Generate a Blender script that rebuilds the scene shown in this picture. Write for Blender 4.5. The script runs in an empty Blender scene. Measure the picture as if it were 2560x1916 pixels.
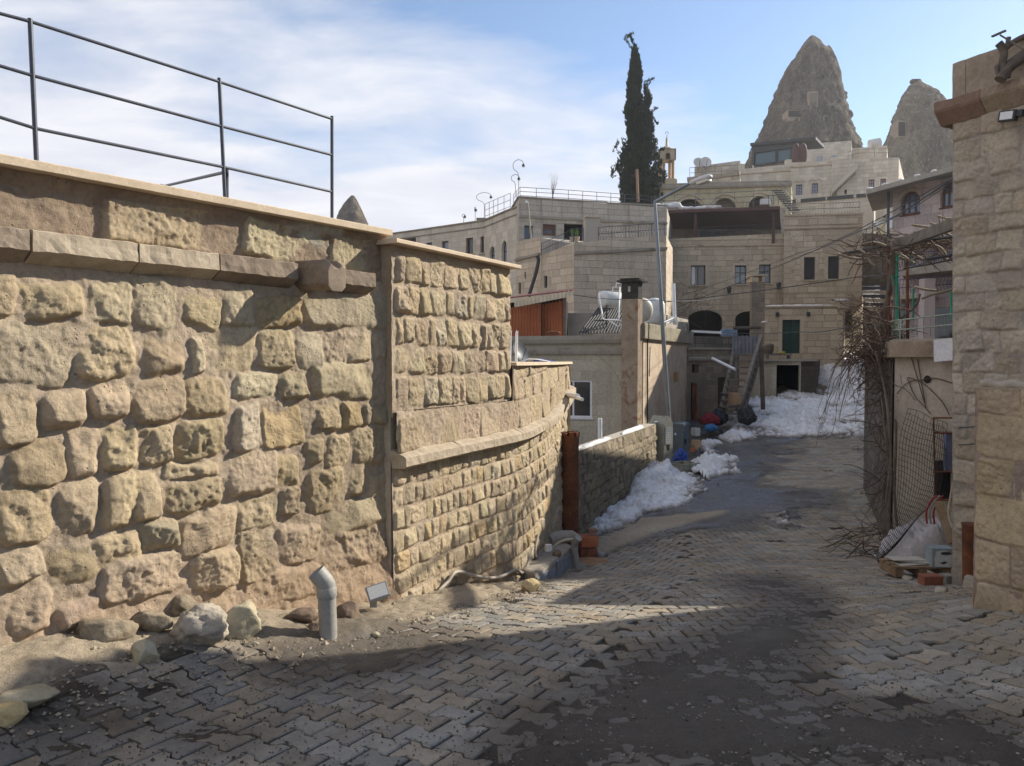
import bpy, bmesh, math, random
import numpy as np
from mathutils import Vector, Matrix, noise as mnoise
from mathutils.geometry import tessellate_polygon
R = math.radians
S = bpy.context.scene
COL = S.collection
rnd = random.Random(7)

# ---------------------------------------------------------------- camera model: a point of the photograph -> a ray of the place
F, CX, CY, HOR = 1971.0, 1280.0, 958.0, 899.0
PITCH = math.atan((CY - HOR) / F)
CPT, SPT = math.cos(PITCH), math.sin(PITCH)
def ray(x, y):
    a, b = (x - CX) / F, (CY - y) / F
    d = Vector((a, CPT + b * SPT, -SPT + b * CPT))
    return d / d.y
def P(x, y, Y): return ray(x, y) * Y
def zat(y, Y): return ray(CX, y).z * Y
def xat(x, Y, y=899): return ray(x, y).x * Y
def hit(x, y, p0, n):
    d = ray(x, y); return d * (Vector(p0).dot(n) / d.dot(n))
def lerp(a, b, t): return a + (b - a) * t
def sstep(a, b, x):
    t = np.clip((np.asarray(x, float) - a) / (b - a), 0, 1); return t * t * (3 - 2 * t)

# ---------------------------------------------------------------- terrain
PY = [-60, 0, 3, 5, 7, 8.5, 10, 13, 17.5, 21, 25, 28, 32, 36, 40, 50, 62, 80, 95, 110, 140, 300, 900]
PZ = [-1.2, -1.6, -1.6, -1.75, -2.0, -2.2, -2.3, -2.3, -2.25, -2.05, -1.75, -1.4, -.75, .1, 1.0, 3.4, 7.0, 12., 17., 22., 12., -3., -6.]
def zg(X, Y):
    X = np.asarray(X, float); Y = np.asarray(Y, float)
    z = np.interp(Y, PY, PZ)
    c = np.interp(Y, [0, 8, 17, 28, 36, 60, 110], [.5, 2, 5.5, 9, 13, 20, 46])
    z = z + np.clip(.09 * np.minimum(0, X - c), -.3, 0) * sstep(6.5, 8.5, Y) * (1 - sstep(19, 24, Y))
    # the bank of earth against the big wall, the ramp up to the right
    dw = (X + 2.53) * .821 - (Y - 3.9) * .571
    z = z + .22 * (1 - sstep(.0, 1.1, dw)) * (1 - sstep(4.2, 6.0, Y))
    z = z + .16 * np.clip(X - 2.3, 0, 3) * (1 - sstep(5.0, 7.0, Y))
    # the hillside falls away left of the lane
    w = sstep(-2, 7, X - (c - 12) * 1.0) * (Y < 45) + sstep(-14, 0, X - c) * (Y >= 45)
    low = np.where(Y > 24, -2.2, z)
    far = np.maximum(z, low)
    z = np.where(Y > 22, low + (far - low) * w, z)
    return z
def zgs(x, y): return float(zg(x, y))
def ground(x, y, it=60):
    d = ray(x, y); lo, hi = 1.0, 80.0
    prev = 1.0; Y = 1.0
    while Y < 80:
        if d.z * Y <= zgs(d.x * Y, Y): break
        prev = Y; Y *= 1.03
    lo, hi = prev, Y
    for _ in range(25):
        m = (lo + hi) / 2
        if d.z * m <= zgs(d.x * m, m): hi = m
        else: lo = m
    return d * hi

# ---------------------------------------------------------------- lattice noise on arrays
_rs = np.random.RandomState(11)
_LAT = _rs.rand(256, 256)
def vnoise(x, y, seed=0):
    x = np.asarray(x, float) + seed * 17.37; y = np.asarray(y, float) + seed * 9.71
    xi = np.floor(x).astype(int); yi = np.floor(y).astype(int)
    fx = x - xi; fy = y - yi
    fx = fx * fx * fx * (fx * (fx * 6 - 15) + 10); fy = fy * fy * fy * (fy * (fy * 6 - 15) + 10)
    L = _LAT
    a = L[xi & 255, yi & 255]; b = L[(xi + 1) & 255, yi & 255]; c = L[xi & 255, (yi + 1) & 255]; d = L[(xi + 1) & 255, (yi + 1) & 255]
    return (a + (b - a) * fx) * (1 - fy) + (c + (d - c) * fx) * fy
def fbm(x, y, octv=4, seed=0, gain=.5):
    s = 0; a = 1; t = 0
    for k in range(octv):
        s = s + a * (vnoise(np.asarray(x) * 2 ** k, np.asarray(y) * 2 ** k, seed + k * 3) * 2 - 1); t += a; a *= gain
    return s / t

# ---------------------------------------------------------------- objects
def tag(o, label=None, cat=None, group=None, kind=None):
    if label: o['label'] = label
    if cat: o['category'] = cat
    if group: o['group'] = group
    if kind: o['kind'] = kind
    return o
def thing(name, label, cat, loc=(0, 0, 0), group=None):
    o = bpy.data.objects.new(name, None); COL.objects.link(o)
    o.location = loc; o.empty_display_size = .2
    return tag(o, label, cat, group)
def org(o):
    v = Vector((0, 0, 0))
    while o is not None:
        v = v + o.location; o = o.parent
    return v
def link(name, me, mat, parent=None):
    o = bpy.data.objects.new(name, me); COL.objects.link(o)
    for m in (mat if isinstance(mat, (list, tuple)) else [mat]): me.materials.append(m)
    if parent is not None: o.parent = parent
    return o
def copy_tree(o, parent=None):
    c = o.copy(); COL.objects.link(c)
    if parent is not None: c.parent = parent
    for ch in [k for k in o.children]: copy_tree(ch, c)
    return c

class MB:
    """collects shapes in world coordinates and links them as one mesh"""
    def __init__(s): s.v = []; s.f = []; s.uv = []; s.sm = []; s.mi = []; s.cur = 0
    def add(s, vs, fs, uvs=None, smooth=False):
        b = len(s.v); s.v += [tuple(p) for p in vs]
        for k, f in enumerate(fs):
            s.f.append([b + i for i in f]); s.sm.append(smooth); s.mi.append(s.cur)
            if uvs: s.uv.append([uvs[i] for i in f])
            else: s.uv.append(None)
        return s
    def box(s, c, size, rz=0, rx=0, ry=0, M=None, taper=1.0):
        x, y, z = [q / 2 for q in size]
        m = M or (Matrix.Rotation(rz, 4, 'Z') @ Matrix.Rotation(ry, 4, 'Y') @ Matrix.Rotation(rx, 4, 'X'))
        vs = []
        for dz in (-1, 1):
            t = taper if dz > 0 else 1
            for dx, dy in ((-1, -1), (1, -1), (1, 1), (-1, 1)):
                vs.append(Vector(c) + m @ Vector((dx * x * t, dy * y * t, dz * z)))
        return s.add(vs, [(0, 3, 2, 1), (4, 5, 6, 7), (0, 1, 5, 4), (1, 2, 6, 5), (2, 3, 7, 6), (3, 0, 4, 7)])
    def beam(s, a, b, w, h=None, up=(0, 0, 1)):
        a, b = Vector(a), Vector(b); h = h or w
        d = (b - a); L = d.length; d.normalize()
        u = Vector(up)
        if abs(d.dot(u)) > .98: u = Vector((0, 1, 0))
        sx = d.cross(u).normalized(); sz = sx.cross(d)
        vs = []
        for q in (a, b):
            for i, j in ((-1, -1), (1, -1), (1, 1), (-1, 1)): vs.append(q + sx * (i * w / 2) + sz * (j * h / 2))
        return s.add(vs, [(0, 1, 2, 3), (7, 6, 5, 4), (0, 4, 5, 1), (1, 5, 6, 2), (2, 6, 7, 3), (3, 7, 4, 0)])
    def tube(s, pts, r, n=8, caps=True, smooth=True):
        pts = [Vector(p) for p in pts]; m = len(pts)
        rr = r if isinstance(r, (list, tuple)) else [r] * m
        vs = []; prev = None
        for i, p in enumerate(pts):
            d = (pts[min(i + 1, m - 1)] - pts[max(i - 1, 0)])
            if d.length < 1e-9: d = Vector((0, 0, 1))
            d.normalize()
            if prev is None:
                u = Vector((0, 0, 1)) if abs(d.z) < .9 else Vector((1, 0, 0))
                a = d.cross(u).normalized()
            else:
                a = prev - d * prev.dot(d)
                a = a.normalized() if a.length > 1e-6 else d.orthogonal().normalized()
            b = d.cross(a); prev = a
            for k in range(n):
                t = 2 * math.pi * k / n
                vs.append(p + (a * math.cos(t) + b * math.sin(t)) * rr[i])
        fs = []
        for i in range(m - 1):
            for k in range(n):
                k2 = (k + 1) % n
                fs.append((i * n + k, i * n + k2, (i + 1) * n + k2, (i + 1) * n + k))
        s.add(vs, fs, smooth=smooth)
        if caps and n > 2:
            s.add(vs[:n], [tuple(range(n))[::-1]]); s.add(vs[-n:], [tuple(range(n))])
        return s
    def lathe(s, c, prof, n=16, smooth=True):
        vs = []; c = Vector(c)
        for r, z in prof:
            for k in range(n):
                t = 2 * math.pi * k / n; vs.append(c + Vector((r * math.cos(t), r * math.sin(t), z)))
        fs = []
        for i in range(len(prof) - 1):
            for k in range(n):
                k2 = (k + 1) % n; fs.append((i * n + k, i * n + k2, (i + 1) * n + k2, (i + 1) * n + k))
        s.add(vs, fs, smooth=smooth)
        s.add(vs[:n], [tuple(range(n))[::-1]]); s.add(vs[-n:], [tuple(range(n))])
        return s
    def prism(s, poly, z0, z1):
        n = len(poly); z0s = z0 if isinstance(z0, (list, tuple)) else [z0] * n; z1s = z1 if isinstance(z1, (list, tuple)) else [z1] * n
        vs = [(p[0], p[1], z0s[i]) for i, p in enumerate(poly)] + [(p[0], p[1], z1s[i]) for i, p in enumerate(poly)]
        area = sum(poly[i][0] * poly[(i + 1) % n][1] - poly[(i + 1) % n][0] * poly[i][1] for i in range(n))
        fs = [tuple(range(n))[::-1], tuple(range(n, 2 * n))] + [(i, (i + 1) % n, n + (i + 1) % n, n + i) for i in range(n)]
        if area < 0: fs = [f[::-1] for f in fs]
        return s.add(vs, fs)
    def build(s, name, mat, parent=None, bevel=0, jitter=0, smooth_all=False, segs=2):
        me = bpy.data.meshes.new(name)
        o0 = org(parent)
        vs = [(p[0] - o0.x, p[1] - o0.y, p[2] - o0.z) for p in s.v]
        me.from_pydata(vs, [], s.f)
        me.polygons.foreach_set('use_smooth', [bool(q or smooth_all) for q in s.sm])
        if any(s.mi): me.polygons.foreach_set('material_index', s.mi)
        if any(u is not None for u in s.uv):
            ul = me.uv_layers.new(name='UVMap'); k = 0
            flat = []
            for f, u in zip(s.f, s.uv):
                for i in range(len(f)): flat += list(u[i]) if u is not None else [0, 0]
            ul.data.foreach_set('uv', flat)
        me.update()
        if bevel:
            bm = bmesh.new(); bm.from_mesh(me)
            bmesh.ops.remove_doubles(bm, verts=bm.verts, dist=1e-5)
            es = [e for e in bm.edges if len(e.link_faces) == 2 and e.calc_face_angle(0) > .5]
            bmesh.ops.bevel(bm, geom=es, offset=bevel, segments=segs, affect='EDGES', profile=.6, clamp_overlap=True)
            bm.to_mesh(me); bm.free()
        return link(name, me, mat, parent)

def grid_mesh(name, XYZ, mat, parent=None, keep=None, cols=None, smooth=True, flip=False):
    """XYZ: (n,m,3) array -> quad mesh; keep: (n-1,m-1) bool; cols: dict name->(n,m,4)"""
    n, m = XYZ.shape[:2]
    o0 = org(parent)
    V = XYZ.reshape(-1, 3) - np.array([o0.x, o0.y, o0.z])
    idx = np.arange(n * m).reshape(n, m)
    q = np.stack([idx[:-1, :-1], idx[1:, :-1], idx[1:, 1:], idx[:-1, 1:]], -1)
    if flip: q = q[..., ::-1]
    q = q.reshape(-1, 4)
    if keep is not None: q = q[keep.reshape(-1)]
    used = np.unique(q); remap = np.full(n * m, -1); remap[used] = np.arange(len(used))
    V = V[used]; q = remap[q]
    me = bpy.data.meshes.new(name)
    me.vertices.add(len(V)); me.vertices.foreach_set('co', V.astype(np.float32).ravel())
    me.loops.add(q.size); me.loops.foreach_set('vertex_index', q.astype(np.int32).ravel())
    me.polygons.add(len(q)); me.polygons.foreach_set('loop_start', np.arange(0, q.size, 4, dtype=np.int32))
    me.polygons.foreach_set('use_smooth', np.full(len(q), smooth))
    if cols:
        for k, c in cols.items():
            at = me.color_attributes.new(k, 'FLOAT_COLOR', 'POINT')
            at.data.foreach_set('color', c.reshape(-1, 4)[used].astype(np.float32).ravel())
    me.update(calc_edges=True); me.validate()
    return link(name, me, mat, parent)

# ---------------------------------------------------------------- materials
def newmat(name):
    m = bpy.data.materials.new(name); m.use_nodes = True
    nt = m.node_tree; b = nt.nodes['Principled BSDF']
    return m, nt, b
def nd(nt, t, **kw):
    n = nt.nodes.new(t)
    for k, v in kw.items(): setattr(n, k, v)
    return n
def ramp(nt, fac, stops):
    r = nd(nt, 'ShaderNodeValToRGB'); e = r.color_ramp.elements
    while len(e) < len(stops): e.new(.5)
    for i, (p, c) in enumerate(stops):
        e[i].position = p; e[i].color = (*c, 1) if len(c) == 3 else c
    nt.links.new(fac, r.inputs[0]); return r.outputs[0]
def mixc(nt, fac, a, b, mode='MIX'):
    m = nd(nt, 'ShaderNodeMix', data_type='RGBA', blend_type=mode)
    for sck, v in ((m.inputs[0], fac), (m.inputs[6], a), (m.inputs[7], b)):
        if isinstance(v, (int, float)): sck.default_value = v
        elif isinstance(v, tuple): sck.default_value = (*v, 1) if len(v) == 3 else v
        else: nt.links.new(v, sck)
    return m.outputs[2]
def mth(nt, op, a, b=0.0, c=None):
    m = nd(nt, 'ShaderNodeMath', operation=op)
    for sck, v in zip(m.inputs, (a, b, c)):
        if v is None: continue
        if isinstance(v, (int, float)): sck.default_value = v
        else: nt.links.new(v, sck)
    return m.outputs[0]
def noise(nt, scale, detail=4, vec=None, rough=.55, dist=0):
    n = nd(nt, 'ShaderNodeTexNoise'); n.inputs['Scale'].default_value = scale; n.inputs['Detail'].default_value = detail
    n.inputs['Roughness'].default_value = rough; n.inputs['Distortion'].default_value = dist
    if vec is not None: nt.links.new(vec, n.inputs['Vector'])
    return n.outputs[0]
def objco(nt, world=False):
    if world: return nd(nt, 'ShaderNodeNewGeometry').outputs['Position']
    return nd(nt, 'ShaderNodeTexCoord').outputs['Object']
def bump(nt, b, h, strength=.5, dist=.01, prev=None):
    n = nd(nt, 'ShaderNodeBump'); n.inputs['Strength'].default_value = strength; n.inputs['Distance'].default_value = dist
    nt.links.new(h, n.inputs['Height'])
    if prev is not None: nt.links.new(prev, n.inputs['Normal'])
    nt.links.new(n.outputs[0], b.inputs['Normal']); return n.outputs[0]
def mat(name, c1, c2=None, scale=6, rough=.8, bmp=.4, bd=.01, c3=None, metallic=0, spec=.3, stain=None, s2=None, detail=6):
    """a mottled surface: two or three colours on noise, a fine bump, optional blotchy stains"""
    m, nt, b = newmat(name); co = objco(nt)
    n1 = noise(nt, scale, detail, co, .6, .3)
    stops = [(.32, c1), (.68, c2 or tuple(min(1, q * 1.25) for q in c1))]
    if c3: stops = [(.28, c1), (.5, c2), (.72, c3)]
    c = ramp(nt, n1, stops)
    fine = noise(nt, s2 or scale * 9, 5, co, .65)
    c = mixc(nt, .55, c, ramp(nt, fine, [(.25, (.62, .62, .62)), (.75, (1.25, 1.25, 1.25))]), 'MULTIPLY')
    if stain:
        st = noise(nt, stain[1], 5, co, .65, .6)
        c = mixc(nt, ramp(nt, st, [(stain[2], (0, 0, 0)), (min(1, stain[2] + .14), (1, 1, 1))]), c, stain[0])
    nt.links.new(c, b.inputs['Base Color'])
    b.inputs['Roughness'].default_value = rough; b.inputs['Metallic'].default_value = metallic
    b.inputs['Specular IOR Level'].default_value = spec
    if bmp:
        h = mth(nt, 'ADD', mth(nt, 'MULTIPLY', n1, .6), mth(nt, 'MULTIPLY', fine, .5))
        bump(nt, b, h, bmp, bd)
    return m
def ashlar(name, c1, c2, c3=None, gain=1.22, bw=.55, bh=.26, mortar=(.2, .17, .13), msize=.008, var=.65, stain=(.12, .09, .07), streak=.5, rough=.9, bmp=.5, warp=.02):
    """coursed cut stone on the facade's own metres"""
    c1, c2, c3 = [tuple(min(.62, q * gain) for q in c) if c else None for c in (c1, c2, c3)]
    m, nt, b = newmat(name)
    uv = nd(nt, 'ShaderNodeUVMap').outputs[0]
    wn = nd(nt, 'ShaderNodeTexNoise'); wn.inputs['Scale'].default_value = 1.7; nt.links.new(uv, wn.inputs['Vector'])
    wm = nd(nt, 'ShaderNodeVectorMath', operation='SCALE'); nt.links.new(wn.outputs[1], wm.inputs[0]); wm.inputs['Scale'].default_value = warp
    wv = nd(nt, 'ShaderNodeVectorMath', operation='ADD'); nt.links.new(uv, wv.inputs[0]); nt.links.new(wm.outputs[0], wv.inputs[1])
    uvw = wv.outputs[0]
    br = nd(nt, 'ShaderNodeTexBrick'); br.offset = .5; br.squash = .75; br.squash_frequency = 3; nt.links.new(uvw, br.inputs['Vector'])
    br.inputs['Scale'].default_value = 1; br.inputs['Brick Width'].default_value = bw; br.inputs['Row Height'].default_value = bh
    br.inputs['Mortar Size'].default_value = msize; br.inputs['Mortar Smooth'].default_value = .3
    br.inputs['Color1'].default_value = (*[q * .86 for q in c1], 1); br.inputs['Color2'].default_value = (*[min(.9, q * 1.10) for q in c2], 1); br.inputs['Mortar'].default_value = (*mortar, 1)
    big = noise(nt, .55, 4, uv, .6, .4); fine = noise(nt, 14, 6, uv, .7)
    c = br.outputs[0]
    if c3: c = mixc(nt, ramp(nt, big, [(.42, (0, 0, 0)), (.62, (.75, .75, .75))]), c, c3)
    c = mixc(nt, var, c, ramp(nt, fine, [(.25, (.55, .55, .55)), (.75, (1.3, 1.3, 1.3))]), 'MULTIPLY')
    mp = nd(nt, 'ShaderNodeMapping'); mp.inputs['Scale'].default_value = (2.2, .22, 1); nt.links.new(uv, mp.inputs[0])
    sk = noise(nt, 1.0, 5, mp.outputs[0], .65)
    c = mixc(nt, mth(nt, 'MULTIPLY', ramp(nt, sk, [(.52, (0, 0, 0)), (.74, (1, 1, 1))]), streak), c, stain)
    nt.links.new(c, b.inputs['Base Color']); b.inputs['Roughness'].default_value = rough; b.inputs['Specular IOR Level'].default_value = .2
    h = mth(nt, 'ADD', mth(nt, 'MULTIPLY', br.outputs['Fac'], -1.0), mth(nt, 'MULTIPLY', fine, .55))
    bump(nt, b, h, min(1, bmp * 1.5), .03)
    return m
# ---------------------------------------------------------------- camera, sky, sun
cam = bpy.data.cameras.new('camera'); cam.sensor_width = 36; cam.lens = 36 * F / 2560; cam.clip_start = .05; cam.clip_end = 3000
camo = bpy.data.objects.new('camera', cam); COL.objects.link(camo); camo.rotation_euler = (R(90) - PITCH, 0, 0); S.camera = camo
SUN_AZ, SUN_EL = R(63), R(30)          # azimuth clockwise from the view direction (+Y)
sdir = Vector((math.sin(SUN_AZ) * math.cos(SUN_EL), math.cos(SUN_AZ) * math.cos(SUN_EL), math.sin(SUN_EL)))
sl = bpy.data.lights.new('sun', 'SUN'); sl.energy = 5.0; sl.angle = R(.53); sl.color = (1, .93, .80)
slo = bpy.data.objects.new('sun', sl); COL.objects.link(slo); slo.rotation_euler = (-sdir).to_track_quat('-Z', 'Y').to_euler(); slo.location = (8, 6, 12)
W = bpy.data.worlds.new('World'); S.world = W; W.use_nodes = True
wt = W.node_tree; bg = wt.nodes['Background']; bg.inputs[1].default_value = .122
sky = nd(wt, 'ShaderNodeTexSky', sky_type='NISHITA'); sky.sun_disc = False; sky.sun_elevation = SUN_EL; sky.sun_rotation = SUN_AZ; sky.altitude = 1100; sky.air_density = 1.0; sky.dust_density = .6; sky.ozone_density = 1.6
tc = nd(wt, 'ShaderNodeTexCoord'); sx = nd(wt, 'ShaderNodeSeparateXYZ'); wt.links.new(tc.outputs['Generated'], sx.inputs[0])
zz = mth(wt, 'ADD', mth(wt, 'MAXIMUM', sx.outputs[2], 0.0), .16)
cb = nd(wt, 'ShaderNodeCombineXYZ'); wt.links.new(mth(wt, 'DIVIDE', sx.outputs[0], zz), cb.inputs[0]); wt.links.new(mth(wt, 'DIVIDE', sx.outputs[1], zz), cb.inputs[1])
mpw = nd(wt, 'ShaderNodeMapping'); mpw.inputs['Rotation'].default_value = (0, 0, R(-24)); mpw.inputs['Scale'].default_value = (.75, 1.25, 1); mpw.inputs['Location'].default_value = (.35, .2, 0); wt.links.new(cb.outputs[0], mpw.inputs[0])
cn = noise(wt, .85, 6, mpw.outputs[0], .52, .5)
cn2 = noise(wt, 3.0, 6, mpw.outputs[0], .58, .4)
# cloud bank: heavier low down and towards the left of the lane
az = mth(wt, 'DIVIDE', sx.outputs[0], mth(wt, 'MAXIMUM', sx.outputs[1], .05))
left = nd(wt, 'ShaderNodeMapRange'); wt.links.new(az, left.inputs[0]); left.inputs[1].default_value = .15; left.inputs[2].default_value = -.55; left.inputs[3].default_value = 0; left.inputs[4].default_value = .20
low = nd(wt, 'ShaderNodeMapRange'); wt.links.new(sx.outputs[2], low.inputs[0]); low.inputs[1].default_value = .27; low.inputs[2].default_value = .12; low.inputs[3].default_value = 0; low.inputs[4].default_value = .24
right = nd(wt, 'ShaderNodeMapRange'); wt.links.new(az, right.inputs[0]); right.inputs[1].default_value = .16; right.inputs[2].default_value = .45; right.inputs[3].default_value = 0; right.inputs[4].default_value = -.14
dens = mth(wt, 'ADD', mth(wt, 'ADD', mth(wt, 'ADD', mth(wt, 'MULTIPLY', cn, .75), mth(wt, 'MULTIPLY', cn2, .25)), left.outputs[0]), mth(wt, 'ADD', low.outputs[0], right.outputs[0]))
cl = ramp(wt, dens, [(.47, (0, 0, 0)), (.56, (.45, .45, .45)), (.67, (.97, .97, .97))])
ccol = ramp(wt, cn2, [(.3, (4.0, 4.15, 4.7)), (.7, (5.3, 5.3, 5.5))])
sk2 = mixc(wt, .0, sky.outputs[0], (3.0, 3.7, 4.8))
wt.links.new(mixc(wt, cl, sk2, ccol), bg.inputs[0])
S.view_settings.view_transform = 'Standard'; S.view_settings.look = 'None'; S.view_settings.gamma = 1; S.view_settings.exposure = .64
S.cycles.max_bounces = 6; S.cycles.diffuse_bounces = 3; S.cycles.use_denoising = True

# ---------------------------------------------------------------- masonry
def masonry_mat(name, soft=.5, bd=.008):
    m, nt, b = newmat(name); co = objco(nt)
    at = nd(nt, 'ShaderNodeAttribute'); at.attribute_name = 'Col'
    n1 = noise(nt, 5, 6, co, .65, .4); n2 = noise(nt, 34, 8, co, .75); n3 = noise(nt, 150, 4, co, .75)
    c = mixc(nt, .55, at.outputs[0], ramp(nt, n1, [(.3, (.70, .68, .66)), (.7, (1.22, 1.2, 1.12))]), 'MULTIPLY')
    c = mixc(nt, .7, c, ramp(nt, n2, [(.28, (.55, .52, .48)), (.5, (1, 1, 1)), (.75, (1.28, 1.27, 1.25))]), 'MULTIPLY')
    vo = nd(nt, 'ShaderNodeTexVoronoi'); vo.inputs['Scale'].default_value = 26; nt.links.new(co, vo.inputs['Vector'])
    pit = ramp(nt, vo.outputs['Distance'], [(.06, (1, 1, 1)), (.2, (0, 0, 0))])
    pm = mth(nt, 'MULTIPLY', pit, ramp(nt, n1, [(.5, (0, 0, 0)), (.64, (1, 1, 1))]))
    c = mixc(nt, mth(nt, 'MULTIPLY', pm, .55), c, (.10, .08, .06))
    nt.links.new(c, b.inputs['Base Color']); b.inputs['Roughness'].default_value = .92; b.inputs['Specular IOR Level'].default_value = .15
    h = mth(nt, 'ADD', mth(nt, 'MULTIPLY', n2, .8), mth(nt, 'MULTIPLY', n3, .35))
    h = mth(nt, 'ADD', h, mth(nt, 'MULTIPLY', pm, -.6))
    bump(nt, b, h, soft, bd)
    return m
M_MAS = masonry_mat('rough masonry', 1.0, .016)
PAL = {'b': (.445, .36, .245), 't': (.42, .325, .215), 'g': (.42, .365, .265), 'w': (.48, .42, .33), 'o': (.45, .325, .165), 'v': (.385, .34, .235), 'p': (.43, .325, .245), 'd': (.31, .25, .185), 's': (.415, .33, .24)}
MORT = (.435, .35, .265)

PAL = {k: tuple(lerp(m_, q, .5) for q, m_ in zip(v, (.44, .36, .255))) for k, v in PAL.items()}
def stonefield(s, z, stones, mort=MORT, seed=0, warp=.02, depth=.06, rough=.016, base_noise=.014, base=.010):
    """height and colour of a mortared stone face over the arrays s, z (metres). stones: (s0, z0, s1, z1, colour key, pillow 0..1)"""
    ws = s + warp * (fbm(s * 5, z * 5, 4, seed + 1, .6) * 1.5 + .8 * fbm(s * 1.7, z * 1.7, 2, seed + 2)); wz = z + warp * (fbm(s * 5, z * 5, 4, seed + 5, .6) * 1.5 + .8 * fbm(s * 1.7, z * 1.7, 2, seed + 6))
    H = base + base_noise * (fbm(s * 6, z * 6, 4, seed + 9) + .5 * fbm(s * 22, z * 22, 3, seed + 10))
    C = np.empty(s.shape + (4,)); C[..., :3] = mort; C[..., 3] = 1
    C[..., :3] *= (1 + .14 * fbm(s * 2.2, z * 2.2, 4, seed + 13))[..., None]
    rg = fbm(s * 11, z * 11, 5, seed + 21, .6); rf = fbm(s * 34, z * 34, 3, seed + 25, .6); rd = 1 - 2 * np.abs(fbm(s * 9, z * 9, 4, seed + 31, .6)); pt = fbm(s * 46, z * 46, 3, seed + 37, .7)
    T = np.zeros(s.shape)
    for k, (s0, z0, s1, z1, key, pil) in enumerate(stones):
        rr = random.Random(seed * 991 + k)
        w, h = s1 - s0, z1 - z0; pad = .06
        near = (ws > s0 - pad) & (ws < s1 + pad) & (wz > z0 - pad) & (wz < z1 + pad)
        ii = np.nonzero(near)
        if len(ii[0]) == 0: continue
        a, bb = ws[ii], wz[ii]
        cr = min(w, h) * (.10 + .24 * pil)
        sk = rr.uniform(-.16, .16); tp = rr.uniform(-.22, .22) / h
        px = a - (s0 + s1) / 2 - sk * (bb - (z0 + z1) / 2); pz = bb - (z0 + z1) / 2 - rr.uniform(-.08, .08) * px
        qx = np.abs(px) - w / 2 * (1 + tp * pz * .5) + cr; qz = np.abs(pz) - h / 2 + cr
        d = np.hypot(np.maximum(qx, 0), np.maximum(qz, 0)) + np.minimum(np.maximum(qx, qz), 0) - cr
        bw = (.014 + .062 * pil) * (.6 + .8 * rr.random()); bw = min(bw, min(w, h) * .45)
        t = np.clip(-d / bw, 0, 1); prof = 1 - (1 - t) ** 2.1
        dep = depth * rr.uniform(.65, 1.2) * (.5 + .85 * pil)
        sty = rr.random(); sa_ = rr.uniform(-.5, .5); am = rr.uniform(.5, 1.5)
        if sty < .30: tex = .45 * rough * rg[ii] + .0013 * np.sin((bb + sa_ * a) * 250 + 3 * rg[ii]) * rr.choice((0, 1)) + .003 * rf[ii]
        elif sty < .62: tex = rough * am * (.8 * rg[ii] - .7 * np.clip(pt[ii] - .12, 0, 1)) + .008 * rf[ii]
        else: tex = rough * am * (.9 * rg[ii] + .35 * np.minimum(rd[ii] - .62, 0) + .2 * rd[ii]) + .007 * rf[ii]
        pk_ = [dep * rr.uniform(.80, 1.0) + px * rr.gauss(0, .20) * (.5 + pil) + pz * rr.gauss(-.06, .20) * (.5 + pil) for _ in range(3)]
        hew = np.minimum(np.minimum(pk_[0], pk_[1]), pk_[2]); q_ = dep * prof
        hh = np.minimum(q_, np.maximum(hew, .25 * dep * prof)) * .75 + q_ * .25 + t * tex + t * (px * rr.uniform(-.10, .10) + pz * rr.uniform(-.14, .05))
        m = hh > H[ii] - .002
        jj = (ii[0][m], ii[1][m]); hm = hh[m]; tm = t[m]
        H[jj] = np.maximum(H[jj], hm)
        f = np.clip(tm * 3.5, 0, 1)[:, None]
        c = np.array(PAL[key]) * rr.uniform(.86, 1.13) * np.array([1, rr.uniform(.98, 1.015), rr.uniform(.94, 1.04)])
        C[jj[0], jj[1], :3] = C[jj[0], jj[1], :3] * (1 - f) + c * f
        T[jj] = np.maximum(T[jj], tm)
    return H, C

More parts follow.
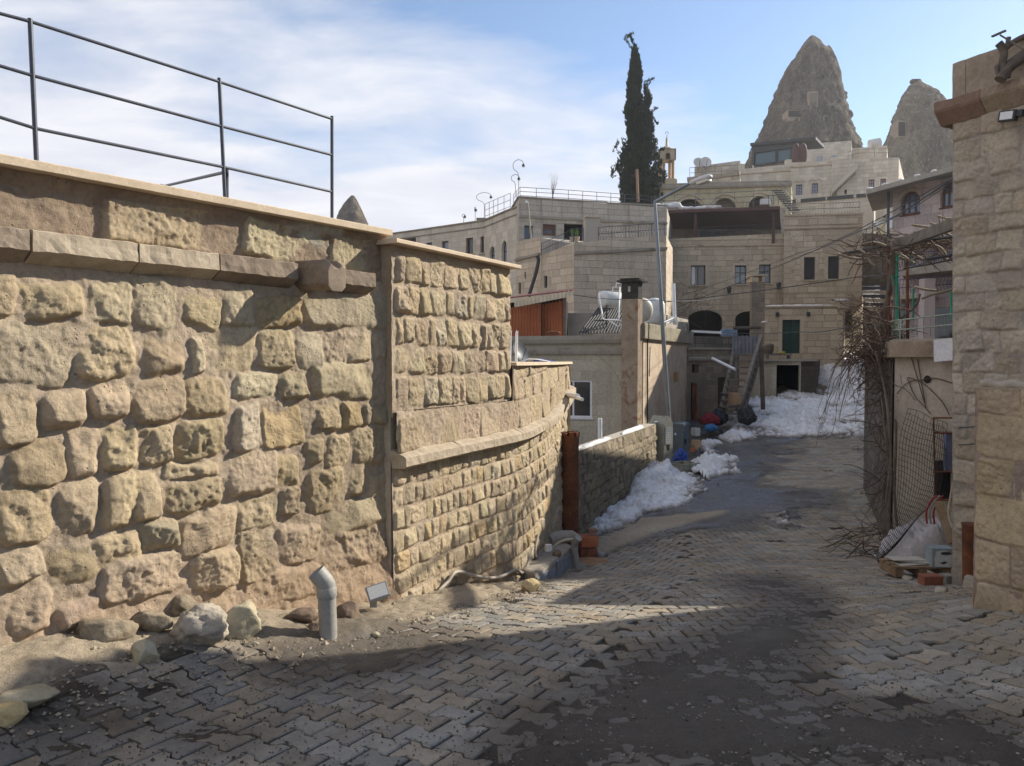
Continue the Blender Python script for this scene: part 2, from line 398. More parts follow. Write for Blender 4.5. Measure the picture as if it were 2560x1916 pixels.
# --- the big retaining wall on the left
WU = Vector((.695, 1, 0)).normalized(); WN = Vector((WU.y, -WU.x, 0)); W0 = Vector((ray(0, 899).x * 3.912, 3.912, 0))
def hw(x, y, off=0.0):
    p = hit(x, y, W0 + WN * off, WN); q = p - W0
    return q.dot(WU), p.z
def wp(s, z, off=0.0): return W0 + WU * s + WN * off + Vector((0, 0, z))
SEND = hw(974, 900)[0]
_v = """-30 590 40 685 b .4;40 605 180 690 b .55;188 600 283 702 g .3;290 603 384 712 g .35;390 608 478 712 b .4;478 612 548 706 g .3;552 640 645 712 o .35;650 635 842 710 v .45;-30 692 155 828 g .5;160 703 285 820 t .8;300 728 400 812 t .8;412 735 438 808 w .3;442 700 550 806 s .3;555 712 630 800 b .35;634 712 692 797 w .4;697 708 744 793 b .35;750 710 797 785 s .35;801 714 842 781 v .5;-20 835 80 960 t .8;84 832 188 930 t .9;190 822 276 912 t .8;281 812 397 915 t .8;390 815 488 903 t .8;502 805 594 862 w .35;597 803 660 862 g .4;668 785 842 865 v .55;12 940 138 1053 t 1;132 913 209 1031 t .8;211 913 298 1014 t .8;302 916 372 1006 t .75;376 906 477 991 t .7;353 994 471 1029 b .3;-20 1043 112 1181 t .8;119 1031 218 1160 t .9;222 1016 300 1138 t .8;280 1014 345 1133 t .8;356 1032 475 1106 t .45;383 1105 512 1190 t 1;292 1123 389 1192 g .9;192 1147 302 1228 t .9;94 1166 212 1265 t .9;-20 1183 88 1262 b .5;204 1200 410 1296 s .9;404 1183 510 1272 s 1;499 870 558 980 w .35;563 873 655 967 o .45;488 972 600 1075 s .35;570 980 640 1060 t .6;505 1074 597 1151 s .4;512 1145 594 1258 d .5;655 948 690 1003 t .6;679 871 730 932 t .6;734 868 781 931 o .7;781 871 799 922 v .6;802 866 832 922 v .7;697 937 756 1010 b .6;760 926 829 1006 s .6;657 1010 745 1112 t .7;752 1010 789 1068 b .8;798 1021 840 1070 s .4;694 1072 840 1149 v 1;665 1138 836 1229 s 1;599 1056 639 1120 p .5;596 1134 690 1215 s .8;518 1229 690 1300 s .7;10 1275 110 1370 p .8;120 1290 230 1352 p .9"""
stones = []
for ln in _v.split(';'):
    q = ln.split(); x0, y0, x1, y1 = [float(k) * 2560 / 2212 for k in q[:4]]
    sa, za = hw(x0, (y0 + y1) / 2)[0], hw((x0 + x1) / 2, y1)[1]; sb, zb = hw(x1, (y0 + y1) / 2)[0], hw((x0 + x1) / 2, y0)[1]
    stones.append((sa - .001, za - .001, sb + .001, zb + .001, q[4], float(q[5]) * .95))
# beyond the frame the same masonry goes on
for r in range(8):
    x = -2.6; z = .42 - r * .30
    while x < -.10:
        w = rnd.uniform(.2, .42)
        if x + w > -.04: break
        stones.append((x, z - .27, x + w, z, rnd.choice('tbgs'), rnd.uniform(.3, .9))); x += w + .02
lw = thing('retaining_wall', 'high rough stone retaining wall with thick mortar and dark cornice, filling the left of the lane', 'wall', tuple(wp(0, -1.5)))
st = .0078
sg, zgv = np.meshgrid(np.arange(-2.6, SEND + .02, st), np.arange(-2.15, .60, st), indexing='ij')
H, C = stonefield(sg, zgv, stones, seed=3, depth=.064, rough=.021, warp=.024, base=.013, base_noise=.018)
stain_shade_k = (sstep(hw(640, 1000)[0], hw(760, 1000)[0], sg) * sstep(.05, -.35, zgv + .25 * fbm(sg * 2.5, zgv * 2.5, 4, 15)) * (.55 + .45 * fbm(sg * 4, zgv * 4, 4, 16)))[..., None]; C[..., :3] = C[..., :3] * (1 - .45 * stain_shade_k) + np.array([.20, .155, .10]) * .45 * stain_shade_k  # damp stain and the soft diagonal shadow, both put into the wall colour
H += .02 * fbm(sg * 1.3, zgv * 1.3, 3, 77) + np.clip(-1.35 - zgv, 0, 1) * .16
dk = sstep(-1.0, -1.75, zgv + .06 * fbm(sg * 3, zgv * 3, 3, 5))[..., None]            # damp reddish earth splashed on the foot of the wall
C[..., :3] = C[..., :3] * (1 - .45 * dk) + np.array([.36, .235, .15]) * .45 * dk
XYZ = np.stack([W0.x + WU.x * sg + WN.x * H, W0.y + WU.y * sg + WN.y * H, zgv], -1)
grid_mesh('masonry', XYZ, M_MAS, lw, cols={'Col': C}, flip=False)
# parapet course above the cornice
ps = [(-2.6, .655, hw(255, 480)[0] - .01, .90, 's', .05), (hw(255, 480)[0], .655, hw(610, 520)[0] - .008,   .90, 's', .05), (hw(610, 560)[0], .655, hw(826, 580)[0] - .006, .90, 'v', .08), (hw(826, 600)[0], .655, SEND - .05, .90, 'v', .1)]
sg, zgv = np.meshgrid(np.arange(-2.6, SEND - .04, st), np.arange(.55, .985, st), indexing='ij')
H, C = stonefield(sg, zgv, ps, mort=(.30, .23, .17), seed=8, depth=.034, rough=.02, warp=.010, base=.0)
H += .035 * sstep(.86, .95, zgv) + .012 * fbm(sg * 4, zgv * 9, 4, 31)
pk = sstep(.25, .5, fbm(sg * 1.6, zgv * 3.5, 4, 41))[..., None]; C[..., :3] = C[..., :3] * (1 - .55 * pk) + np.array([.19, .125, .085]) * .55 * pk
wk = sstep(.35, .6, fbm(sg * 2.6 + 9, zgv * 5, 4, 47))[..., None] * sstep(hw(560, 560)[0], hw(700, 560)[0], sg)[..., None]; C[..., :3] = C[..., :3] * (1 - wk * .6) + np.array([.50, .50, .42]) * wk * .6
XYZ = np.stack([W0.x + WU.x * sg + WN.x * (H - .02), W0.y + WU.y * sg + WN.y * (H - .02), zgv], -1)
grid_mesh('parapet', XYZ, M_MAS, lw, cols={'Col': C})

def extrusion(name, pts, nrm, prof, m, parent, amp=.004, seed=0, step=.03, ends=True, colr=None):
    """a moulding: profile [(out, dz)] carried along a plan line with slightly worn edges"""
    P3 = [Vector(p) for p in pts]; N3 = [Vector(n) for n in nrm]
    dd = [0]
    for i in range(1, len(P3)): dd.append(dd[-1] + (P3[i] - P3[i - 1]).length)
    n = max(2, int(dd[-1] / step)); rows = []
    pr = []
    for i in range(len(prof) - 1):
        a, b = prof[i], prof[i + 1]; kk = max(1, int(math.hypot(b[0] - a[0], b[1] - a[1]) / step))
        for k in range(kk): pr.append((lerp(a[0], b[0], k / kk), lerp(a[1], b[1], k / kk)))
    pr.append(prof[-1])
    for i in range(n + 1):
        d = dd[-1] * i / n; j = max(0, min(len(dd) - 2, next((q for q in range(len(dd) - 1) if dd[q + 1] >= d - 1e-9), len(dd) - 2)))
        t = (d - dd[j]) / max(1e-9, dd[j + 1] - dd[j]); p = P3[j].lerp(P3[j + 1], t); q = N3[j].lerp(N3[j + 1], t).normalized()
        row = []
        for k, (o_, z_) in enumerate(pr):
            nz = mnoise.noise(Vector((d * 14 + seed * 7, o_ * 14, z_ * 14))) + .5 * mnoise.noise(Vector((d * 40 + seed, o_ * 40, z_ * 40)))
            row.append(p + q * (o_ + amp * nz) + Vector((0, 0, z_ + amp * .7 * nz)))
        rows.append(row)
    mb = MB(); m_ = len(pr); vs = [v for r_ in rows for v in r_]
    fs = [(i * m_ + k, i * m_ + k + 1, (i + 1) * m_ + k + 1, (i + 1) * m_ + k) for i in range(n) for k in range(m_ - 1)]
    mb.add(vs, fs, smooth=False)
    if ends: mb.add(rows[0], [tuple(range(m_))]); mb.add(rows[-1], [tuple(range(m_))[::-1]])
    return mb.build(name, m, parent)

M_CORN = mat('weathered cornice stone', (.20, .155, .115), (.34, .27, .20), 5, .9, .7, .012, stain=((.10, .075, .055), 2.2, .58))
M_CORN2 = mat('pale cornice stone', (.34, .275, .20), (.46, .38, .28), 5, .9, .6, .010, stain=((.2, .15, .1), 2.2, .62))
M_CORN3 = mat('dark brown cornice stone', (.17, .128, .095), (.28, .218, .16), 6, .85, .5, .008)
M_COPE = mat('cut travertine coping', (.50, .39, .27), (.58, .47, .34), 7, .75, .25, .004)
CPROF = [(-.06, .115), (.10, .105), (.112, .10), (.115, .0), (.02, -.055), (-.06, -.06)]
for x0, x1, mm, sd in ((-900, 72, M_CORN, 1), (80, 343, M_CORN2, 2), (346, 545, M_CORN2, 3), (548, 742, M_CORN3, 4), (838, 936, M_CORN3, 6)):
    a, b = max(-2.6, hw(x0, 620, .1)[0]) if x0 > -800 else -2.6, hw(x1, 650, .1)[0]
    extrusion('cornice_block', [wp(a, .54), wp(b, .54)], [WN, WN], CPROF, mm, lw, .0075, sd)
# spout block carved with a gutter
a, b = hw(735, 690, .1)[0], hw(842, 700, .14)[0]
sb_ = MB(); mid = (a + b) / 2 - .01; hwid = .085
prof = [(-hwid, .0), (-hwid, .11), (-hwid + .02, .15), (-.05, .165), (-.025, .13), (.025, .13), (.05, .165), (hwid - .02, .15), (hwid, .11), (hwid, 0), (.045, -.035), (-.045, -.035)]
n_ = len(prof); vs = []
for off, dz, sc in ((-.05, 0, 1), (.28, -.01, 1), (.34, -.03, .92)): vs += [wp(mid + u * sc, .515 + v * sc + dz, off) for u, v in prof]
fs = [(r_ * n_ + k, r_ * n_ + (k + 1) % n_, (r_ + 1) * n_ + (k + 1) % n_, (r_ + 1) * n_ + k) for r_ in range(2) for k in range(n_)] + [tuple(range(2 * n_, 3 * n_))]
sb_.add(vs, fs); sb_.build('gutter_spout', M_CORN3, lw, bevel=.006)
extrusion('coping', [wp(-2.6, .95), wp(SEND - .045, .95)], [WN, WN], [(-.35, .05), (.075, .05), (.08, .045), (.08, .004), (.075, 0), (-.35, 0)], M_COPE, lw, .0012, 9, .06)
mb = MB(); mb.prism([tuple((wp(s_, 0, o_)).xy) for s_, o_ in ((-2.6, -.03), (SEND - .05, -.03), (SEND - .05, -.5), (-2.6, -.5))], -2.2, .949); mb.build('wall_core', M_CORN, lw)

# --- railing on top of it
M_IRON = mat('dark painted iron', (.028, .034, .05), (.05, .06, .085), 20, .45, .15, .002, spec=.5)
rl = thing('terrace_railing', 'dark blue iron pipe railing standing on the coping of the big left wall', 'railing', tuple(wp(1, 1.0, -.12)))
def rp(x, y, off=-.12): return wp(*hw(x, y, off), off)
rps = [((-95, 10), (-70, 380)), ((75, 50), (92, 420)), ((548, 198), (563, 505)), ((830, 293), (830, 556))]
for a, b in rps:
    p, q = rp(*a), rp(*b); q.z = 1.0; mb = MB().tube([q, p + Vector((0, 0, .006))], .0125, 8); mb.build('post', M_IRON, rl)
for ys in (((-160, -8), (75, 54), (548, 205), (830, 298)), ((-160, 118), (84, 190), (553, 316), (830, 388)), ((-160, 243), (90, 322), (558, 418), (830, 480))):
    mb = MB(); p = [rp(*q) for q in ys]; mb.tube(p, .0095, 8); mb.build('rail', M_IRON, rl)
mb = MB(); q0 = rp(558, 432); q1 = rp(567, 418, -.16)
mb.tube([q0, P(405, 467, 7.2)], .011, 6); mb.tube([P(405, 467, 7.2) + Vector((0, 0, .02)), P(403, 480, 7.2)], .016, 6); mb.build('brace', M_IRON, rl)
mb = MB(); q = rp(567, 499, -.16); q.z = 1.0; mb.tube([q, q1], .012, 6); mb.build('post', M_IRON, rl)

# --- the second wall (upper tier) and the curved wall below it
K = .953
CP = [Vector((x * K, y * K, 0)) for x, y in ((-.99, 6.4), (-.5, 7.3), (-.05, 8.1), (.20, 8.75), (.42, 9.5), (.64, 10.5), (.76, 11.3))]
def catmull(pts, n):
    out = []
    Q = [pts[0] * 2 - pts[1]] + pts + [pts[-1] * 2 - pts[-2]]
    for i in range(1, len(Q) - 2):
        a, b, c, d = Q[i - 1], Q[i], Q[i + 1], Q[i + 2]
        for k in range(n):
            t = k / n; out.append(.5 * ((2 * b) + (c - a) * t + (2 * a - 5 * b + 4 * c - d) * t * t + (3 * b - a - 3 * c + d) * t ** 3))
    out.append(pts[-1]); return out
CPATH = catmull(CP, 24)
CD = [0.0]
for i in range(1, len(CPATH)): CD.append(CD[-1] + (CPATH[i] - CPATH[i - 1]).length)
CL = CD[-1]; cX = np.array([p.x for p in CPATH]); cY = np.array([p.y for p in CPATH]); cD = np.array(CD)
def cpt(s): return np.interp(s, cD, cX), np.interp(s, cD, cY)
def cnm(s):
    e = .03; x0, y0 = cpt(np.asarray(s) - e); x1, y1 = cpt(np.asarray(s) + e); l = np.hypot(x1 - x0, y1 - y0) + 1e-9
    return (y1 - y0) / l, -(x1 - x0) / l
S1 = float(np.interp(ray(1268, 800).x * 7.75, cX, cD))
def zcor(s): return np.interp(s, [0, CL * .42, CL * .62, CL * .85, CL], [-.83, -.79, -.72, -.56, -.46])      # underside of the cornice
sw = thing('upper_wall', 'square stone upper wall with thin pale coping, standing above the curved wall', 'wall', (-.6, 7, -.4))
rows = [(.86, .775), (.765, .57), (.55, .345), (.325, .11), (.09, -.12), (-.145, -.385)]
rows[0] = (.84, .60); rows = [(.835, .60), (.575, .36), (.335, .11), (.085, -.125), (-.15, -.385)]
def course_stones(s0, s1, z1, z0, wmin, wmax, keys, rg, pil=(.2, .6)):
    o = []; s = s0
    while s < s1 - .02:
        w = rg.uniform(wmin, wmax)
        if s + w > s1 - wmin * .6: w = s1 - s
        o.append((s + .001, z0 + rg.uniform(-.008, .008), s + w - .001, z1 + rg.uniform(-.008, .008), rg.choice(keys), rg.uniform(*pil))); s += w
    return o
rg = random.Random(21); us = []
for z1, z0 in rows: us += course_stones(.03, S1 - .005, z1, z0, .09, .23, 'bbbgwstp', rg, (.12, .5))
sg, zgv = np.meshgrid(np.arange(-.02, S1, .0075), np.arange(-.42, .90, .0075), indexing='ij')
H, C = stonefield(sg, zgv, us, seed=14, depth=.046, rough=.018, warp=.016, base=.003)
e1 = np.array([CPATH[0].x, CPATH[0].y]); x1, y1 = cpt(S1); ud = np.array([x1, y1]) - e1; ul_ = np.hypot(*ud); ud /= ul_; un = np.array([ud[1], -ud[0]])
OFF = .03
XYZ = np.stack([e1[0] + ud[0] * sg * ul_ / S1 + un[0] * (H + OFF), e1[1] + ud[1] * sg * ul_ / S1 + un[1] * (H + OFF), zgv], -1)
grid_mesh('masonry', XYZ, M_MAS, sw, cols={'Col': C})
def up(s, off): return Vector((e1[0] + ud[0] * s + un[0] * off, e1[1] + ud[1] * s + un[1] * off, 0))
mb = MB(); mb.prism([tuple(up(s_, o_).xy) for s_, o_ in ((0, .025), (ul_ - .004, .025), (ul_ - .004, -.6), (0, -.6))], -.45, .878); mb.build('wall_core', mat('wall core stone', (.27, .215, .155), (.36, .29, .215), 4, .9, .6), sw)
UN3 = Vector((un[0], un[1], 0)); U3 = Vector((ud[0], ud[1], 0))
extrusion('coping', [up(-.07, 0) + Vector((0, 0, .88)), up(ul_ + .06, 0) + Vector((0, 0, .88))], [UN3, UN3], [(-.62, .036), (.12, .036), (.125, .03), (.125, .005), (.12, 0), (-.62, 0)], M_COPE, sw, .001, 12, .06)

cw = thing('curved_wall', 'curved wall of small square stones with a projecting band, bending away into the lane', 'wall', (-.3, 7.4, -2.2))
cs = []; rg = random.Random(5)
for k in range(12):
    w1 = .012 + k * .168; cs += course_stones(.02, CL, -w1, -(w1 + .152), .085, .20, 'bbbgwstbo' if k else 'bbbws', rg, (.04, .32))
sg, wg = np.meshgrid(np.arange(0, CL, .0078), np.arange(-1.98, .01, .0078), indexing='ij')
H, C = stonefield(sg, wg, cs, seed=19, depth=.042, rough=.014, warp=.012, base=.002, base_noise=.010)
dk = sstep(-.85, -1.3, wg + .1 * fbm(sg * 3, wg * 3, 3, 6))[..., None] * (1 - sstep(1.2, 2.6, sg))[..., None]
C[..., :3] = C[..., :3] * (1 - .35 * dk) + np.array([.33, .23, .15]) * .35 * dk
px, py = cpt(sg); nx, ny = cnm(sg); HO = H + .012 - .03 * np.clip(wg, -9, 0) * .5
XYZ = np.stack([px + nx * HO, py + ny * HO, zcor(sg) + wg], -1)
grid_mesh('masonry', XYZ, M_MAS, cw, cols={'Col': C})
# the band of slabs above the moulding
BT = lambda s: np.where(s < S1 + .0, -.40, -.06)
bs = []; s = 0
for w in (.62, .30, .33, .36, .4, .34, .42, .38, .4, .36, .4, .4, .4):
    if s > CL: break
    bs.append((s + .003, .10, min(s + w, CL) - .003, .385, rg.choice('sbpt'), .02)); s += w
for k in range(2):
    s = S1 + .02
    while s < CL:
        w = rg.uniform(.22, .38); bs.append((s + .003, .39 + k * .22, min(CL, s + w) - .003, .605 + k * .22, rg.choice('bsp'), .03)); s += w
sg, wg = np.meshgrid(np.arange(0, CL, .008), np.arange(.02, .80, .008), indexing='ij')
H, C = stonefield(sg, wg, bs, seed=29, depth=.022, rough=.012, warp=.006, base=.0)
px, py = cpt(sg); nx, ny = cnm(sg); z = zcor(sg) + wg; z = np.minimum(z, BT(sg)); HO = H + .055
XYZ = np.stack([px + nx * HO, py + ny * HO, z], -1)
grid_mesh('slab_band', XYZ, M_MAS, cw, cols={'Col': C})
ii = list(range(0, len(CPATH), 3))
nn = [Vector((*[float(q) for q in cnm(CD[i])], 0)) for i in ii]
bounds = [0, .8, 1.35, 1.9, 2.5, 3.2, 4.0, CL]
for k in range(len(bounds) - 1):
    ss = np.linspace(bounds[k] + (.004 if k else 0), bounds[k + 1] - .004, 8)
    pts = [Vector((float(cpt(q)[0]), float(cpt(q)[1]), float(zcor(q)))) for q in ss]; ns = [Vector((float(cnm(q)[0]), float(cnm(q)[1]), 0)) for q in ss]
    extrusion('moulding', pts, ns, [(-.02, .13), (.05, .115), (.125, .085), (.15, .07), (.152, .005), (.13, -.01), (.02, -.015)], M_CORN2, cw, .007, 20 + k)
ss = np.linspace(S1, CL, 14)
pts = [Vector((float(cpt(q)[0]), float(cpt(q)[1]), -.06)) for q in ss]; ns = [Vector((float(cnm(q)[0]), float(cnm(q)[1]), 0)) for q in ss]
extrusion('coping', pts, ns, [(-.7, .03), (.10, .03), (.105, .0), (-.7, 0)], M_COPE, cw, .001, 33, .06)
mb = MB(); core = [tuple(p.xy) for p in CPATH]; mb.prism(core + [(CPATH[-1].x - 1.2, CPATH[-1].y), (CPATH[0].x - .9, CPATH[0].y + .4)], -2.6, [-.41 if CD[i] < S1 else -.065 for i in range(len(core))] + [-.065, -.41]); mb.build('wall_core', M_CORN2, cw)
# face of the far end, in the light
e = CPATH[-1]; mb = MB(); mb.box((e.x - .3, e.y + .03, -1.3), (.75, .04, 2.4)); mb.build('end_face', M_CORN2, cw)
# ---------------------------------------------------------------- ground, paving, mud, snow
def gpoly(pix):
    return [tuple(ground(x, y).xy) for x, y in pix]
def inside(poly, X, Y):
    r = np.zeros(X.shape, bool); n = len(poly)
    for i in range(n):
        x0, y0 = poly[i]; x1, y1 = poly[(i + 1) % n]
        if y0 == y1: continue
        c = ((y0 > Y) != (y1 > Y)) & (X < (x1 - x0) * (Y - y0) / (y1 - y0) + x0); r ^= c
    return r
def softmask(poly, X, Y, rad=.12, seed=0, warp=.10, n=10):
    wx = X + warp * fbm(X * 2.2, Y * 2.2, 4, seed + 50); wy = Y + warp * fbm(X * 2.2, Y * 2.2, 4, seed + 60)
    s = np.zeros(X.shape)
    for k in range(n):
        a = k * 2.4; q = rad * math.sqrt((k + .5) / n); s += inside(poly, wx + q * math.cos(a), wy + q * math.sin(a))
    return s / n
def attrmat(name, rough=.9, bmp=.5, bd=.01, s1=14, s2=70, wet=False, spec=.2):
    m, nt, b = newmat(name); co = objco(nt); at = nd(nt, 'ShaderNodeAttribute'); at.attribute_name = 'Col'
    n1 = noise(nt, s1, 6, co, .65); n2 = noise(nt, s2, 5, co, .7)
    c = mixc(nt, .6, at.outputs[0], ramp(nt, n1, [(.3, (.65, .64, .62)), (.7, (1.3, 1.3, 1.28))]), 'MULTIPLY')
    c = mixc(nt, .6, c, ramp(nt, n2, [(.3, (.6, .6, .6)), (.7, (1.3, 1.3, 1.3))]), 'MULTIPLY')
    nt.links.new(c, b.inputs['Base Color']); b.inputs['Specular IOR Level'].default_value = spec
    if wet:
        r = nd(nt, 'ShaderNodeMapRange'); nt.links.new(at.outputs['Alpha'], r.inputs[0]); r.inputs[3].default_value = rough; r.inputs[4].default_value = .16
        nt.links.new(mth(nt, 'ADD', r.outputs[0], mth(nt, 'MULTIPLY', mth(nt, 'SUBTRACT', n1, .5), .25)), b.inputs['Roughness'])
        sp_ = nd(nt, 'ShaderNodeMapRange'); nt.links.new(at.outputs['Alpha'], sp_.inputs[0]); sp_.inputs[3].default_value = spec; sp_.inputs[4].default_value = .7
        nt.links.new(sp_.outputs[0], b.inputs['Specular IOR Level'])
    else: b.inputs['Roughness'].default_value = rough
    bump(nt, b, mth(nt, 'ADD', mth(nt, 'MULTIPLY', n1, .6), mth(nt, 'MULTIPLY', n2, .5)), bmp, bd)
    return m
M_PAVE = attrmat('concrete pavers', .85, .45, .004, 9, 90, wet=True)
M_MUD = attrmat('trodden earth', .95, 1.0, .02, 26, 110, wet=True)
M_EARTH = mat('hillside earth', (.16, .125, .085), (.26, .21, .15), .8, .95, .6, .05, s2=7)

# base sheet to the horizon
xs = np.concatenate([np.linspace(-420, -30, 14), np.arange(-28, -4, 2.0), np.arange(-4, 16, .5), np.arange(16, 60, 2.0), np.linspace(62, 420, 14)])
ys = np.concatenate([np.linspace(-60, -2, 8), np.arange(-1, 30, .5), np.arange(30, 130, 2.0), np.linspace(132, 900, 16)])
X, Y = np.meshgrid(xs, ys, indexing='ij'); Z = zg(X, Y) - .09 + np.where(Y > 24, .35 * fbm(X * .2, Y * .2, 4, 3), 0)
tag(grid_mesh('ground', np.stack([X, Y, Z], -1), M_EARTH), kind='structure')

PAVED = gpoly([(-60, 1775), (60, 1735), (190, 1665), (400, 1622), (560, 1592), (690, 1612), (900, 1600), (1000, 1562), (1150, 1518), (1290, 1484), (1400, 1440), (1480, 1412), (1530, 1378), (1640, 1330), (1800, 1290)]) + [(5.2, 16), (6.4, 21), (9.9, 21.5), (6.3, 13.9), (4.5, 9.3)] + [(4.7, 8.6), (4.3, 6.6), (3.35, 5.45), (3.6, 4.6), (5.4, 1.6), (3, .3), (-2.6, .6), (-2.9, 2.2)]
MUDS = [
    (gpoly([(1200, 1930), (1290, 1890), (1325, 1840), (1385, 1808), (1437, 1750), (1532, 1694), (1570, 1657), (1695, 1621), (1758, 1588), (1855, 1560), (1924, 1507), (1863, 1474), (1830, 1440), (1960, 1440), (2045, 1500), (2060, 1535), (2026, 1605), (1972, 1670), (1965, 1712), (2148, 1765), (2343, 1802), (2570, 1795), (2700, 1930)]) , .0062, .40),
    (gpoly([(-30, 1890), (-20, 1745), (110, 1730), (200, 1720), (330, 1745), (360, 1775), (250, 1800), (330, 1850), (180, 1890), (100, 1860)]), .001, .05),
    (gpoly([(470, 1830), (500, 1810), (590, 1840), (580, 1880), (490, 1890)]), .003, .1),
    (gpoly([(690, 1660), (720, 1600), (840, 1570), (960, 1555), (1090, 1572), (1150, 1600), (1080, 1640), (960, 1668), (820, 1690)]), .002, .75),
    ([(1.0, 10.2), (2.2, 10.6), (3.6, 11.2), (4.4, 12.2), (4.2, 14.5), (5.6, 17), (6.8, 19.6), (8.2, 21.6), (10, 25), (2, 25), (2.2, 16), (.8, 11)], .017, .8),
    ([(2.2, 12.5), (4.9, 12.2), (5.6, 13.6), (3.4, 14.6)], .008, .8),
]
def mudfield(X, Y):
    m = np.zeros(X.shape); h = np.full(X.shape, -.017); wet = np.zeros(X.shape)
    for k, (poly, hh, w) in enumerate(MUDS):
        s = softmask(poly, X, Y, (.30, .3, .2, .3, .5, .4)[k], k, .16 if k != 4 else .7, 22)
        h = np.maximum(h, -.017 + s * (hh + .017)); m = np.maximum(m, s); wet = np.maximum(wet, s * w)
    return m, h, wet
xs = np.concatenate([np.arange(-3.4, 4.4, .022), np.arange(4.4, 11.5, .06)]); ys = np.concatenate([np.arange(1.6, 9, .022), np.arange(9, 26, .045)])
X, Y = np.meshgrid(xs, ys, indexing='ij')
m, h, wet = mudfield(X, Y)
out = 1 - softmask(PAVED, X, Y, .10, 9, .06)
n1 = fbm(X * 3.3, Y * 3.3, 5, 4); n2 = fbm(X * 13, Y * 13, 4, 14); n3 = fbm(X * 1.1, Y * 1.1, 4, 24)
dirt = sstep(.22, .5, n1 + .5 * n3)
h = h + .007 * dirt * (1 - m) + .010 * dirt * m + .0045 * n2 + m * (.012 * n1 + .006 * n2)
h = np.maximum(h, -.02 + out * (.03 + .03 * np.abs(n1) + .02 * n2 + .012 * fbm(X * 30, Y * 30, 3, 44)))
icy = sstep(.0, .35, fbm(X * .55 + 3, Y * .55, 4, 90) + .15) * m * (Y > 9)
C = np.empty(X.shape + (4,)); j = np.array([.062, .052, .042]); mu = np.array([.088, .072, .056]); ea = np.array([.36, .295, .215]); ic = np.array([.10, .105, .12]); tan_ = np.array([.15, .125, .085])
C[..., :3] = j + (mu - j) * m[..., None]
C[..., :3] += (tan_ - C[..., :3]) * (sstep(.1, .5, n3) * m * .6)[..., None]
C[..., :3] += (ic - C[..., :3]) * icy[..., None]
wd = softmask(gpoly([(640, 1680), (690, 1590), (850, 1550), (960, 1545), (1090, 1560), (1150, 1600), (1000, 1660), (800, 1700)]), X, Y, .18, 33, .15)
oe = out * (1 - m * .0) * (Y < 12)
C[..., :3] += (ea * (1 + .25 * n3[..., None]) - C[..., :3]) * (oe * (1 - .75 * wd))[..., None]
C[..., 3] = np.clip(np.maximum(wet * (.5 + .9 * n3 + .4), icy * .95) * (1 - oe * .8) + wd * .25, 0, 1)
tag(grid_mesh('trodden_earth', np.stack([X, Y, zg(X, Y) + h], -1), M_MUD, cols={'Col': C}), kind='structure')

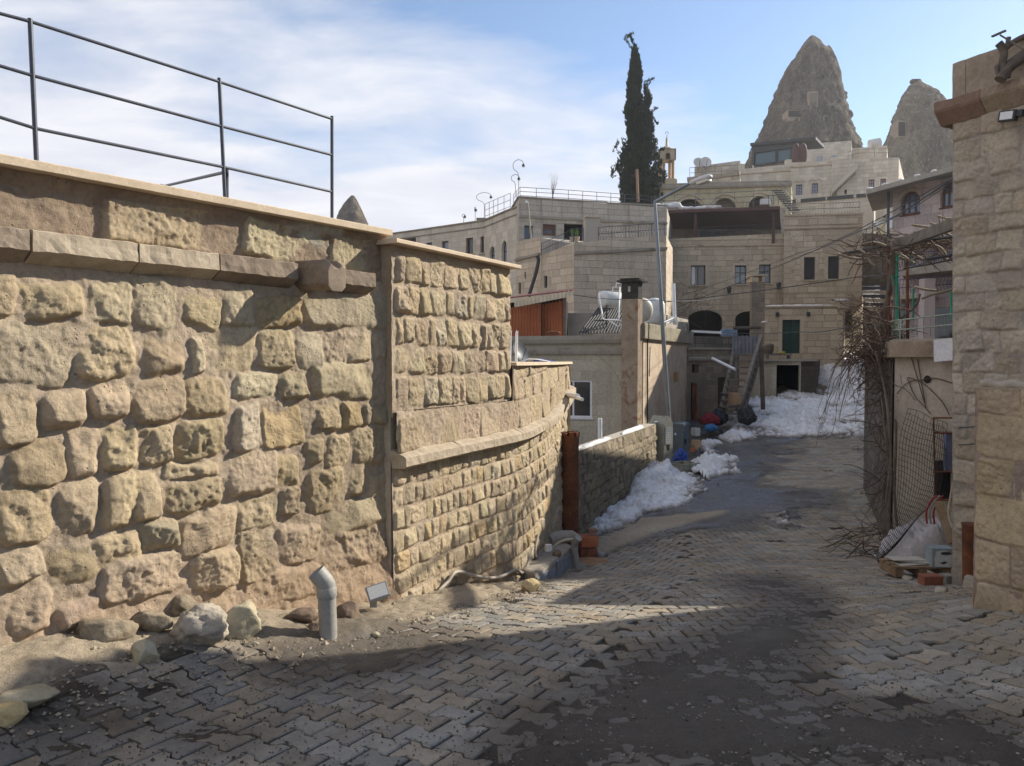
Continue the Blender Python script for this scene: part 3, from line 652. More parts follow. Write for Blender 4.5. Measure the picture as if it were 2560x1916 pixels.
# interlocking pavers, laid in three fields
def pave():
    L, Wd, A = .208, .145, .0148; T = .013
    pf = [(0, A), (.22, A), (.36, -A), (.64, -A), (.78, A), (1, A)]
    fields = [(R(-29), lambda x, y: x < -.1 + (y - 3) * .41 if y < 7.5 else x < 1.7 + (y - 7.5) * .2, 1), (R(3), lambda x, y: not (x < -.1 + (y - 3) * .41 if y < 7.5 else x < 1.7 + (y - 7.5) * .2) and y >= 4.0 + (x - 1.4) * .62, 2), (R(23), lambda x, y: not (x < -.1 + (y - 3) * .41) and y < 4.0 + (x - 1.4) * .62, 3)]
    V = []; Fc = []; Cc = []; rg = random.Random(3)
    for ang, ok, sd in fields:
        ca, sa = math.cos(ang), math.sin(ang)
        for r in range(-70, 180):
            for c in range(-66, 122):
                u0, v0 = (c + .5 * (r % 2)) * L + .01 * math.sin(r * 1.7), r * Wd
                xc, yc = u0 * ca - v0 * sa, u0 * sa + v0 * ca
                if not (-3.2 < xc < 10.5 and 1.7 < yc < 22): continue
                if not ok(xc, yc): continue
                if not inside(PAVED, np.array(xc), np.array(yc)): continue
                if rg.random() < .006: continue
                g = .0125 + (.005 * rg.random()); dr = rg.uniform(-.008, .008); dz = rg.gauss(0, .0014); tx, ty = rg.gauss(0, .007), rg.gauss(0, .007)
                ol = []
                for t, a in pf: ol.append(((t - .5) * L, -(Wd / 2) - a))
                for t, a in pf[::-1]: ol.append(((t - .5) * L, (Wd / 2) + a))
                o2 = []
                for x, y in ol:
                    x2 = x - math.copysign(g / 2, x) if abs(abs(x) - L / 2) < 1e-6 else x
                    y2 = y - math.copysign(g / 2, y); o2.append((x2 + rg.gauss(0, .0012), y2 + rg.gauss(0, .0012)))
                b = len(V); n = len(o2); cd, sd_ = math.cos(dr), math.sin(dr)
                for ins, zz_ in ((0, -.03), (0, -.006), (.006, 0)):
                    for x, y in o2:
                        sx_ = (abs(x) - ins) / abs(x) if abs(x) > .02 else 1; sy_ = (abs(y) - ins) / abs(y) if abs(y) > .02 else 1
                        x3, y3 = x * sx_, y * sy_; x4, y4 = x3 * cd - y3 * sd_, x3 * sd_ + y3 * cd
                        wx, wy = xc + x4 * ca - y4 * sa, yc + x4 * sa + y4 * ca
                        V.append((wx, wy, zz_ + dz + x4 * tx + y4 * ty))
                for k in range(2):
                    for i in range(n): Fc.append((b + k * n + i, b + k * n + (i + 1) % n, b + (k + 1) * n + (i + 1) % n, b + (k + 1) * n + i))
                Fc.append(tuple(range(b + 2 * n, b + 3 * n)))
                q = rg.uniform(.80, 1.18); wr = rg.uniform(-.02, .02)
                Cc += [(.268 * q + wr, .235 * q, .193 * q - wr, 0)] * (3 * n)
    V = np.array(V); Cc = np.array(Cc); V[:, 2] += zg(V[:, 0], V[:, 1]) + .006 * fbm(V[:, 0] * .9, V[:, 1] * .9, 3, 2)
    m, h, wet = mudfield(V[:, 0], V[:, 1]); n3 = fbm(V[:, 0] * 1.5, V[:, 1] * 1.5, 4, 24)
    n9 = fbm(V[:, 0] * 5, V[:, 1] * 5, 4, 91); f = np.clip(wet * .9 + m ** .45 * (.92 + .3 * n9) + .18 * sstep(.15, .5, n3), 0, .88)[:, None]; Cc[:, :3] = Cc[:, :3] * (1 - f) + np.array([.10, .082, .064]) * f; Cc[:, 3] = np.clip(wet * .8 + .1 * m, 0, 1)
    me = bpy.data.meshes.new('pavement'); me.from_pydata(V.tolist(), [], Fc)
    at = me.color_attributes.new('Col', 'FLOAT_COLOR', 'POINT'); at.data.foreach_set('color', Cc.astype(np.float32).ravel())
    tag(link('pavement', me, M_PAVE), kind='structure')
pave()

# grit lying on the paving
def scatter_grit(name, n, region, size, m, colr, seed):
    rg = random.Random(seed); V = []; Fc = []
    for _ in range(n):
        x, y = region(rg); s_ = rg.uniform(*size) * (1 if rg.random() < .93 else 2.0); b = len(V); z = zgs(x, y) + .004 + s_ * .2
        a = rg.uniform(0, 6.28)
        for k in range(5): V.append((x + s_ * math.cos(a + k * 1.257) * rg.uniform(.6, 1.2), y + s_ * math.sin(a + k * 1.257) * rg.uniform(.6, 1.2), z + rg.uniform(-.3, .2) * s_))
        V.append((x, y, z + s_ * rg.uniform(.4, .9)))
        for k in range(5): Fc.append((b + k, b + (k + 1) % 5, b + 5))
    me = bpy.data.meshes.new(name); me.from_pydata(V, [], Fc); tag(link(name, me, m), colr or 'loose dark grit and stone chips strewn over the pavers' if size[1] < .01 else 'tan rubble chips strewn along the foot of the left walls', 'grit', kind='stuff')
M_GRIT = mat('dark grit', (.03, .025, .022), (.09, .075, .06), 30, .9, 0)
def reg(rg):
    while True:
        y = 2.4 + 5.5 * rg.random() ** 1.5; x = rg.uniform(-.66, .68) * y
        if fbm(np.array(x * 1.2), np.array(y * 1.2), 3, 71) > -.30 + .5 * (rg.random() - .5) and (x + 2.53) * .821 - (y - 3.9) * .571 > .55: return x, y
scatter_grit('road_grit', 6500, reg, (.0025, .0065), M_GRIT, None, 4)

def reg2(rg):
    while True:
        y = rg.uniform(3.2, 7.6); x = rg.uniform(-2.6, .3); d = (x + 2.53) * .821 - (y - 3.9) * .571
        if .02 < d < .95 * rg.random() ** .5 + .1: return x, y
scatter_grit('verge_rubble', 2600, reg2, (.004, .013), mat('tan rubble chips', (.22, .175, .12), (.40, .33, .245), 30, .95, 0), None, 6)
def reg3(rg):
    while True:
        x, y = rg.uniform(-.6, 3.2), 2.6 + 5 * rg.random() ** 1.4
        if inside(MUDS[0][0], np.array(x), np.array(y)): return x, y
scatter_grit('track_chips', 900, reg3, (.003, .009), mat('pale track chips', (.14, .12, .10), (.27, .24, .20), 30, .9, 0), 'pale stone chips and crumbs trodden into the dark muddy track', 8)
# snow
m_, nt_, b_ = newmat('old snow'); co_ = objco(nt_); a_ = noise(nt_, 3, 6, co_, .65); f_ = noise(nt_, 18, 6, co_, .7)
c_ = ramp(nt_, mth(nt_, 'ADD', mth(nt_, 'MULTIPLY', a_, .55), mth(nt_, 'MULTIPLY', f_, .45)), [(.35, (.22, .175, .135)), (.45, (.56, .53, .50)), (.60, (.78, .80, .83))])
nt_.links.new(c_, b_.inputs['Base Color']); b_.inputs['Roughness'].default_value = .6; b_.inputs['Subsurface Weight'].default_value = 0
bump(nt_, b_, f_, .8, .03); M_SNOW = m_
m_, nt_, b_ = newmat('trodden dirty snow'); co_ = objco(nt_); at_ = nd(nt_, 'ShaderNodeAttribute'); at_.attribute_name = 'Col'; a_ = noise(nt_, 1.6, 7, co_, .7, .4); f_ = noise(nt_, 16, 7, co_, .75)
k_ = mth(nt_, 'ADD', mth(nt_, 'MULTIPLY', at_.outputs[2], .36), mth(nt_, 'ADD', mth(nt_, 'MULTIPLY', a_, .50), mth(nt_, 'MULTIPLY', f_, .35)))
c_ = ramp(nt_, k_, [(.53, (.10, .082, .065)), (.65, (.33, .295, .26)), (.75, (.64, .63, .63)), (.89, (.84, .86, .90))]); nt_.links.new(c_, b_.inputs['Base Color']); b_.inputs['Roughness'].default_value = .55; bump(nt_, b_, f_, .9, .03); M_SNOWG = m_
def snow(name, label, heaps, box, res, thr, seed, lump=.05, group=None):
    X, Y = np.meshgrid(np.arange(box[0], box[1], res), np.arange(box[2], box[3], res), indexing='ij')
    h = np.full(X.shape, -.12)
    for k, (poly, hm, rad) in enumerate(heaps):
        s = softmask(poly, X, Y, rad, seed + k, rad * .8, 24); h = np.maximum(h, -.12 + s ** .8 * (hm + .12))
    n1 = fbm(X * 2.2, Y * 2.2, 5, seed + 3, .6); n2 = fbm(X * 8, Y * 8, 4, seed + 7, .6)
    n3 = fbm(X * 19, Y * 19, 3, seed + 9); h = h + (lump * 2.4 * (fbm(X * .9, Y * .9, 4, seed + 12) - .05) * (lump > .06) + lump * 1.4 * n1 + lump * 1.2 * n2 + lump * 1.1 * np.abs(n2) + lump * .6 * n3) * sstep(-.12, .0, h)
    keep = (h[:-1, :-1] > thr) | (h[1:, 1:] > thr)
    tag(grid_mesh(name, np.stack([X, Y, zg(X, Y) + h], -1), M_SNOWG, keep=keep, cols={'Col': np.repeat(np.clip(h / .10, 0, 1)[..., None] ** .7, 4, -1)}), label, 'snow', kind='stuff')
LW0, LW1 = P(1452, 1129, 11.0), P(1641, 1062, 17.0)
def lwpt(t, o=0):
    d = (LW1 - LW0); n = Vector((d.y, -d.x, 0)).normalized(); return tuple((LW0 + d * t + n * o).xy)
snow('snow_heap', 'dirty white snow heap shovelled against the low stone wall', [([lwpt(-.01), lwpt(.95), lwpt(.90, .4), lwpt(.74, 1.1), lwpt(.5, 1.15), lwpt(.02, .35)], .13, .30), ([lwpt(.50), lwpt(.95), lwpt(.93, .4), lwpt(.80, .75), lwpt(.55, .55)], .44, .45), ([lwpt(.78), lwpt(.95), lwpt(.93, .28), lwpt(.80, .35)], .56, .3)], (.4, 5.8, 10, 18.6), .033, -.005, 5, .055)
snow('snow_patch', 'low snow patch beside the water trough and cabinet', [(gpoly([(1725, 1180), (1748, 1108), (1790, 1112), (1835, 1165), (1818, 1182), (1770, 1200), (1755, 1232), (1735, 1235)]), .14, .4)], (3.8, 7.5, 14.5, 21.5), .04, -.005, 15, .07)
snow('snow_bank', 'broad trampled snow covering the lane up to the stone steps', [(gpoly([(1812, 1108), (1845, 1035), (1868, 1004), (1960, 995), (2010, 960), (2008, 905), (2035, 885), (2100, 872), (2135, 900), (2165, 1000), (2195, 1060), (2235, 1085), (2220, 1120), (2150, 1092), (2050, 1096), (1990, 1084), (1940, 1092), (1890, 1078), (1830, 1112)]), .10, .6), (gpoly([(2046, 1000), (2044, 910), (2062, 880), (2112, 868), (2160, 905), (2200, 1010), (2120, 1020)]), .22, .5), (gpoly([(1800, 1118), (1812, 1100), (1880, 1082), (1850, 1108)]), .07, .3)], (5, 17.5, 19, 40), .05, .0, 25, .075)
snow('snow_clump', 'thin dirty snow clump melting in the middle of the lane', [(gpoly([(1925, 1325), (1930, 1275), (1975, 1268), (2000, 1300), (1990, 1330)]), .02, .3), (gpoly([(2110, 1140), (2170, 1110), (2225, 1105), (2200, 1130)]), .05, .3)], (3.2, 8.6, 9.5, 20), .035, .0, 35, .05)
# ---------------------------------------------------------------- things lying along the lane
def rockmesh(c, size, seed, rough=.18, facets=6, sub=4, rz=0):
    bm = bmesh.new(); bmesh.ops.create_icosphere(bm, subdivisions=sub, radius=1)
    rg = random.Random(seed); pl = []
    for _ in range(facets):
        n = Vector((rg.gauss(0, 1), rg.gauss(0, 1), rg.gauss(0, .8))).normalized(); pl.append((n, rg.uniform(.58, .82) if facets > 3 else rg.uniform(.62, .85)))
    off = Vector((rg.random() * 50, rg.random() * 50, 0)); mz = Matrix.Rotation(rz, 3, 'Z')
    for v in bm.verts:
        p = v.co.copy()
        for n, d in pl:
            k = p.dot(n) - d
            if k > 0: p -= n * k * .93
        q = 1 + rough * (mnoise.noise(p * 1.3 + off) * .7 + .45 * mnoise.noise(p * 3.4 + off) + .3 * mnoise.noise(p * 8 + off) + .22 * mnoise.noise(p * 18 + off))
        p = p * q
        v.co = mz @ Vector((p.x * size[0], p.y * size[1], p.z * size[2])) + Vector(c)
    mb = MB(); bm.verts.ensure_lookup_table()
    mb.add([v.co.copy() for v in bm.verts], [tuple(v.index for v in f.verts) for f in bm.faces], smooth=sub > 3); bm.free(); return mb
def rock(name, label, pix, size, m, seed, Y=None, lift=.35, group=None, cat='stone', **kw):
    g = ground(*pix) if Y is None else P(*pix, Y)
    o = rockmesh(g + Vector((0, 0, size[2] * lift)), size, seed, **kw).build(name, m)
    return tag(o, label, cat, group)
M_RKG = mat('grey knobbly stone', (.30, .255, .20), (.46, .405, .33), 8, .95, 1.0, .02, s2=40)
M_RKB = mat('pale tuff stone', (.33, .285, .19), (.46, .40, .28), 5, .9, .8, .012)
M_RKD = mat('brown volcanic stone', (.115, .08, .058), (.215, .155, .11), 9, .9, .8, .012)
M_RKM = mat('mossy foundation stone', (.19, .155, .105), (.33, .265, .185), 7, .95, .9, .014, stain=((.10, .085, .05), 5, .56))
M_RKY = mat('yellow stone', (.38, .28, .13), (.5, .40, .23), 7, .9, .7, .01)
rock('boulder', 'grey knobbly boulder lying at the foot of the big wall', (508, 1606), (.142, .12, .115), M_RKG, 4, rough=.42, facets=3, lift=.72)
rock('boulder', 'smooth pale angular boulder touching the grey knobbly boulder', (598, 1585), (.150, .125, .115), M_RKB, 9, rough=.16, facets=12, lift=.65)
rock('wedge_stone', 'small wedge shaped stone alone at the edge of the pavers', (366, 1650), (.085, .075, .07), M_RKB, 15, rough=.12, facets=13, lift=.5, sub=3)
rock('brown_stone', 'flat brown stone left of the grey drain pipe', (753, 1553), (.105, .08, .065), M_RKD, 21, rough=.15, facets=13, lift=.5)
rock('brown_stone', 'small brown stone half hidden by the foot of the drain pipe', (785, 1576), (.05, .05, .04), M_RKD, 23, rough=.15, facets=13, lift=.5, sub=3)
rock('brown_stone', 'brown block right behind the grey drain pipe', (866, 1552), (.095, .08, .085), M_RKD, 27, rough=.12, facets=13, lift=.6)
rock('foundation_stone', 'squarish stone at the wall foot, left of the grey knobbly boulder', (378, 1578), (.125, .09, .085), M_RKM, 31, rough=.14, facets=13, lift=.5)
rock('foundation_stone', 'long low dark stone at the wall foot, farthest left of its row', (262, 1596), (.19, .10, .075), M_RKM, 33, rough=.14, facets=12, lift=.4)
rock('foundation_stone', 'dark stone behind the grey knobbly boulder', (462, 1545), (.115, .09, .09), M_RKM, 35, rough=.16, facets=12, lift=.5)
rock('foundation_stone', 'broad broken stone under the wall, behind the floodlight', (890, 1512), (.19, .10, .13), M_RKM, 37, rough=.16, facets=13, lift=.75)
rock('foundation_stone', 'low stone under the wall, right of the floodlight', (948, 1510), (.09, .07, .10), M_RKM, 39, rough=.16, facets=13, lift=.6)
rock('flat_stone', 'flat grey slab lying at the left edge of the lane', (55, 1760), (.15, .12, .045), M_RKB, 41, rough=.14, facets=10, lift=.5)
rock('flat_stone', 'yellowish stone below the flat slab at the left edge', (32, 1800), (.085, .07, .05), M_RKY, 43, rough=.12, facets=10, lift=.5)
rock('yellow_stone', 'yellowish stone lying where the curved wall meets the concrete ledge', (1326, 1478), (.095, .085, .07), M_RKY, 45, rough=.14, facets=13, lift=.5)
for k, (x, y, s_) in enumerate(((1000, 1556, .03), (1075, 1551, .035), (940, 1590, .03), (1905, 1505, .028), (1910, 1492, .02), (1480, 1640, .02), (250, 1625, .02), (640, 1612, .02))):
    rock('pebble', ['small pale chip of stone beside the damp patch', 'flat pale chip on the damp pavers below the curved wall', 'narrow stone chip next to the drain pipe puddle', 'dark clod in the muddy track, the larger of two', 'dark clod in the muddy track, the smaller of two', 'single dark pebble in the middle of the clean pavers', 'small pebble near the row of foundation stones', 'small pebble by the smooth pale boulder'][k], (x, y), (s_, s_ * .8, s_ * .6), M_RKB if k < 3 or k > 5 else M_RKD, 60 + k, lift=.5, sub=2, facets=4)

# grey plastic drain pipe with an elbow
M_PVC = mat('grey weathered pvc', (.25, .24, .215), (.33, .315, .285), 6, .55, .1, .002, spec=.35, stain=((.17, .13, .09), 4, .56))
M_PVCW = mat('white pvc', (.72, .73, .74), (.8, .8, .8), 9, .4, .05, .002, spec=.5)
g = ground(822, 1592)
dp = thing('drain_pipe', 'grey plastic drain pipe standing upright with a tilted open elbow', 'pipe', tuple(g))
k = g.y / F; r0 = 22.5 * k
up_ = lambda y: g + Vector((-.004 * (1590 - y) / 40, 0, (1590 - y) * k))
MB().tube([g - Vector((0, 0, .1)), up_(1486)], r0, 24).build('pipe', M_PVC, dp)
MB().tube([up_(1490), up_(1487), up_(1466), up_(1463)], [r0 * 1.06, r0 * 1.13, r0 * 1.13, r0 * 1.06], 24).build('collar', M_PVC, dp)
a = up_(1466); dv = Vector((-.60, -.10, .79)).normalized(); c1 = a + Vector((-.002, 0, .02)); c2 = c1 + Vector((-.012, -.003, .022)); c3 = c2 + dv * .075
mb = MB(); mb.tube([a, c1, c2, c3], [r0 * 1.05] * 4, 24, caps=False); mb.tube([c3, c3 - dv * .001, c3 - dv * .07], [r0 * 1.05, r0 * .93, r0 * .93], 24, caps=False); mb.tube([c3 - dv * .068, c3 - dv * .07], [r0 * .93, r0 * .93], 24); mb.build('elbow', M_PVC, dp)
# floodlight
M_ALU = mat('grey aluminium', (.22, .22, .22), (.32, .32, .31), 20, .5, .1, .002, metallic=.4)
m_, nt_, b_ = newmat('ribbed reflector'); wv = nd(nt_, 'ShaderNodeTexWave'); wv.inputs['Scale'].default_value = 60; wv.bands_direction = 'Y'; nt_.links.new(objco(nt_), wv.inputs[0])
nt_.links.new(ramp(nt_, wv.outputs[1], [(.2, (.55, .52, .45)), (.6, (.85, .83, .76))]), b_.inputs['Base Color']); b_.inputs['Roughness'].default_value = .3; M_REF = m_
fc = P(944, 1480, 5.45); fl = thing('floodlight', 'small grey floodlight tilted upward at the foot of the wall', 'floodlight', tuple(fc))
fm = Matrix.Rotation(R(18), 4, 'Z') @ Matrix.Rotation(R(-14), 4, 'Y') @ Matrix.Rotation(R(52), 4, 'X')
MB().box(fc + fm @ Vector((0, 0, -.03)), (.135, .095, .055), M=fm, taper=.8).build('housing', M_ALU, fl, bevel=.006)
MB().box(fc + fm @ Vector((0, 0, .004)), (.15, .11, .018), M=fm).build('bezel', M_ALU, fl, bevel=.004)
MB().box(fc + fm @ Vector((0, 0, .012)), (.128, .09, .01), M=fm).build('lens', M_REF, fl)
mb = MB(); mb.box(fc + Vector((-.035, .03, -.07)), (.05, .008, .10)); mb.box(fc + Vector((-.06, .015, -.02)), (.012, .05, .05)); mb.build('bracket', M_ALU, fl)

# conduit pinned along the foot of the curved wall
M_COND = mat('grey dusty conduit', (.36, .31, .25), (.45, .40, .33), 12, .6, .2, .002)
cpx = cX / cY * F + CX
def wallY(x): return float(np.interp(x, cpx, cY))
def smooth(pts, n=6): return catmull([Vector(p) for p in pts], n)
c1_ = [(1083, 1500), (1100, 1475), (1120, 1455), (1143, 1430), (1198, 1442), (1245, 1444), (1288, 1426), (1306, 1433), (1317, 1417), (1332, 1370)]
c2_ = [(1344, 1338), (1337, 1384), (1350, 1402), (1366, 1408), (1375, 1384), (1390, 1362), (1412, 1351), (1433, 1348)]
tag(MB().tube(smooth([P(x, y, wallY(x) - .17) for x, y in c1_]), .0155, 8).build('cable_conduit', M_COND), 'dusty grey conduit sagging along the foot of the curved wall', 'conduit')
tag(MB().tube(smooth([P(x, y, min(8.7, wallY(x) - .22)) for x, y in c2_]), .0165, 8).build('cable_conduit', M_COND), 'looped grey conduit running over the concrete ledge', 'conduit')
# concrete ledge with stuck tiles, at the end of the curved wall
M_CONC = mat('rough concrete', (.30, .26, .21), (.42, .37, .30), 8, .95, .6, .01)
m_, nt_, b_ = newmat('streaked marble tile'); n_ = noise(nt_, 9, 6, objco(nt_), .7, 3.0)
nt_.links.new(ramp(nt_, n_, [(.4, (.17, .19, .22)), (.56, (.30, .33, .37)), (.7, (.5, .52, .53))]), b_.inputs['Base Color']); b_.inputs['Roughness'].default_value = .45; M_TILE = m_
lg = thing('concrete_ledge', 'low concrete ledge faced with bluish marble offcuts beside the curved wall', 'ledge', (0.3, 8.5, -2.4))
p0, p1 = P(1338, 1462, 7.75), P(1432, 1425, 8.95); q0, q1 = Vector((.10, 8.0, 0)), Vector((.48, 9.6, 0))
MB().prism([(p0.x, p0.y), (p1.x, p1.y), (q1.x, q1.y), (q0.x, q0.y)], -2.75, -2.13).build('body', M_CONC, lg, bevel=.03)
dd_ = (p1 - p0); nn_ = Vector((dd_.y, -dd_.x, 0)).normalized()
for t0, t1, z0, z1 in ((.02, .3, -2.36, -2.18), (.32, .5, -2.40, -2.22), (.52, .7, -2.38, -2.17), (.72, .97, -2.40, -2.20)):
    a = p0.lerp(p1, t0) + nn_ * .012; b = p0.lerp(p1, t1) + nn_ * .012
    MB().add([(a.x, a.y, z0), (b.x, b.y, z0 - .01), (b.x, b.y, z1), (a.x, a.y, z1 + .01)], [(0, 1, 2, 3)]).add([(a.x - nn_.x * .02, a.y - nn_.y * .02, z1 + .01), (b.x - nn_.x * .02, b.y - nn_.y * .02, z1), (b.x, b.y, z1), (a.x, a.y, z1 + .01)], [(3, 2, 1, 0)]).build('tile', M_TILE, lg)
rock('ledge_stone', 'brown stone sitting on top of the concrete ledge', (1394, 1388), (.055, .045, .045), M_RKD, 51, Y=8.5, lift=.3, sub=3)
jb = P(1371, 1370, 8.45); o = MB().box(jb, (.07, .05, .075), rz=.4).build('junction_box', mat('white plastic', (.6, .6, .58), (.7, .7, .68), 9, .5, .1), None, bevel=.006); tag(o, 'small white junction box on the wall above the ledge', 'junction box')
dsp = thing('downspout', 'grey plastic downspout with a bent top at the corner of the concrete ledge', 'pipe', tuple(P(1447, 1432, 8.85)))
MB().tube([P(1447, 1436, 8.85), P(1436, 1372, 8.85)], .036, 16).build('pipe', M_PVC, dsp)
MB().tube([P(1437.5, 1378, 8.85), P(1435, 1366, 8.85)], .042, 16).build('collar', M_PVC, dsp)
MB().tube([P(1435, 1368, 8.85), P(1436, 1358, 8.83), P(1446, 1345, 8.78)], [.037, .04, .043], 16).build('elbow', M_PVC, dsp)
tag(MB().tube([P(1372, 1352, 9.0), P(1400, 1342, 9.1), P(1428, 1341, 9.2), P(1444, 1350, 9.2)], [.07, .075, .07, .06], 12).build('cement_roll', M_CONC), 'rounded ridge of cement sealing the foot of the rusty column', 'cement')

# rusty steel column
m_, nt_, b_ = newmat('rusted steel'); co_ = objco(nt_); a_ = noise(nt_, 3.2, 8, co_, .7, .8); f_ = noise(nt_, 26, 6, co_, .7)
c_ = ramp(nt_, a_, [(.3, (.035, .018, .012)), (.47, (.13, .042, .018)), (.6, (.21, .075, .028)), (.75, (.30, .15, .07))]); c_ = mixc(nt_, .6, c_, ramp(nt_, f_, [(.3, (.5, .5, .5)), (.7, (1.3, 1.3, 1.3))]), 'MULTIPLY')
nt_.links.new(c_, b_.inputs['Base Color']); b_.inputs['Roughness'].default_value = .85; bump(nt_, b_, f_, .7, .008); M_RUST = m_
RC = P(1422, 1340, 9.95); rr_ = 24.5 / F * 9.95
rc = thing('rusty_column', 'thick rust brown steel pipe column at the end of the curved wall', 'column', tuple(RC - Vector((0, 0, .35))))
ztop = zat(1088, 9.95); prof = [(rr_ * (1 + .012 * math.sin(k * 2.1)), lerp(-2.7, ztop, k / 24)) for k in range(25)]
prof[13] = (rr_ * 1.05, prof[13][1]); prof[23] = (rr_ * 1.04, prof[23][1])
MB().lathe((RC.x, RC.y, 0), prof, 24).build('shaft', M_RUST, rc)
mb = MB()
for k in range(9):
    t = k * .7; mb.box((RC.x + rr_ * .8 * math.cos(t), RC.y + rr_ * .8 * math.sin(t), ztop + .012), (.07, .05, .05 * (.5 + rnd.random())), rz=t)
mb.build('broken_rim', M_RUST, rc)
# hollow red bricks
M_BRK = mat('hollow red brick', (.36, .115, .055), (.46, .17, .085), 14, .9, .4, .006, stain=((.2, .12, .08), 6, .6))
M_HOLE = mat('dark hole', (.015, .012, .01), (.03, .025, .02), 10, .95, 0)
def hollow_brick(c, size, rz, label, m=M_BRK, group=None):
    L, w, h = size; t = thing('hollow_brick', label, 'brick', tuple(c), group)
    mz = Matrix.Rotation(rz, 4, 'Z'); mb = MB(); mb.box(c, size, rz=rz); mb.build('body', m, t, bevel=.004)
    mb = MB()
    for i in (-1, 0, 1):
        for j in (-.5, .5): mb.box(Vector(c) + mz @ Vector((i * w * .28, -L * 0 - w * 0, j * h * .42)) + mz @ Vector((0, 0, 0)), (w * .2, w * 1.02, h * .3), rz=rz) if False else mb.box(Vector(c) + mz @ Vector((L / 2 + .0005, i * w * .28, j * h * .42)), (.004, w * .2, h * .3), rz=rz)
    mb.build('cell_holes', M_HOLE, t)
    return t
hollow_brick(P(1470, 1352, 9.55), (.21, .19, .125), .15, 'red hollow brick, the upper of two stacked behind the downspout')
hollow_brick(P(1469, 1384, 9.5), (.21, .19, .14), .10, 'dark red hollow brick, the lower of two stacked behind the downspout', mat('dark red brick', (.10, .045, .03), (.26, .10, .06), 9, .9, .4, .006))  # lower brick in a darker, uneven red
tag(MB().box(P(1480, 1327, 9.55), (.11, .08, .05), rz=.3).build('brick_half', mat('brown clay brick', (.2, .12, .08), (.28, .17, .11), 14, .9, .4, .006), None, bevel=.006), 'brown broken half brick on top of the red hollow bricks', 'brick')
sp_ = thing('pipe_stub', 'short grey pipe stub poking out beside the red bricks', 'pipe', tuple(P(1500, 1392, 9.5)))
MB().tube([P(1490, 1388, 9.6), P(1513, 1394, 9.5)], .05, 14).build('pipe', M_PVC, sp_); MB().tube([P(1513, 1394, 9.5), P(1513.4, 1394, 9.498)], .04, 14).build('bore', M_HOLE, sp_)
mb = rockmesh(P(1475, 1432, 9.2), (.42, .38, .16), 77, rough=.12, facets=0); tag(mb.build('earth_mound', mat('reddish sandy earth', (.24, .13, .065), (.36, .22, .12), 7, .95, .7, .01)), 'reddish earth mound spilling round the red bricks', 'earth')

# low stone wall behind the snow
lowm = thing('low_wall', 'low wall of small grey tuff stones behind the snow heap', 'wall', tuple(LW0 + Vector((0, 0, -1.2))))
LD = (LW1 - LW0); LLEN = Vector((LD.x, LD.y, 0)).length; LU = Vector((LD.x, LD.y, 0)).normalized(); LN = Vector((LU.y, -LU.x, 0))
rg = random.Random(9); ls = []; z = 0.0
for h_ in (.20, .15, .13, .16, .14, .15, .14, .15, .15): ls += course_stones(-1.0, LLEN + .1, z, z - h_, .16, .5, 'sdgbsd', rg, (.02, .25)); z -= h_
sg, zgv = np.meshgrid(np.arange(-1.0, LLEN + .1, .02), np.arange(-1.36, .02, .016), indexing='ij')
PALK = dict(PAL)
H, C = stonefield(sg, zgv, ls, mort=(.22, .19, .15), seed=44, depth=.036, rough=.016, warp=.014, base=.0, base_noise=.01)
C[..., :3] *= .66 * np.array([.97, 1, 1.02])
XYZ = np.stack([LW0.x + LU.x * sg + LN.x * H, LW0.y + LU.y * sg + LN.y * H, LW0.z + zgv + LD.z * sg / LLEN], -1)
grid_mesh('masonry', XYZ, M_MAS, lowm, cols={'Col': C})
mb = MB(); a, b = LW0 - LU * 1.0, LW1 + LU * .1
mb.prism([tuple((a - LN * .025).xy), tuple((b - LN * .025).xy), tuple((b - LN * .28).xy), tuple((a - LN * .28).xy)], -2.8, [a.z + .012, b.z + .012, b.z + .012, a.z + .012]); mb.build('wall_core', M_CONC, lowm)
mb = MB()
for t0, t1, w in ((.0, .35, .05), (.5, .82, .07)):
    pts = [LW0.lerp(LW1, lerp(t0, t1, k / 8)) - LN * (.08 + .02 * math.sin(k * 2)) + Vector((0, 0, .015)) for k in range(9)]; mb.tube(pts, [.01] + [w * (.6 + .4 * math.sin(k * 1.9) ** 2) for k in range(7)] + [.01], 8)
mb.build('snow_strip', M_SNOW, lowm)

# street fountain with trough
M_FNT = mat('grey green cement render', (.23, .225, .18), (.33, .32, .26), 6, .9, .5, .006, stain=((.12, .11, .08), 3, .56))
fg = ground(1655, 1178); FYs = 17.0; fb = P(1657, 1172, FYs)
ft = thing('street_fountain', 'grey cement street fountain with gabled head and stone trough', 'fountain', tuple(fb))
ang = R(38); fx = Vector((math.cos(ang), math.sin(ang), 0)); fy = Vector((-fx.y, fx.x, 0))   # fx along the front face, front faces right and towards the viewer
k = FYs / F; fbz = fb.z - .1; zs, zp = zat(1060, FYs), zat(1041, FYs)
wv_, dv_ = .235, .40
c0 = P(1659.5, 1100, FYs); c0.z = 0
fxr = Vector((.80, .60, 0)); fyl = Vector((-.72, .69, 0))                                    # front edge runs right/back, side runs left/back
A = c0; B = c0 + fxr * .29; D = c0 + fyl * .40; Cc_ = B + fyl * .40; mid = (A + B) / 2; midb = (D + Cc_) / 2
vs = [(q.x, q.y, z_) for z_ in (fbz, zs) for q in (A, B, Cc_, D)] + [(mid.x, mid.y, zp), (midb.x, midb.y, zp)]
MB().add(vs, [(0, 1, 5, 8, 4), (1, 2, 6, 5), (2, 3, 7, 9, 6), (3, 0, 4, 7), (4, 8, 9, 7), (8, 5, 6, 9)]).build('pillar', M_FNT, ft, bevel=.012)
fn = Vector((fxr.y, -fxr.x, 0)).normalized()
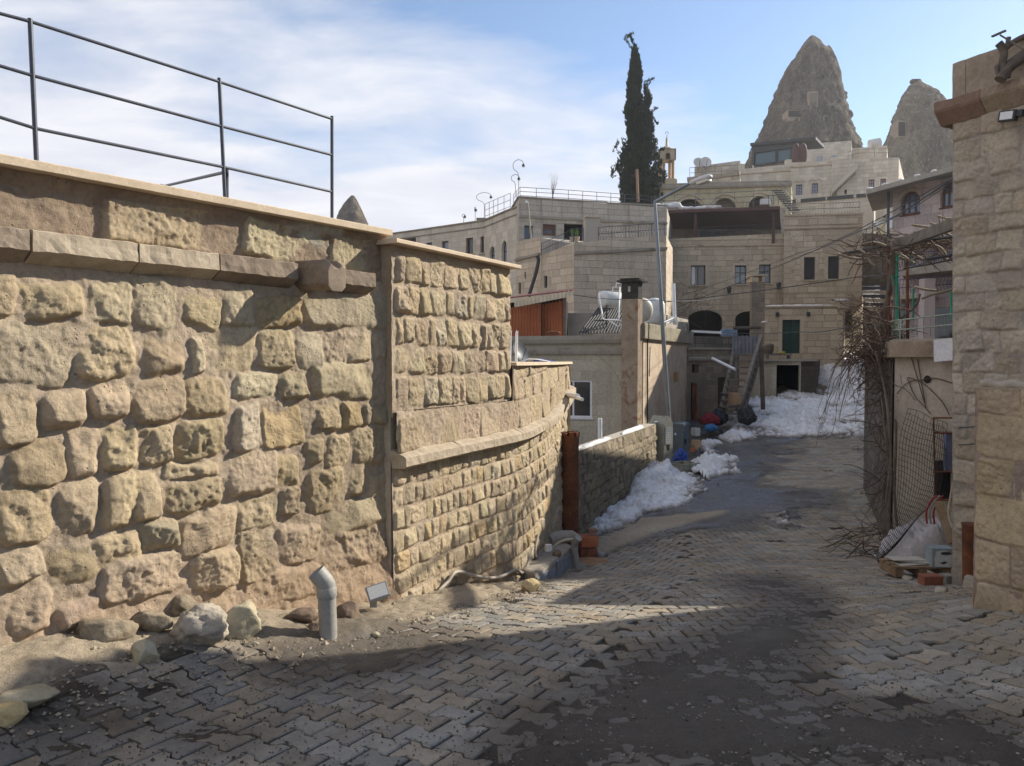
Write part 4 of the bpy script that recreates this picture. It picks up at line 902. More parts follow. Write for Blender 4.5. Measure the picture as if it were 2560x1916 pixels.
def fq(u0, u1, z0, z1, o_, name, m):
    a = A.lerp(B, u0) + fn * o_; b = A.lerp(B, u1) + fn * o_; c = fn * .01
    MB().add([(a.x, a.y, z0), (b.x, b.y, z0), (b.x, b.y, z1), (a.x, a.y, z1), (a.x - c.x, a.y - c.y, z0), (b.x - c.x, b.y - c.y, z0), (b.x - c.x, b.y - c.y, z1), (a.x - c.x, a.y - c.y, z1)], [(0, 1, 2, 3), (3, 2, 6, 7), (0, 3, 7, 4), (1, 5, 6, 2), (0, 4, 5, 1)]).build(name, m, ft)
m_, nt_, b_ = newmat('pale glazed tiles'); br = nd(nt_, 'ShaderNodeTexBrick'); br.offset = 0; br.inputs['Scale'].default_value = 1; br.inputs['Brick Width'].default_value = .05; br.inputs['Row Height'].default_value = .05; br.inputs['Mortar Size'].default_value = .004
br.inputs['Color1'].default_value = (.42, .43, .42, 1); br.inputs['Color2'].default_value = (.33, .35, .36, 1); br.inputs['Mortar'].default_value = (.18, .18, .16, 1)
mpn = nd(nt_, 'ShaderNodeMapping'); mpn.inputs['Rotation'].default_value = (R(90), 0, 0); nt_.links.new(objco(nt_), mpn.inputs[0]); nt_.links.new(mpn.outputs[0], br.inputs[0]); nt_.links.new(br.outputs[0], b_.inputs['Base Color']); b_.inputs['Roughness'].default_value = .4; M_GTILE = m_
fq(.18, .82, zat(1112, FYs), zat(1068, FYs), .008, 'tile_panel', M_GTILE)
fq(.36, .62, zat(1127, FYs), zat(1111, FYs), .005, 'tap_niche', M_HOLE)
tb = A - fn * 0; mb = MB()
T0 = A - fxr * .02 + fn * .02; tx, tn = fxr, fn; TL, TW = .60, .50; zt_, zb_ = zat(1159, 16.8), fbz - .2
def tq(u, w, z): q = T0 + tx * u + tn * w; return (q.x, q.y, z)
for u0, u1, w0, w1 in ((0, TL, 0, .07), (0, TL, TW - .07, TW), (0, .07, .07, TW - .07), (TL - .07, TL, .07, TW - .07)):
    mb.prism([tq(u0, w0, 0)[:2], tq(u1, w0, 0)[:2], tq(u1, w1, 0)[:2], tq(u0, w1, 0)[:2]], zb_, zt_ - .003)
mb.prism([tq(.06, .06, 0)[:2], tq(TL - .06, .06, 0)[:2], tq(TL - .06, TW - .06, 0)[:2], tq(.06, TW - .06, 0)[:2]], zb_, zt_ - .13)
mb.build('trough', M_FNT, ft, bevel=.008)
tag(rockmesh(P(1641, 1055, 17.1), (.05, .06, .015), 3, sub=3).build('snow_lump', M_SNOW), 'tiny snow lump left on the shoulder of the fountain', 'snow', kind='stuff')

# utility cabinet
M_CAB = mat('blue grey painted steel', (.085, .12, .15), (.125, .165, .20), 5, .5, .15, .003, spec=.45, stain=((.07, .06, .05), 4, .62))
CYs = 18.6; cbz = zat(1137, CYs); c0 = P(1708, 1100, CYs); c0.z = 0
ub = thing('utility_cabinet', 'blue grey steel utility cabinet with sloped lid behind the fountain', 'cabinet', (c0.x, c0.y, cbz))
ex, ey = Vector((.62, .78, 0)), Vector((-.80, .60, 0)); A2, B2, D2 = c0, c0 + ex * .30, c0 + ey * .29; C2 = B2 + ey * .29
z0_, z1_ = cbz, zat(1066, CYs)
MB().prism([A2.xy, B2.xy, C2.xy, D2.xy], z0_, z1_).build('body', M_CAB, ub, bevel=.01)
cen = (A2 + C2) / 2; gr_ = lambda q, s_: (cen + (q - cen) * s_).xy
mb = MB(); mb.prism([gr_(q, 1.16) for q in (A2, B2, C2, D2)], z1_ + .002, z1_ + .05); mb.prism([gr_(q, 1.0) for q in (A2, B2, C2, D2)], z1_ + .048, [z1_ + .06, z1_ + .085, z1_ + .085, z1_ + .06]); mb.build('lid', M_CAB, ub, bevel=.008)
MB().prism([gr_(q, .94) for q in (A2, B2, C2, D2)], z0_ - .28, z0_ - .002).build('plinth', M_FNT, ub)
nx_ = Vector((ex.y, -ex.x, 0)); a, b = A2.lerp(B2, .08) + nx_ * .009, A2.lerp(B2, .92) + nx_ * .009
dr_ = MB().prism([a.xy, b.xy, (b - nx_ * .008).xy, (a - nx_ * .008).xy], z0_ + .04, z1_ - .04).build('door', M_CAB, ub, bevel=.004)
MB().box((*(A2.lerp(B2, .25) + nx_ * .02).xy, (z0_ + z1_) / 2 - .03), (.03, .03, .12)).build('handle', M_HOLE, dr_)
ny_ = Vector((-ey.y, ey.x, 0)); ny_ = ny_ if ny_.y < 0 else -ny_
cs_ = A2.lerp(D2, .68) + ny_ * .006
M_STW = mat('white sticker', (.75, .78, .82), (.8, .82, .85), 10, .5, 0); M_STB = mat('light blue print', (.10, .25, .55), (.15, .32, .62), 10, .5, 0)
def disc(c, n, r, m, parent, name, nseg=14):
    n = Vector(n).normalized(); u = n.cross(Vector((0, 0, 1))).normalized(); v = Vector((0, 0, 1))
    MB().add([Vector(c) + u * (r * math.cos(t * 6.2832 / nseg)) + v * (r * math.sin(t * 6.2832 / nseg)) for t in range(nseg)], [tuple(range(nseg))]).build(name, m, parent)
stk = Vector((cs_.x, cs_.y, zat(1087, CYs))); disc(stk, ny_, .042, M_STB, ub, 'sticker'); disc(stk + ny_ * .003 + Vector((0, 0, .004)), ny_, .024, M_STW, ub, 'sticker_emblem')
# bag, cardboard
M_BLUE = mat('blue plastic sheet', (.012, .045, .26), (.03, .09, .42), 9, .35, .8, .03, spec=.5)
def lump(c, size, seed, rough=.3, n=5):
    mb = rockmesh(c, size, seed, rough=rough, facets=0, sub=n); c = Vector(c)
    for i, p in enumerate(mb.v):
        q = Vector(p) - c; a = math.atan2(q.y, q.x); h = q.z / size[2]
        k = 1 - .18 * max(0, h) + .07 * math.sin(a * 7 + h * 5 + seed) * (.6 + .4 * h) + .10 * abs(mnoise.noise(Vector((math.cos(a) * 2.2, math.sin(a) * 2.2, h * 1.1 + seed)))) + .05 * mnoise.noise(Vector((q.x * 22, q.y * 22, q.z * 14 + seed)))
        mb.v[i] = (c.x + q.x * k, c.y + q.y * k, c.z + q.z * (1 if h > -.5 else .7))
    return mb
tag(lump(P(1700, 1145, 17.7), (.15, .13, .20), 5, .45).build('blue_bag', M_BLUE), 'crumpled bright blue plastic bag leaning on the steel cabinet', 'bag')
M_CARD = mat('brown cardboard', (.30, .19, .11), (.37, .25, .15), 12, .85, .2, .003)
cb_ = thing('cardboard_sheet', 'flattened cardboard box propped beside the steel cabinet', 'cardboard', tuple(P(1738, 1120, 19)))
p = [P(1727, 1128, 19.0), P(1745, 1124, 18.7), P(1754, 1109, 18.9), P(1727, 1108, 19.3)]
MB().add(p + [q + Vector((.004, .01, .006)) for q in p], [(0, 1, 2, 3), (7, 6, 5, 4), (0, 4, 5, 1), (1, 5, 6, 2), (2, 6, 7, 3)]).build('panel', M_CARD, cb_)
p = [P(1727, 1108, 19.3), P(1753, 1109, 18.95), P(1750, 1100, 19.3), P(1730, 1100, 19.5)]
MB().add(p + [q + Vector((.0, .01, .008)) for q in p], [(0, 1, 2, 3), (7, 6, 5, 4), (0, 4, 5, 1), (1, 5, 6, 2), (2, 6, 7, 3)]).build('flap', M_CARD, cb_)
tag(MB().box(P(1731, 1126, 18.6), (.10, .06, .09), rz=.4).build('brick_block', M_BRK, None, bevel=.004), 'reddish brown block at the foot of the flattened cardboard', 'block')
tag(MB().box(P(1739, 1080, 20.2), (.16, .18, .2), rz=.5).build('white_box', mat('dirty white plastic', (.5, .5, .48), (.6, .6, .58), 8, .6, .2), None, bevel=.012), 'dirty white box with snow beside it, right of the steel cabinet', 'box')
# ---------------------------------------------------------------- buildings
M_GLASS, nt_, b_ = newmat('dark window glass'); b_.inputs['Base Color'].default_value = (.02, .025, .03, 1); b_.inputs['Roughness'].default_value = .06; b_.inputs['Specular IOR Level'].default_value = .8
M_GLASSB, nt_, b_ = newmat('pale curtained glass'); b_.inputs['Base Color'].default_value = (.22, .25, .29, 1); b_.inputs['Roughness'].default_value = .1; b_.inputs['Specular IOR Level'].default_value = .7
M_DARK = mat('unlit interior', (.012, .011, .012), (.022, .02, .02), 3, .95, 0)
M_WFR = mat('white window frame', (.66, .66, .68), (.74, .74, .75), 9, .4, .05, .002)
M_BFR = mat('brown window frame', (.10, .045, .03), (.16, .075, .05), 14, .55, .1, .002)
M_DFR = mat('dark window frame', (.03, .032, .036), (.05, .05, .055), 14, .5, .1, .002)
A_BEIGE = ashlar('beige ashlar', (.38, .315, .225), (.44, .37, .275), (.35, .30, .225), 1.22, .6, .27, streak=.35)
A_PINK = ashlar('pinkish ashlar', (.43, .345, .255), (.48, .395, .30), (.41, .345, .265), 1.22, .62, .27, streak=.4, msize=.006)
A_GREY = ashlar('grey ashlar', (.36, .32, .265), (.42, .375, .31), (.32, .285, .24), 1.22, .7, .25, mortar=(.28, .24, .19), streak=.5)
A_WHITE = ashlar('pale limestone', (.55, .49, .40), (.60, .54, .445), (.52, .46, .375), 1.0, .55, .28, mortar=(.42, .37, .30), streak=.3, msize=.005)
A_LILAC = ashlar('lilac tuff', (.38, .315, .30), (.46, .385, .37), (.35, .30, .30), 1.22, .55, .30, mortar=(.30, .25, .24), streak=.25, msize=.006)
A_PLAST = ashlar('rendered block', (.36, .325, .25), (.40, .36, .285), (.34, .31, .24), 1.22, .75, .26, mortar=(.28, .255, .2), msize=.004, streak=.35, bmp=.25)
A_OLD = ashlar('old rubble wall', (.25, .205, .155), (.36, .30, .225), (.20, .165, .13), .82, .34, .19, mortar=(.30, .25, .19), msize=.016, streak=.6, warp=.09)
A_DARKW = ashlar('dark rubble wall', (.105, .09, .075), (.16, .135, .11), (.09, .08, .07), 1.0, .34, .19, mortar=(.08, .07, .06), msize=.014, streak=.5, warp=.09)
M_TRIM = mat('stone trim', (.42, .35, .26), (.53, .45, .34), 3, .9, .4, .006, stain=((.2, .16, .12), 1.6, .6))
M_TRIMG = mat('grey stone trim', (.27, .24, .20), (.37, .33, .275), 3, .9, .4, .006, stain=((.13, .11, .09), 1.6, .58))
M_ROOFC = mat('flat roof screed', (.27, .25, .22), (.36, .33, .29), 2, .95, .3, .01)

class Facade:
    """one vertical wall face standing between two ground points; outward is to the right of a->b"""
    def __init__(s, a, b, zb, zta, ztb=None):
        s.a, s.b = Vector((a[0], a[1], 0)), Vector((b[0], b[1], 0)); s.zb, s.zta, s.ztb = zb, zta, zta if ztb is None else ztb
        s.L = (s.b - s.a).length; s.u = (s.b - s.a).normalized(); s.n = Vector((s.u.y, -s.u.x, 0)); s.ops = []
    def pt(s, u, z, o=0.0): q = s.a + s.u * u + s.n * o; return Vector((q.x, q.y, z))
    def px(s, x, y, o=0.0):
        p = hit(x, y, s.a + s.n * o, s.n); return (p - s.a).dot(s.u), p.z
    def rect(s, x0, y0, x1, y1):
        ua, ub = s.px(x0, (y0 + y1) / 2)[0], s.px(x1, (y0 + y1) / 2)[0]; xm = (x0 + x1) / 2
        return ua, s.px(xm, y1)[1], ub, s.px(xm, y0)[1]
    @staticmethod
    def outline(r, kind):
        u0, z0, u1, z1 = r
        if kind == 'rect': return [(u0, z0), (u1, z0), (u1, z1), (u0, z1)]
        w = (u1 - u0) / 2; c = (u0 + u1) / 2; h = min(w, z1 - z0)
        rise = {'arch': h, 'seg': h * .55, 'ogee': min(w * 1.3, z1 - z0)}[kind]
        pts = [(u0, z0), (u1, z0)]
        for k in range(0, 13):
            t = math.pi * k / 12; pts.append((c + w * math.cos(t), z1 - rise + rise * math.sin(t)))
        return pts
    def open(s, r, kind='rect'): o = s.outline(r, kind); s.ops.append(o); return o
    def wall(s, mb, depth=.22):
        def ins(p): return [Vector((q[0], q[1], 0)) for q in p]
        outer = [(0, s.zb), (s.L, s.zb), (s.L, s.ztb), (0, s.zta)]
        allp = outer + [q for o in s.ops for q in o]
        tris = tessellate_polygon([ins(outer)] + [ins(o) for o in s.ops])
        vs = [s.pt(*q) for q in allp]; fs = []
        for t in tris:
            t = list(t); n = (vs[t[1]] - vs[t[0]]).cross(vs[t[2]] - vs[t[0]])
            if n.dot(s.n) < 0: t = t[::-1]
            fs.append(tuple(t))
        mb.add(vs, fs, uvs=[(q[0], q[1]) for q in allp])
        for o in s.ops:
            k = len(o); vv = [s.pt(*q) for q in o] + [s.pt(q[0], q[1], -depth) for q in o]
            mb.add(vv, [(i, i + k, (i + 1) % k + k, (i + 1) % k)[::-1] for i in range(k)], uvs=[(q[0], q[1]) for q in o] + [(q[0] + depth, q[1]) for q in o])
    def plane(s, mb, o, off, holes=()):
        mb.add([s.pt(q[0], q[1], off) for q in o], [tuple(range(len(o)))], uvs=[(q[0], q[1]) for q in o])
    def window(s, o, parent, frame=None, glass=None, cross=(1, 1), depth=.15, w=.05, name='window', curtain=False):
        us = [q[0] for q in o]; zs_ = [q[1] for q in o]; u0, u1, z0, z1 = min(us), max(us), min(zs_), max(zs_)
        mb = MB(); k = len(o); cu, cz = (u0 + u1) / 2, (z0 + z1) / 2
        inn = [(cu + (q[0] - cu) * (1 - 2 * w / (u1 - u0)), cz + (q[1] - cz) * (1 - 2 * w / (z1 - z0))) for q in o]
        vv = [s.pt(*q, -depth + .03) for q in o] + [s.pt(*q, -depth + .03) for q in inn] + [s.pt(*q, -depth) for q in inn]
        mb.add(vv, [(i, (i + 1) % k, (i + 1) % k + k, i + k) for i in range(k)] + [(i + k, (i + 1) % k + k, (i + 1) % k + 2 * k, i + 2 * k) for i in range(k)])
        for i in range(1, cross[0] + 1):
            u = lerp(u0, u1, i / (cross[0] + 1)); mb.beam(s.pt(u, z0 + w * .5, -depth + .01), s.pt(u, z1 - w * (.5 if len(o) == 4 else 1.1), -depth + .01), w * .8, .035, up=s.n)
        for i in range(1, cross[1] + 1):
            z = lerp(z0, z1, i / (cross[1] + 1) * (1.0 if cross[1] != 1 else 1.25)); mb.beam(s.pt(u0 + w * .5, z, -depth + .01), s.pt(u1 - w * .5, z, -depth + .01), .035, w * .7)
        f = mb.build(name, frame or M_DFR, parent)
        g = MB(); s.plane(g, o, -depth - .002); g.build('pane', glass or M_GLASS, f)
        if curtain:
            g = MB(); s.plane(g, [(u0 + w, z0 + w), (u0 + w + (u1 - u0) * .26, z0 + w), (u0 + w + (u1 - u0) * .22, z1 - w), (u0 + w, z1 - w)], -depth + .004); g.build('curtain', M_WFR, f)
        return f
    def hole(s, o, parent, name='opening', m=None, depth=.6):
        k = len(o); mb = MB(); a = [s.pt(*q, -.215) for q in o]; b = [s.pt(*q, -depth) for q in o]
        mb.add(a + b, [(i, (i + 1) % k, (i + 1) % k + k, i + k) for i in range(k)] + [tuple(range(k, 2 * k))]); return mb.build(name, m or M_DARK, parent)
    def band(s, mb, z0, z1, out, u0=None, u1=None):
        u0 = 0 if u0 is None else u0; u1 = s.L if u1 is None else u1
        mb.add([s.pt(u, z, o) for u in (u0, u1) for z, o in ((z0, -.05), (z0, out * .75), ((z0 + z1) / 2, out), (z1, out), (z1, -.05))],
               [(0, 5, 6, 1), (1, 6, 7, 2), (2, 7, 8, 3), (3, 8, 9, 4), (0, 1, 2, 3, 4), (9, 8, 7, 6, 5)])
    def sill(s, r, parent, m, out=.08, h=.07, ex=.08): mb = MB(); s.band(mb, r[1] - h, r[1] - .003, out, r[0] - ex, r[2] + ex); return mb.build('sill', m, parent)
    def surround(s, r, parent, m, w=.12, out=.03, name='surround'):
        u0, z0, u1, z1 = r; mb = MB()
        for a, b, c, d in ((u0 - w, z0, u0 - .002, z1 + w), (u1 + .002, z0, u1 + w, z1 + w), (u0, z1 + .003, u1, z1 + w)):
            mb.add([s.pt(a, b, -.01), s.pt(c, b, -.01), s.pt(c, d, -.01), s.pt(a, d, -.01), s.pt(a, b, out), s.pt(c, b, out), s.pt(c, d, out), s.pt(a, d, out)], [(4, 5, 6, 7), (0, 4, 7, 3), (1, 2, 6, 5), (3, 7, 6, 2), (0, 1, 5, 4)])
        return mb.build(name, m, parent)
def block(parent, front, zb, zts, m, backs, name='wall', roof=True, roofdrop=.35, ops_fn=None, depth=.22):
    """front: plan points left to right as seen; backs: plan points of the rear, left to right; returns the facades of the front"""
    fs = [Facade(front[i], front[i + 1], zb, zts[i], zts[i + 1]) for i in range(len(front) - 1)]
    if ops_fn: ops_fn(fs)
    mb = MB()
    for f in fs: f.wall(mb, depth)
    zl, zr = zts[0], zts[-1]
    Facade(backs[0], front[0], zb, zl, zl).wall(mb); Facade(front[-1], backs[-1], zb, zr, zr).wall(mb)
    bb = backs[::-1]
    for i in range(len(bb) - 1): Facade(bb[i], bb[i + 1], zb, zr if i == 0 else zl, zl).wall(mb)
    o = mb.build(name, m, parent)
    if roof:
        poly = [(p[0], p[1]) for p in front] + [(p[0], p[1]) for p in bb]; zz_ = list(zts) + [zr] + [zl] * (len(bb) - 1)
        r = MB(); r.add([(p[0], p[1], z_ - roofdrop) for p, z_ in zip(poly, zz_)], [tuple(range(len(poly)))])
        r.build('roof', M_ROOFC, parent)
    return fs
def XY(x, Y): return (xat(x, Y), Y)
def railing(name, label, pts, h, parent=None, m=None, r=.012, rails=3, post_every=1.4, bars=0, group=None, scroll=False):
    """iron railing along 3-D foot points"""
    m = m or M_IRON; t = parent or thing(name, label, 'railing', tuple(Vector(pts[0])), group); pts = [Vector(p) for p in pts]
    for i in range(len(pts) - 1):
        L = (pts[i + 1] - pts[i]).length; n = max(1, round(L / post_every))
        for k in range(n + (1 if i == len(pts) - 2 else 0)):
            p = pts[i].lerp(pts[i + 1], k / n); MB().tube([p, p + Vector((0, 0, h))], r, 4).build('post', m, t)
    for k in range(rails): MB().tube([p + Vector((0, 0, h * (k + 1) / rails)) for p in pts], r, 4).build('rail', m, t)
    if bars:
        mb = MB()
        for i in range(len(pts) - 1):
            L = (pts[i + 1] - pts[i]).length; n = max(1, round(L / bars))
            for k in range(n):
                p = pts[i].lerp(pts[i + 1], (k + .5) / n)
                if scroll:
                    d = (pts[i + 1] - pts[i]).normalized() * bars * .3
                    mb.tube([p + d * math.sin(q * 1.57) + Vector((0, 0, h * (.06 + .92 * q / 6))) for q in range(7)], r * .6, 3)
                else: mb.tube([p + Vector((0, 0, h * .05)), p + Vector((0, 0, h * .97))], r * .6, 3)
        mb.build('baluster_screen', m, t)
    return t

# ---- the long hotel at the left, with its curved corner
h1 = thing('long_house', 'long pale stone house with small slit windows and curved corner, seen over the wall coping', 'building', (*XY(1060, 41), 0))
fpts = [XY(870, 44.6), XY(1043, 41.4), XY(1212, 38.5), XY(1240, 37.2), XY(1268, 36.0), XY(1300, 34.9)]
zt1 = 6.72
def ops(fs):
    f = fs[0]; r = f.rect(912, 602, 1040, 660)
    global o_log; o_log = f.open(r)
    global o_w1; o_w1 = []
    for x0, y0, x1, y1 in ((1065.5, 607, 1080.7, 643), (1104, 603, 1121, 642), (1164.5, 595, 1182.6, 635.5), (1200.7, 591.5, 1209.7, 633)):
        r = fs[1].rect(x0, y0, x1, y1); o_w1.append((fs[1], fs[1].open(r), r))
    global o_a1; o_a1 = []
    for i, (x0, y0, x1, y1) in ((2, (1223.7, 616, 1237, 672)), (3, (1254, 602, 1267, 670))):
        r = fs[i].rect(x0, y0, x1, y1); o_a1.append((fs[i], fs[i].open(r, 'ogee'), r))
h1_ = h1
fs = block(h1_, fpts, -2, [zt1] * 6, A_WHITE, [(fpts[0][0] + 1, 52), (fpts[-1][0] + 2, 46)], ops_fn=ops)
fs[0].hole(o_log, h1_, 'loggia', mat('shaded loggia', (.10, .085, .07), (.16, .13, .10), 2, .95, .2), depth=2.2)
for f, o, r in o_w1: f.window(o, h1_, M_BFR, M_GLASSB if r[0] < 3 else M_GLASS, (0, 0)); f.sill(r, h1_, M_TRIM)
for f, o, r in o_a1: f.window(o, h1_, M_DFR, M_GLASSB, (0, 1)); f.sill(r, h1_, M_TRIM)
mb = MB()
for f in fs: f.band(mb, zt1 - .32, zt1 - .27, .05); f.band(mb, zt1 - .002, zt1 + .06, .07)
mb.build('cornice', M_TRIMG, h1_)
railing('roof_railing', 'thin iron railing on the roof edge of the long house with curved corner', [Vector((*XY(1213, 38.9), zt1)), Vector((*XY(1245, 37.6), zt1)), Vector((*XY(1276, 36.4), zt1))], .9, r=.012, post_every=.55)
def lamp_hook(label, base, h, sw=.35, group='curled lamps on the roof edges'):
    t = thing('hook_lamp', label, 'lamp', tuple(base), group); b = Vector(base)
    pts = [b, b + Vector((0, 0, h * .6)), b + Vector((-sw * .5, 0, h * .75)), b + Vector((-sw * .55, 0, h * .9)), b + Vector((-sw * .1, 0, h)), b + Vector((sw * .4, 0, h * .97)), b + Vector((sw * .55, 0, h * .9))]
    MB().tube(smooth(pts, 5), .012, 5).build('stem', M_DFR, t); e = pts[-1]
    MB().lathe(e - Vector((0, 0, .12)), [(.07, 0), (.075, .03), (.05, .08), (.02, .13)], 10).build('lamp_shade', M_DFR, t)
    MB().lathe(e - Vector((0, 0, .17)), [(.02, 0), (.045, .02), (.045, .05), (.02, .06)], 8).build('bulb', M_WFR, t)
Z = lambda y, Y: zat(y, Y)
lamp_hook('curled lamp on the roof of the long house, beside the thin railing', P(1210, 553, 38.6), Z(482, 38.6) - Z(553, 38.6), .62)
lamp_hook('smallest curled lamp, alone in the middle of the long roof', P(1159, 559, 39.4), Z(536, 39.4) - Z(559, 39.4), .12)
lamp_hook('thin straight necked lamp between two curled ones on the long roof', P(1188, 555, 39), Z(518, 39) - Z(555, 39), .06)
ch = thing('roof_vent', 'low capped chimney on the roof of the long house', 'chimney', tuple(P(1204, 556, 38.9)))
MB().box(P(1204, 556, 38.9), (.35, .35, .35)).build('shaft', M_TRIM, ch); MB().box(P(1204, 548.5, 38.9), (.5, .45, .07)).build('cap', M_TRIMG, ch)

# ---- tall block with the terrace in front
h2 = thing('terrace_house', 'blocky stone house with blank upper wall above a small railed terrace', 'building', (*XY(1450, 35), 0))
zt2 = zat(494, 34.4); fp = [XY(1281, 36.8), XY(1297, 34.4), XY(1400, 35.0), XY(1516, 35.6), XY(1665, 36.2)]
zz2 = [zt2, zt2, zt2, zt2 - .03, zt2 - .1]; hold = []
def ops(fs):
    for i, q, kd in ((1, (1311, 564, 1332.6, 598), 0), (1, (1357, 561, 1390.6, 590), 1), (2, (1410, 560, 1459, 605), 2)):
        r = fs[i].rect(*q); hold.append((fs[i], fs[i].open(r), r, kd))
fs = block(h2, fp, 0, zz2, A_GREY, [XY(1285, 42), XY(1680, 42)], ops_fn=ops)
for f, o, r, kd in hold:
    if kd == 1: f.window(o, h2, M_BFR, M_GLASS, (0, 1), w=.13)
    elif kd == 0: f.window(o, h2, M_DFR, M_GLASS, (0, 0))
    else: f.hole(o, h2, 'doorway', depth=1.2)
mb = MB(); zc = zat(541, 34.4)
for f in fs[1:]: f.band(mb, zc - .06, zc + .05, .09)
for f in fs: f.band(mb, f.zta - .004, f.zta + .05, .06)
mb.build('cornice', M_TRIMG, h2)
f = fs[1]; mb = MB(); f.plane(mb, [(.0, 2), (f.L, 2), (f.L, zc - .06), (0, zc - .06)], .012) if False else None
rr2 = railing('roof_railing', 'grey pipe railing round the flat roof of the blocky stone house', [Vector((*XY(1284, 36.4), zt2)), Vector((*XY(1300, 34.9), zt2)), Vector((*XY(1420, 35.5), zt2)), Vector((*XY(1560, 36.2), zt2 - .04)), Vector((*XY(1660, 36.6), zt2 - .1))], .55, r=.012, post_every=.68)
lamp_hook('tallest curled lamp, at the left roof corner of the blocky house', P(1296, 494, 34.8), Z(400, 34.8) - Z(494, 34.8), .4)
lamp_hook('curled lamp just left of the tallest one on the blocky house', P(1288, 494, 35.2), Z(437, 35.2) - Z(494, 35.2), .3)
M_BARK = mat('grey bark', (.10, .08, .065), (.17, .14, .115), 12, .95, .6, .01)
def bare_tree(name, label, base, h, seed, spread=.35, depth_=4, group=None):
    rg = random.Random(seed); t = thing(name, label, 'tree', tuple(base), group); trunk = MB(); tw = MB()
    def grow(p, d, L, r, lv):
        q = p; pts = [p]; rs = [r]
        for k in range(4):
            d = (d + Vector((rg.gauss(0, .12), rg.gauss(0, .12), .06))).normalized(); q = q + d * L / 4; pts.append(q); rs.append(r * (1 - .14 * (k + 1)))
        (trunk if lv == 0 else tw).tube(pts, rs, 5 if lv < 2 else 3, caps=False)
        if lv >= depth_: return
        for k in range(3 + (lv > 0)):
            j = rg.randint(1, 4); nd_ = (d + Vector((rg.gauss(0, spread), rg.gauss(0, spread), rg.uniform(0, .3)))).normalized(); grow(pts[j], nd_, L * rg.uniform(.5, .75), rs[j] * .55, lv + 1)
    grow(Vector(base), Vector((0, 0, 1)), h * .45, h * .022, 0)
    trunk.build('trunk', M_BARK, t); tw.build('crown', M_BARK, t); return t
bare_tree('bare_tree', 'bare leafless tree rising behind the roof railing of the blocky house', P(1385, 530, 42), 2.6, 3, .28)
pl = thing('leaning_pipe', 'long grey pole leaning against the blocky house beside its dark window', 'pole', tuple(P(1328, 598, 34)))
MB().tube([P(1328, 598, 33.9), P(1319, 506, 34.1)], .04, 8).build('pole', M_TRIMG, pl); MB().tube([P(1319, 508, 34.1), P(1313, 504, 34.1)], .05, 6).build('bracket', M_WFR, pl)
dvp = MB().tube(smooth([P(1343, 640, 31.6), P(1346, 652, 31.6), P(1340, 682, 31.6), P(1331, 712, 31.6), P(1322, 742, 31.6)], 4), .075, 10); tag(dvp.build('drain_pipe', M_DFR), 'crooked black drain pipe on the wall below the terrace', 'pipe')

# ---- big ashlar terrace wall in front of it
h3 = thing('terrace_wall', 'tall pinkish ashlar terrace wall with a worn cornice, behind the solar heater', 'wall', (*XY(1500, 30), 0))
fp = [XY(1290, 33.6), XY(1350, 32.2), XY(1354, 31.6), XY(1434, 30.0), XY(1664, 31.0)]
z1_, z2_, z3_, z4_ = zat(606, 33.6), zat(591, 32.2), zat(607, 30.0), zat(588, 31)
hold = []
def ops(fs):
    for i, q in ((2, (1360, 690, 1368, 720)), (0, (1311, 681, 1315, 697)), (0, (1296, 707, 1302, 735))):
        r = fs[i].rect(*q); hold.append((fs[i], fs[i].open(r), r))
fs = block(h3, fp, -1, [z1_, z2_, zat(638, 31.6), z3_, z4_], A_PINK, [XY(1290, 34.1), XY(1680, 34.6)], ops_fn=ops, roofdrop=.05, depth=.15)
for f, o, r in hold: f.window(o, h3, M_DFR, M_GLASS, (0, 0), depth=.1, w=.03)
mb = MB(); zc = zat(634, 30.0); zc2 = zat(622, 31); f = fs[3]
mb.add([f.pt(u, z, o) for u, zz_ in ((0, zc), (f.L, zc2)) for z, o in ((zz_ - .07, -.02), (zz_ - .05, .10), (zz_ + .05, .12), (zz_ + .06, -.02))], [(0, 4, 5, 1), (1, 5, 6, 2), (2, 6, 7, 3), (0, 1, 2, 3), (7, 6, 5, 4)])
f = fs[0]; za, zb_ = zat(651, 33.6), zat(636, 32.2)
mb.add([f.pt(u, z, o) for u, zz_ in ((0, za), (f.L, zb_)) for z, o in ((zz_ - .05, -.02), (zz_ - .04, .09), (zz_ + .05, .10), (zz_ + .06, -.02))], [(0, 4, 5, 1), (1, 5, 6, 2), (2, 6, 7, 3), (0, 1, 2, 3), (7, 6, 5, 4)])
mb.build('cornice', M_TRIMG, h3)
tp = thing('gate_pillar', 'square grey gate pillar with a pale cap between two iron railings', 'pillar', tuple(P(1478, 604, 30.4)))
MB().box((*XY(1478, 30.6), (zat(604, 30.4) + zat(546, 30.4)) / 2), (.56, .5, zat(546, 30.4) - zat(604, 30.4)), rz=.1).build('shaft', A_GREY, tp); MB().box((*XY(1480, 30.6), zat(543, 30.4)), (.66, .58, .07), rz=.1).build('cap', M_TRIM, tp)
railing('stair_railing', 'black iron railing sloping up beside the terrace stairs', [P(1353, 641, 31.5), P(1434, 606, 30.1), P(1459, 603, 30.2)], .50, r=.012, rails=2, post_every=1.2, bars=.09)
railing('terrace_railing', 'black wrought iron railing with scrolls on the ashlar terrace wall', [P(1496, 602, 30.3), P(1662, 589, 30.9)], .50, r=.012, rails=2, post_every=.5, bars=.12, scroll=True)
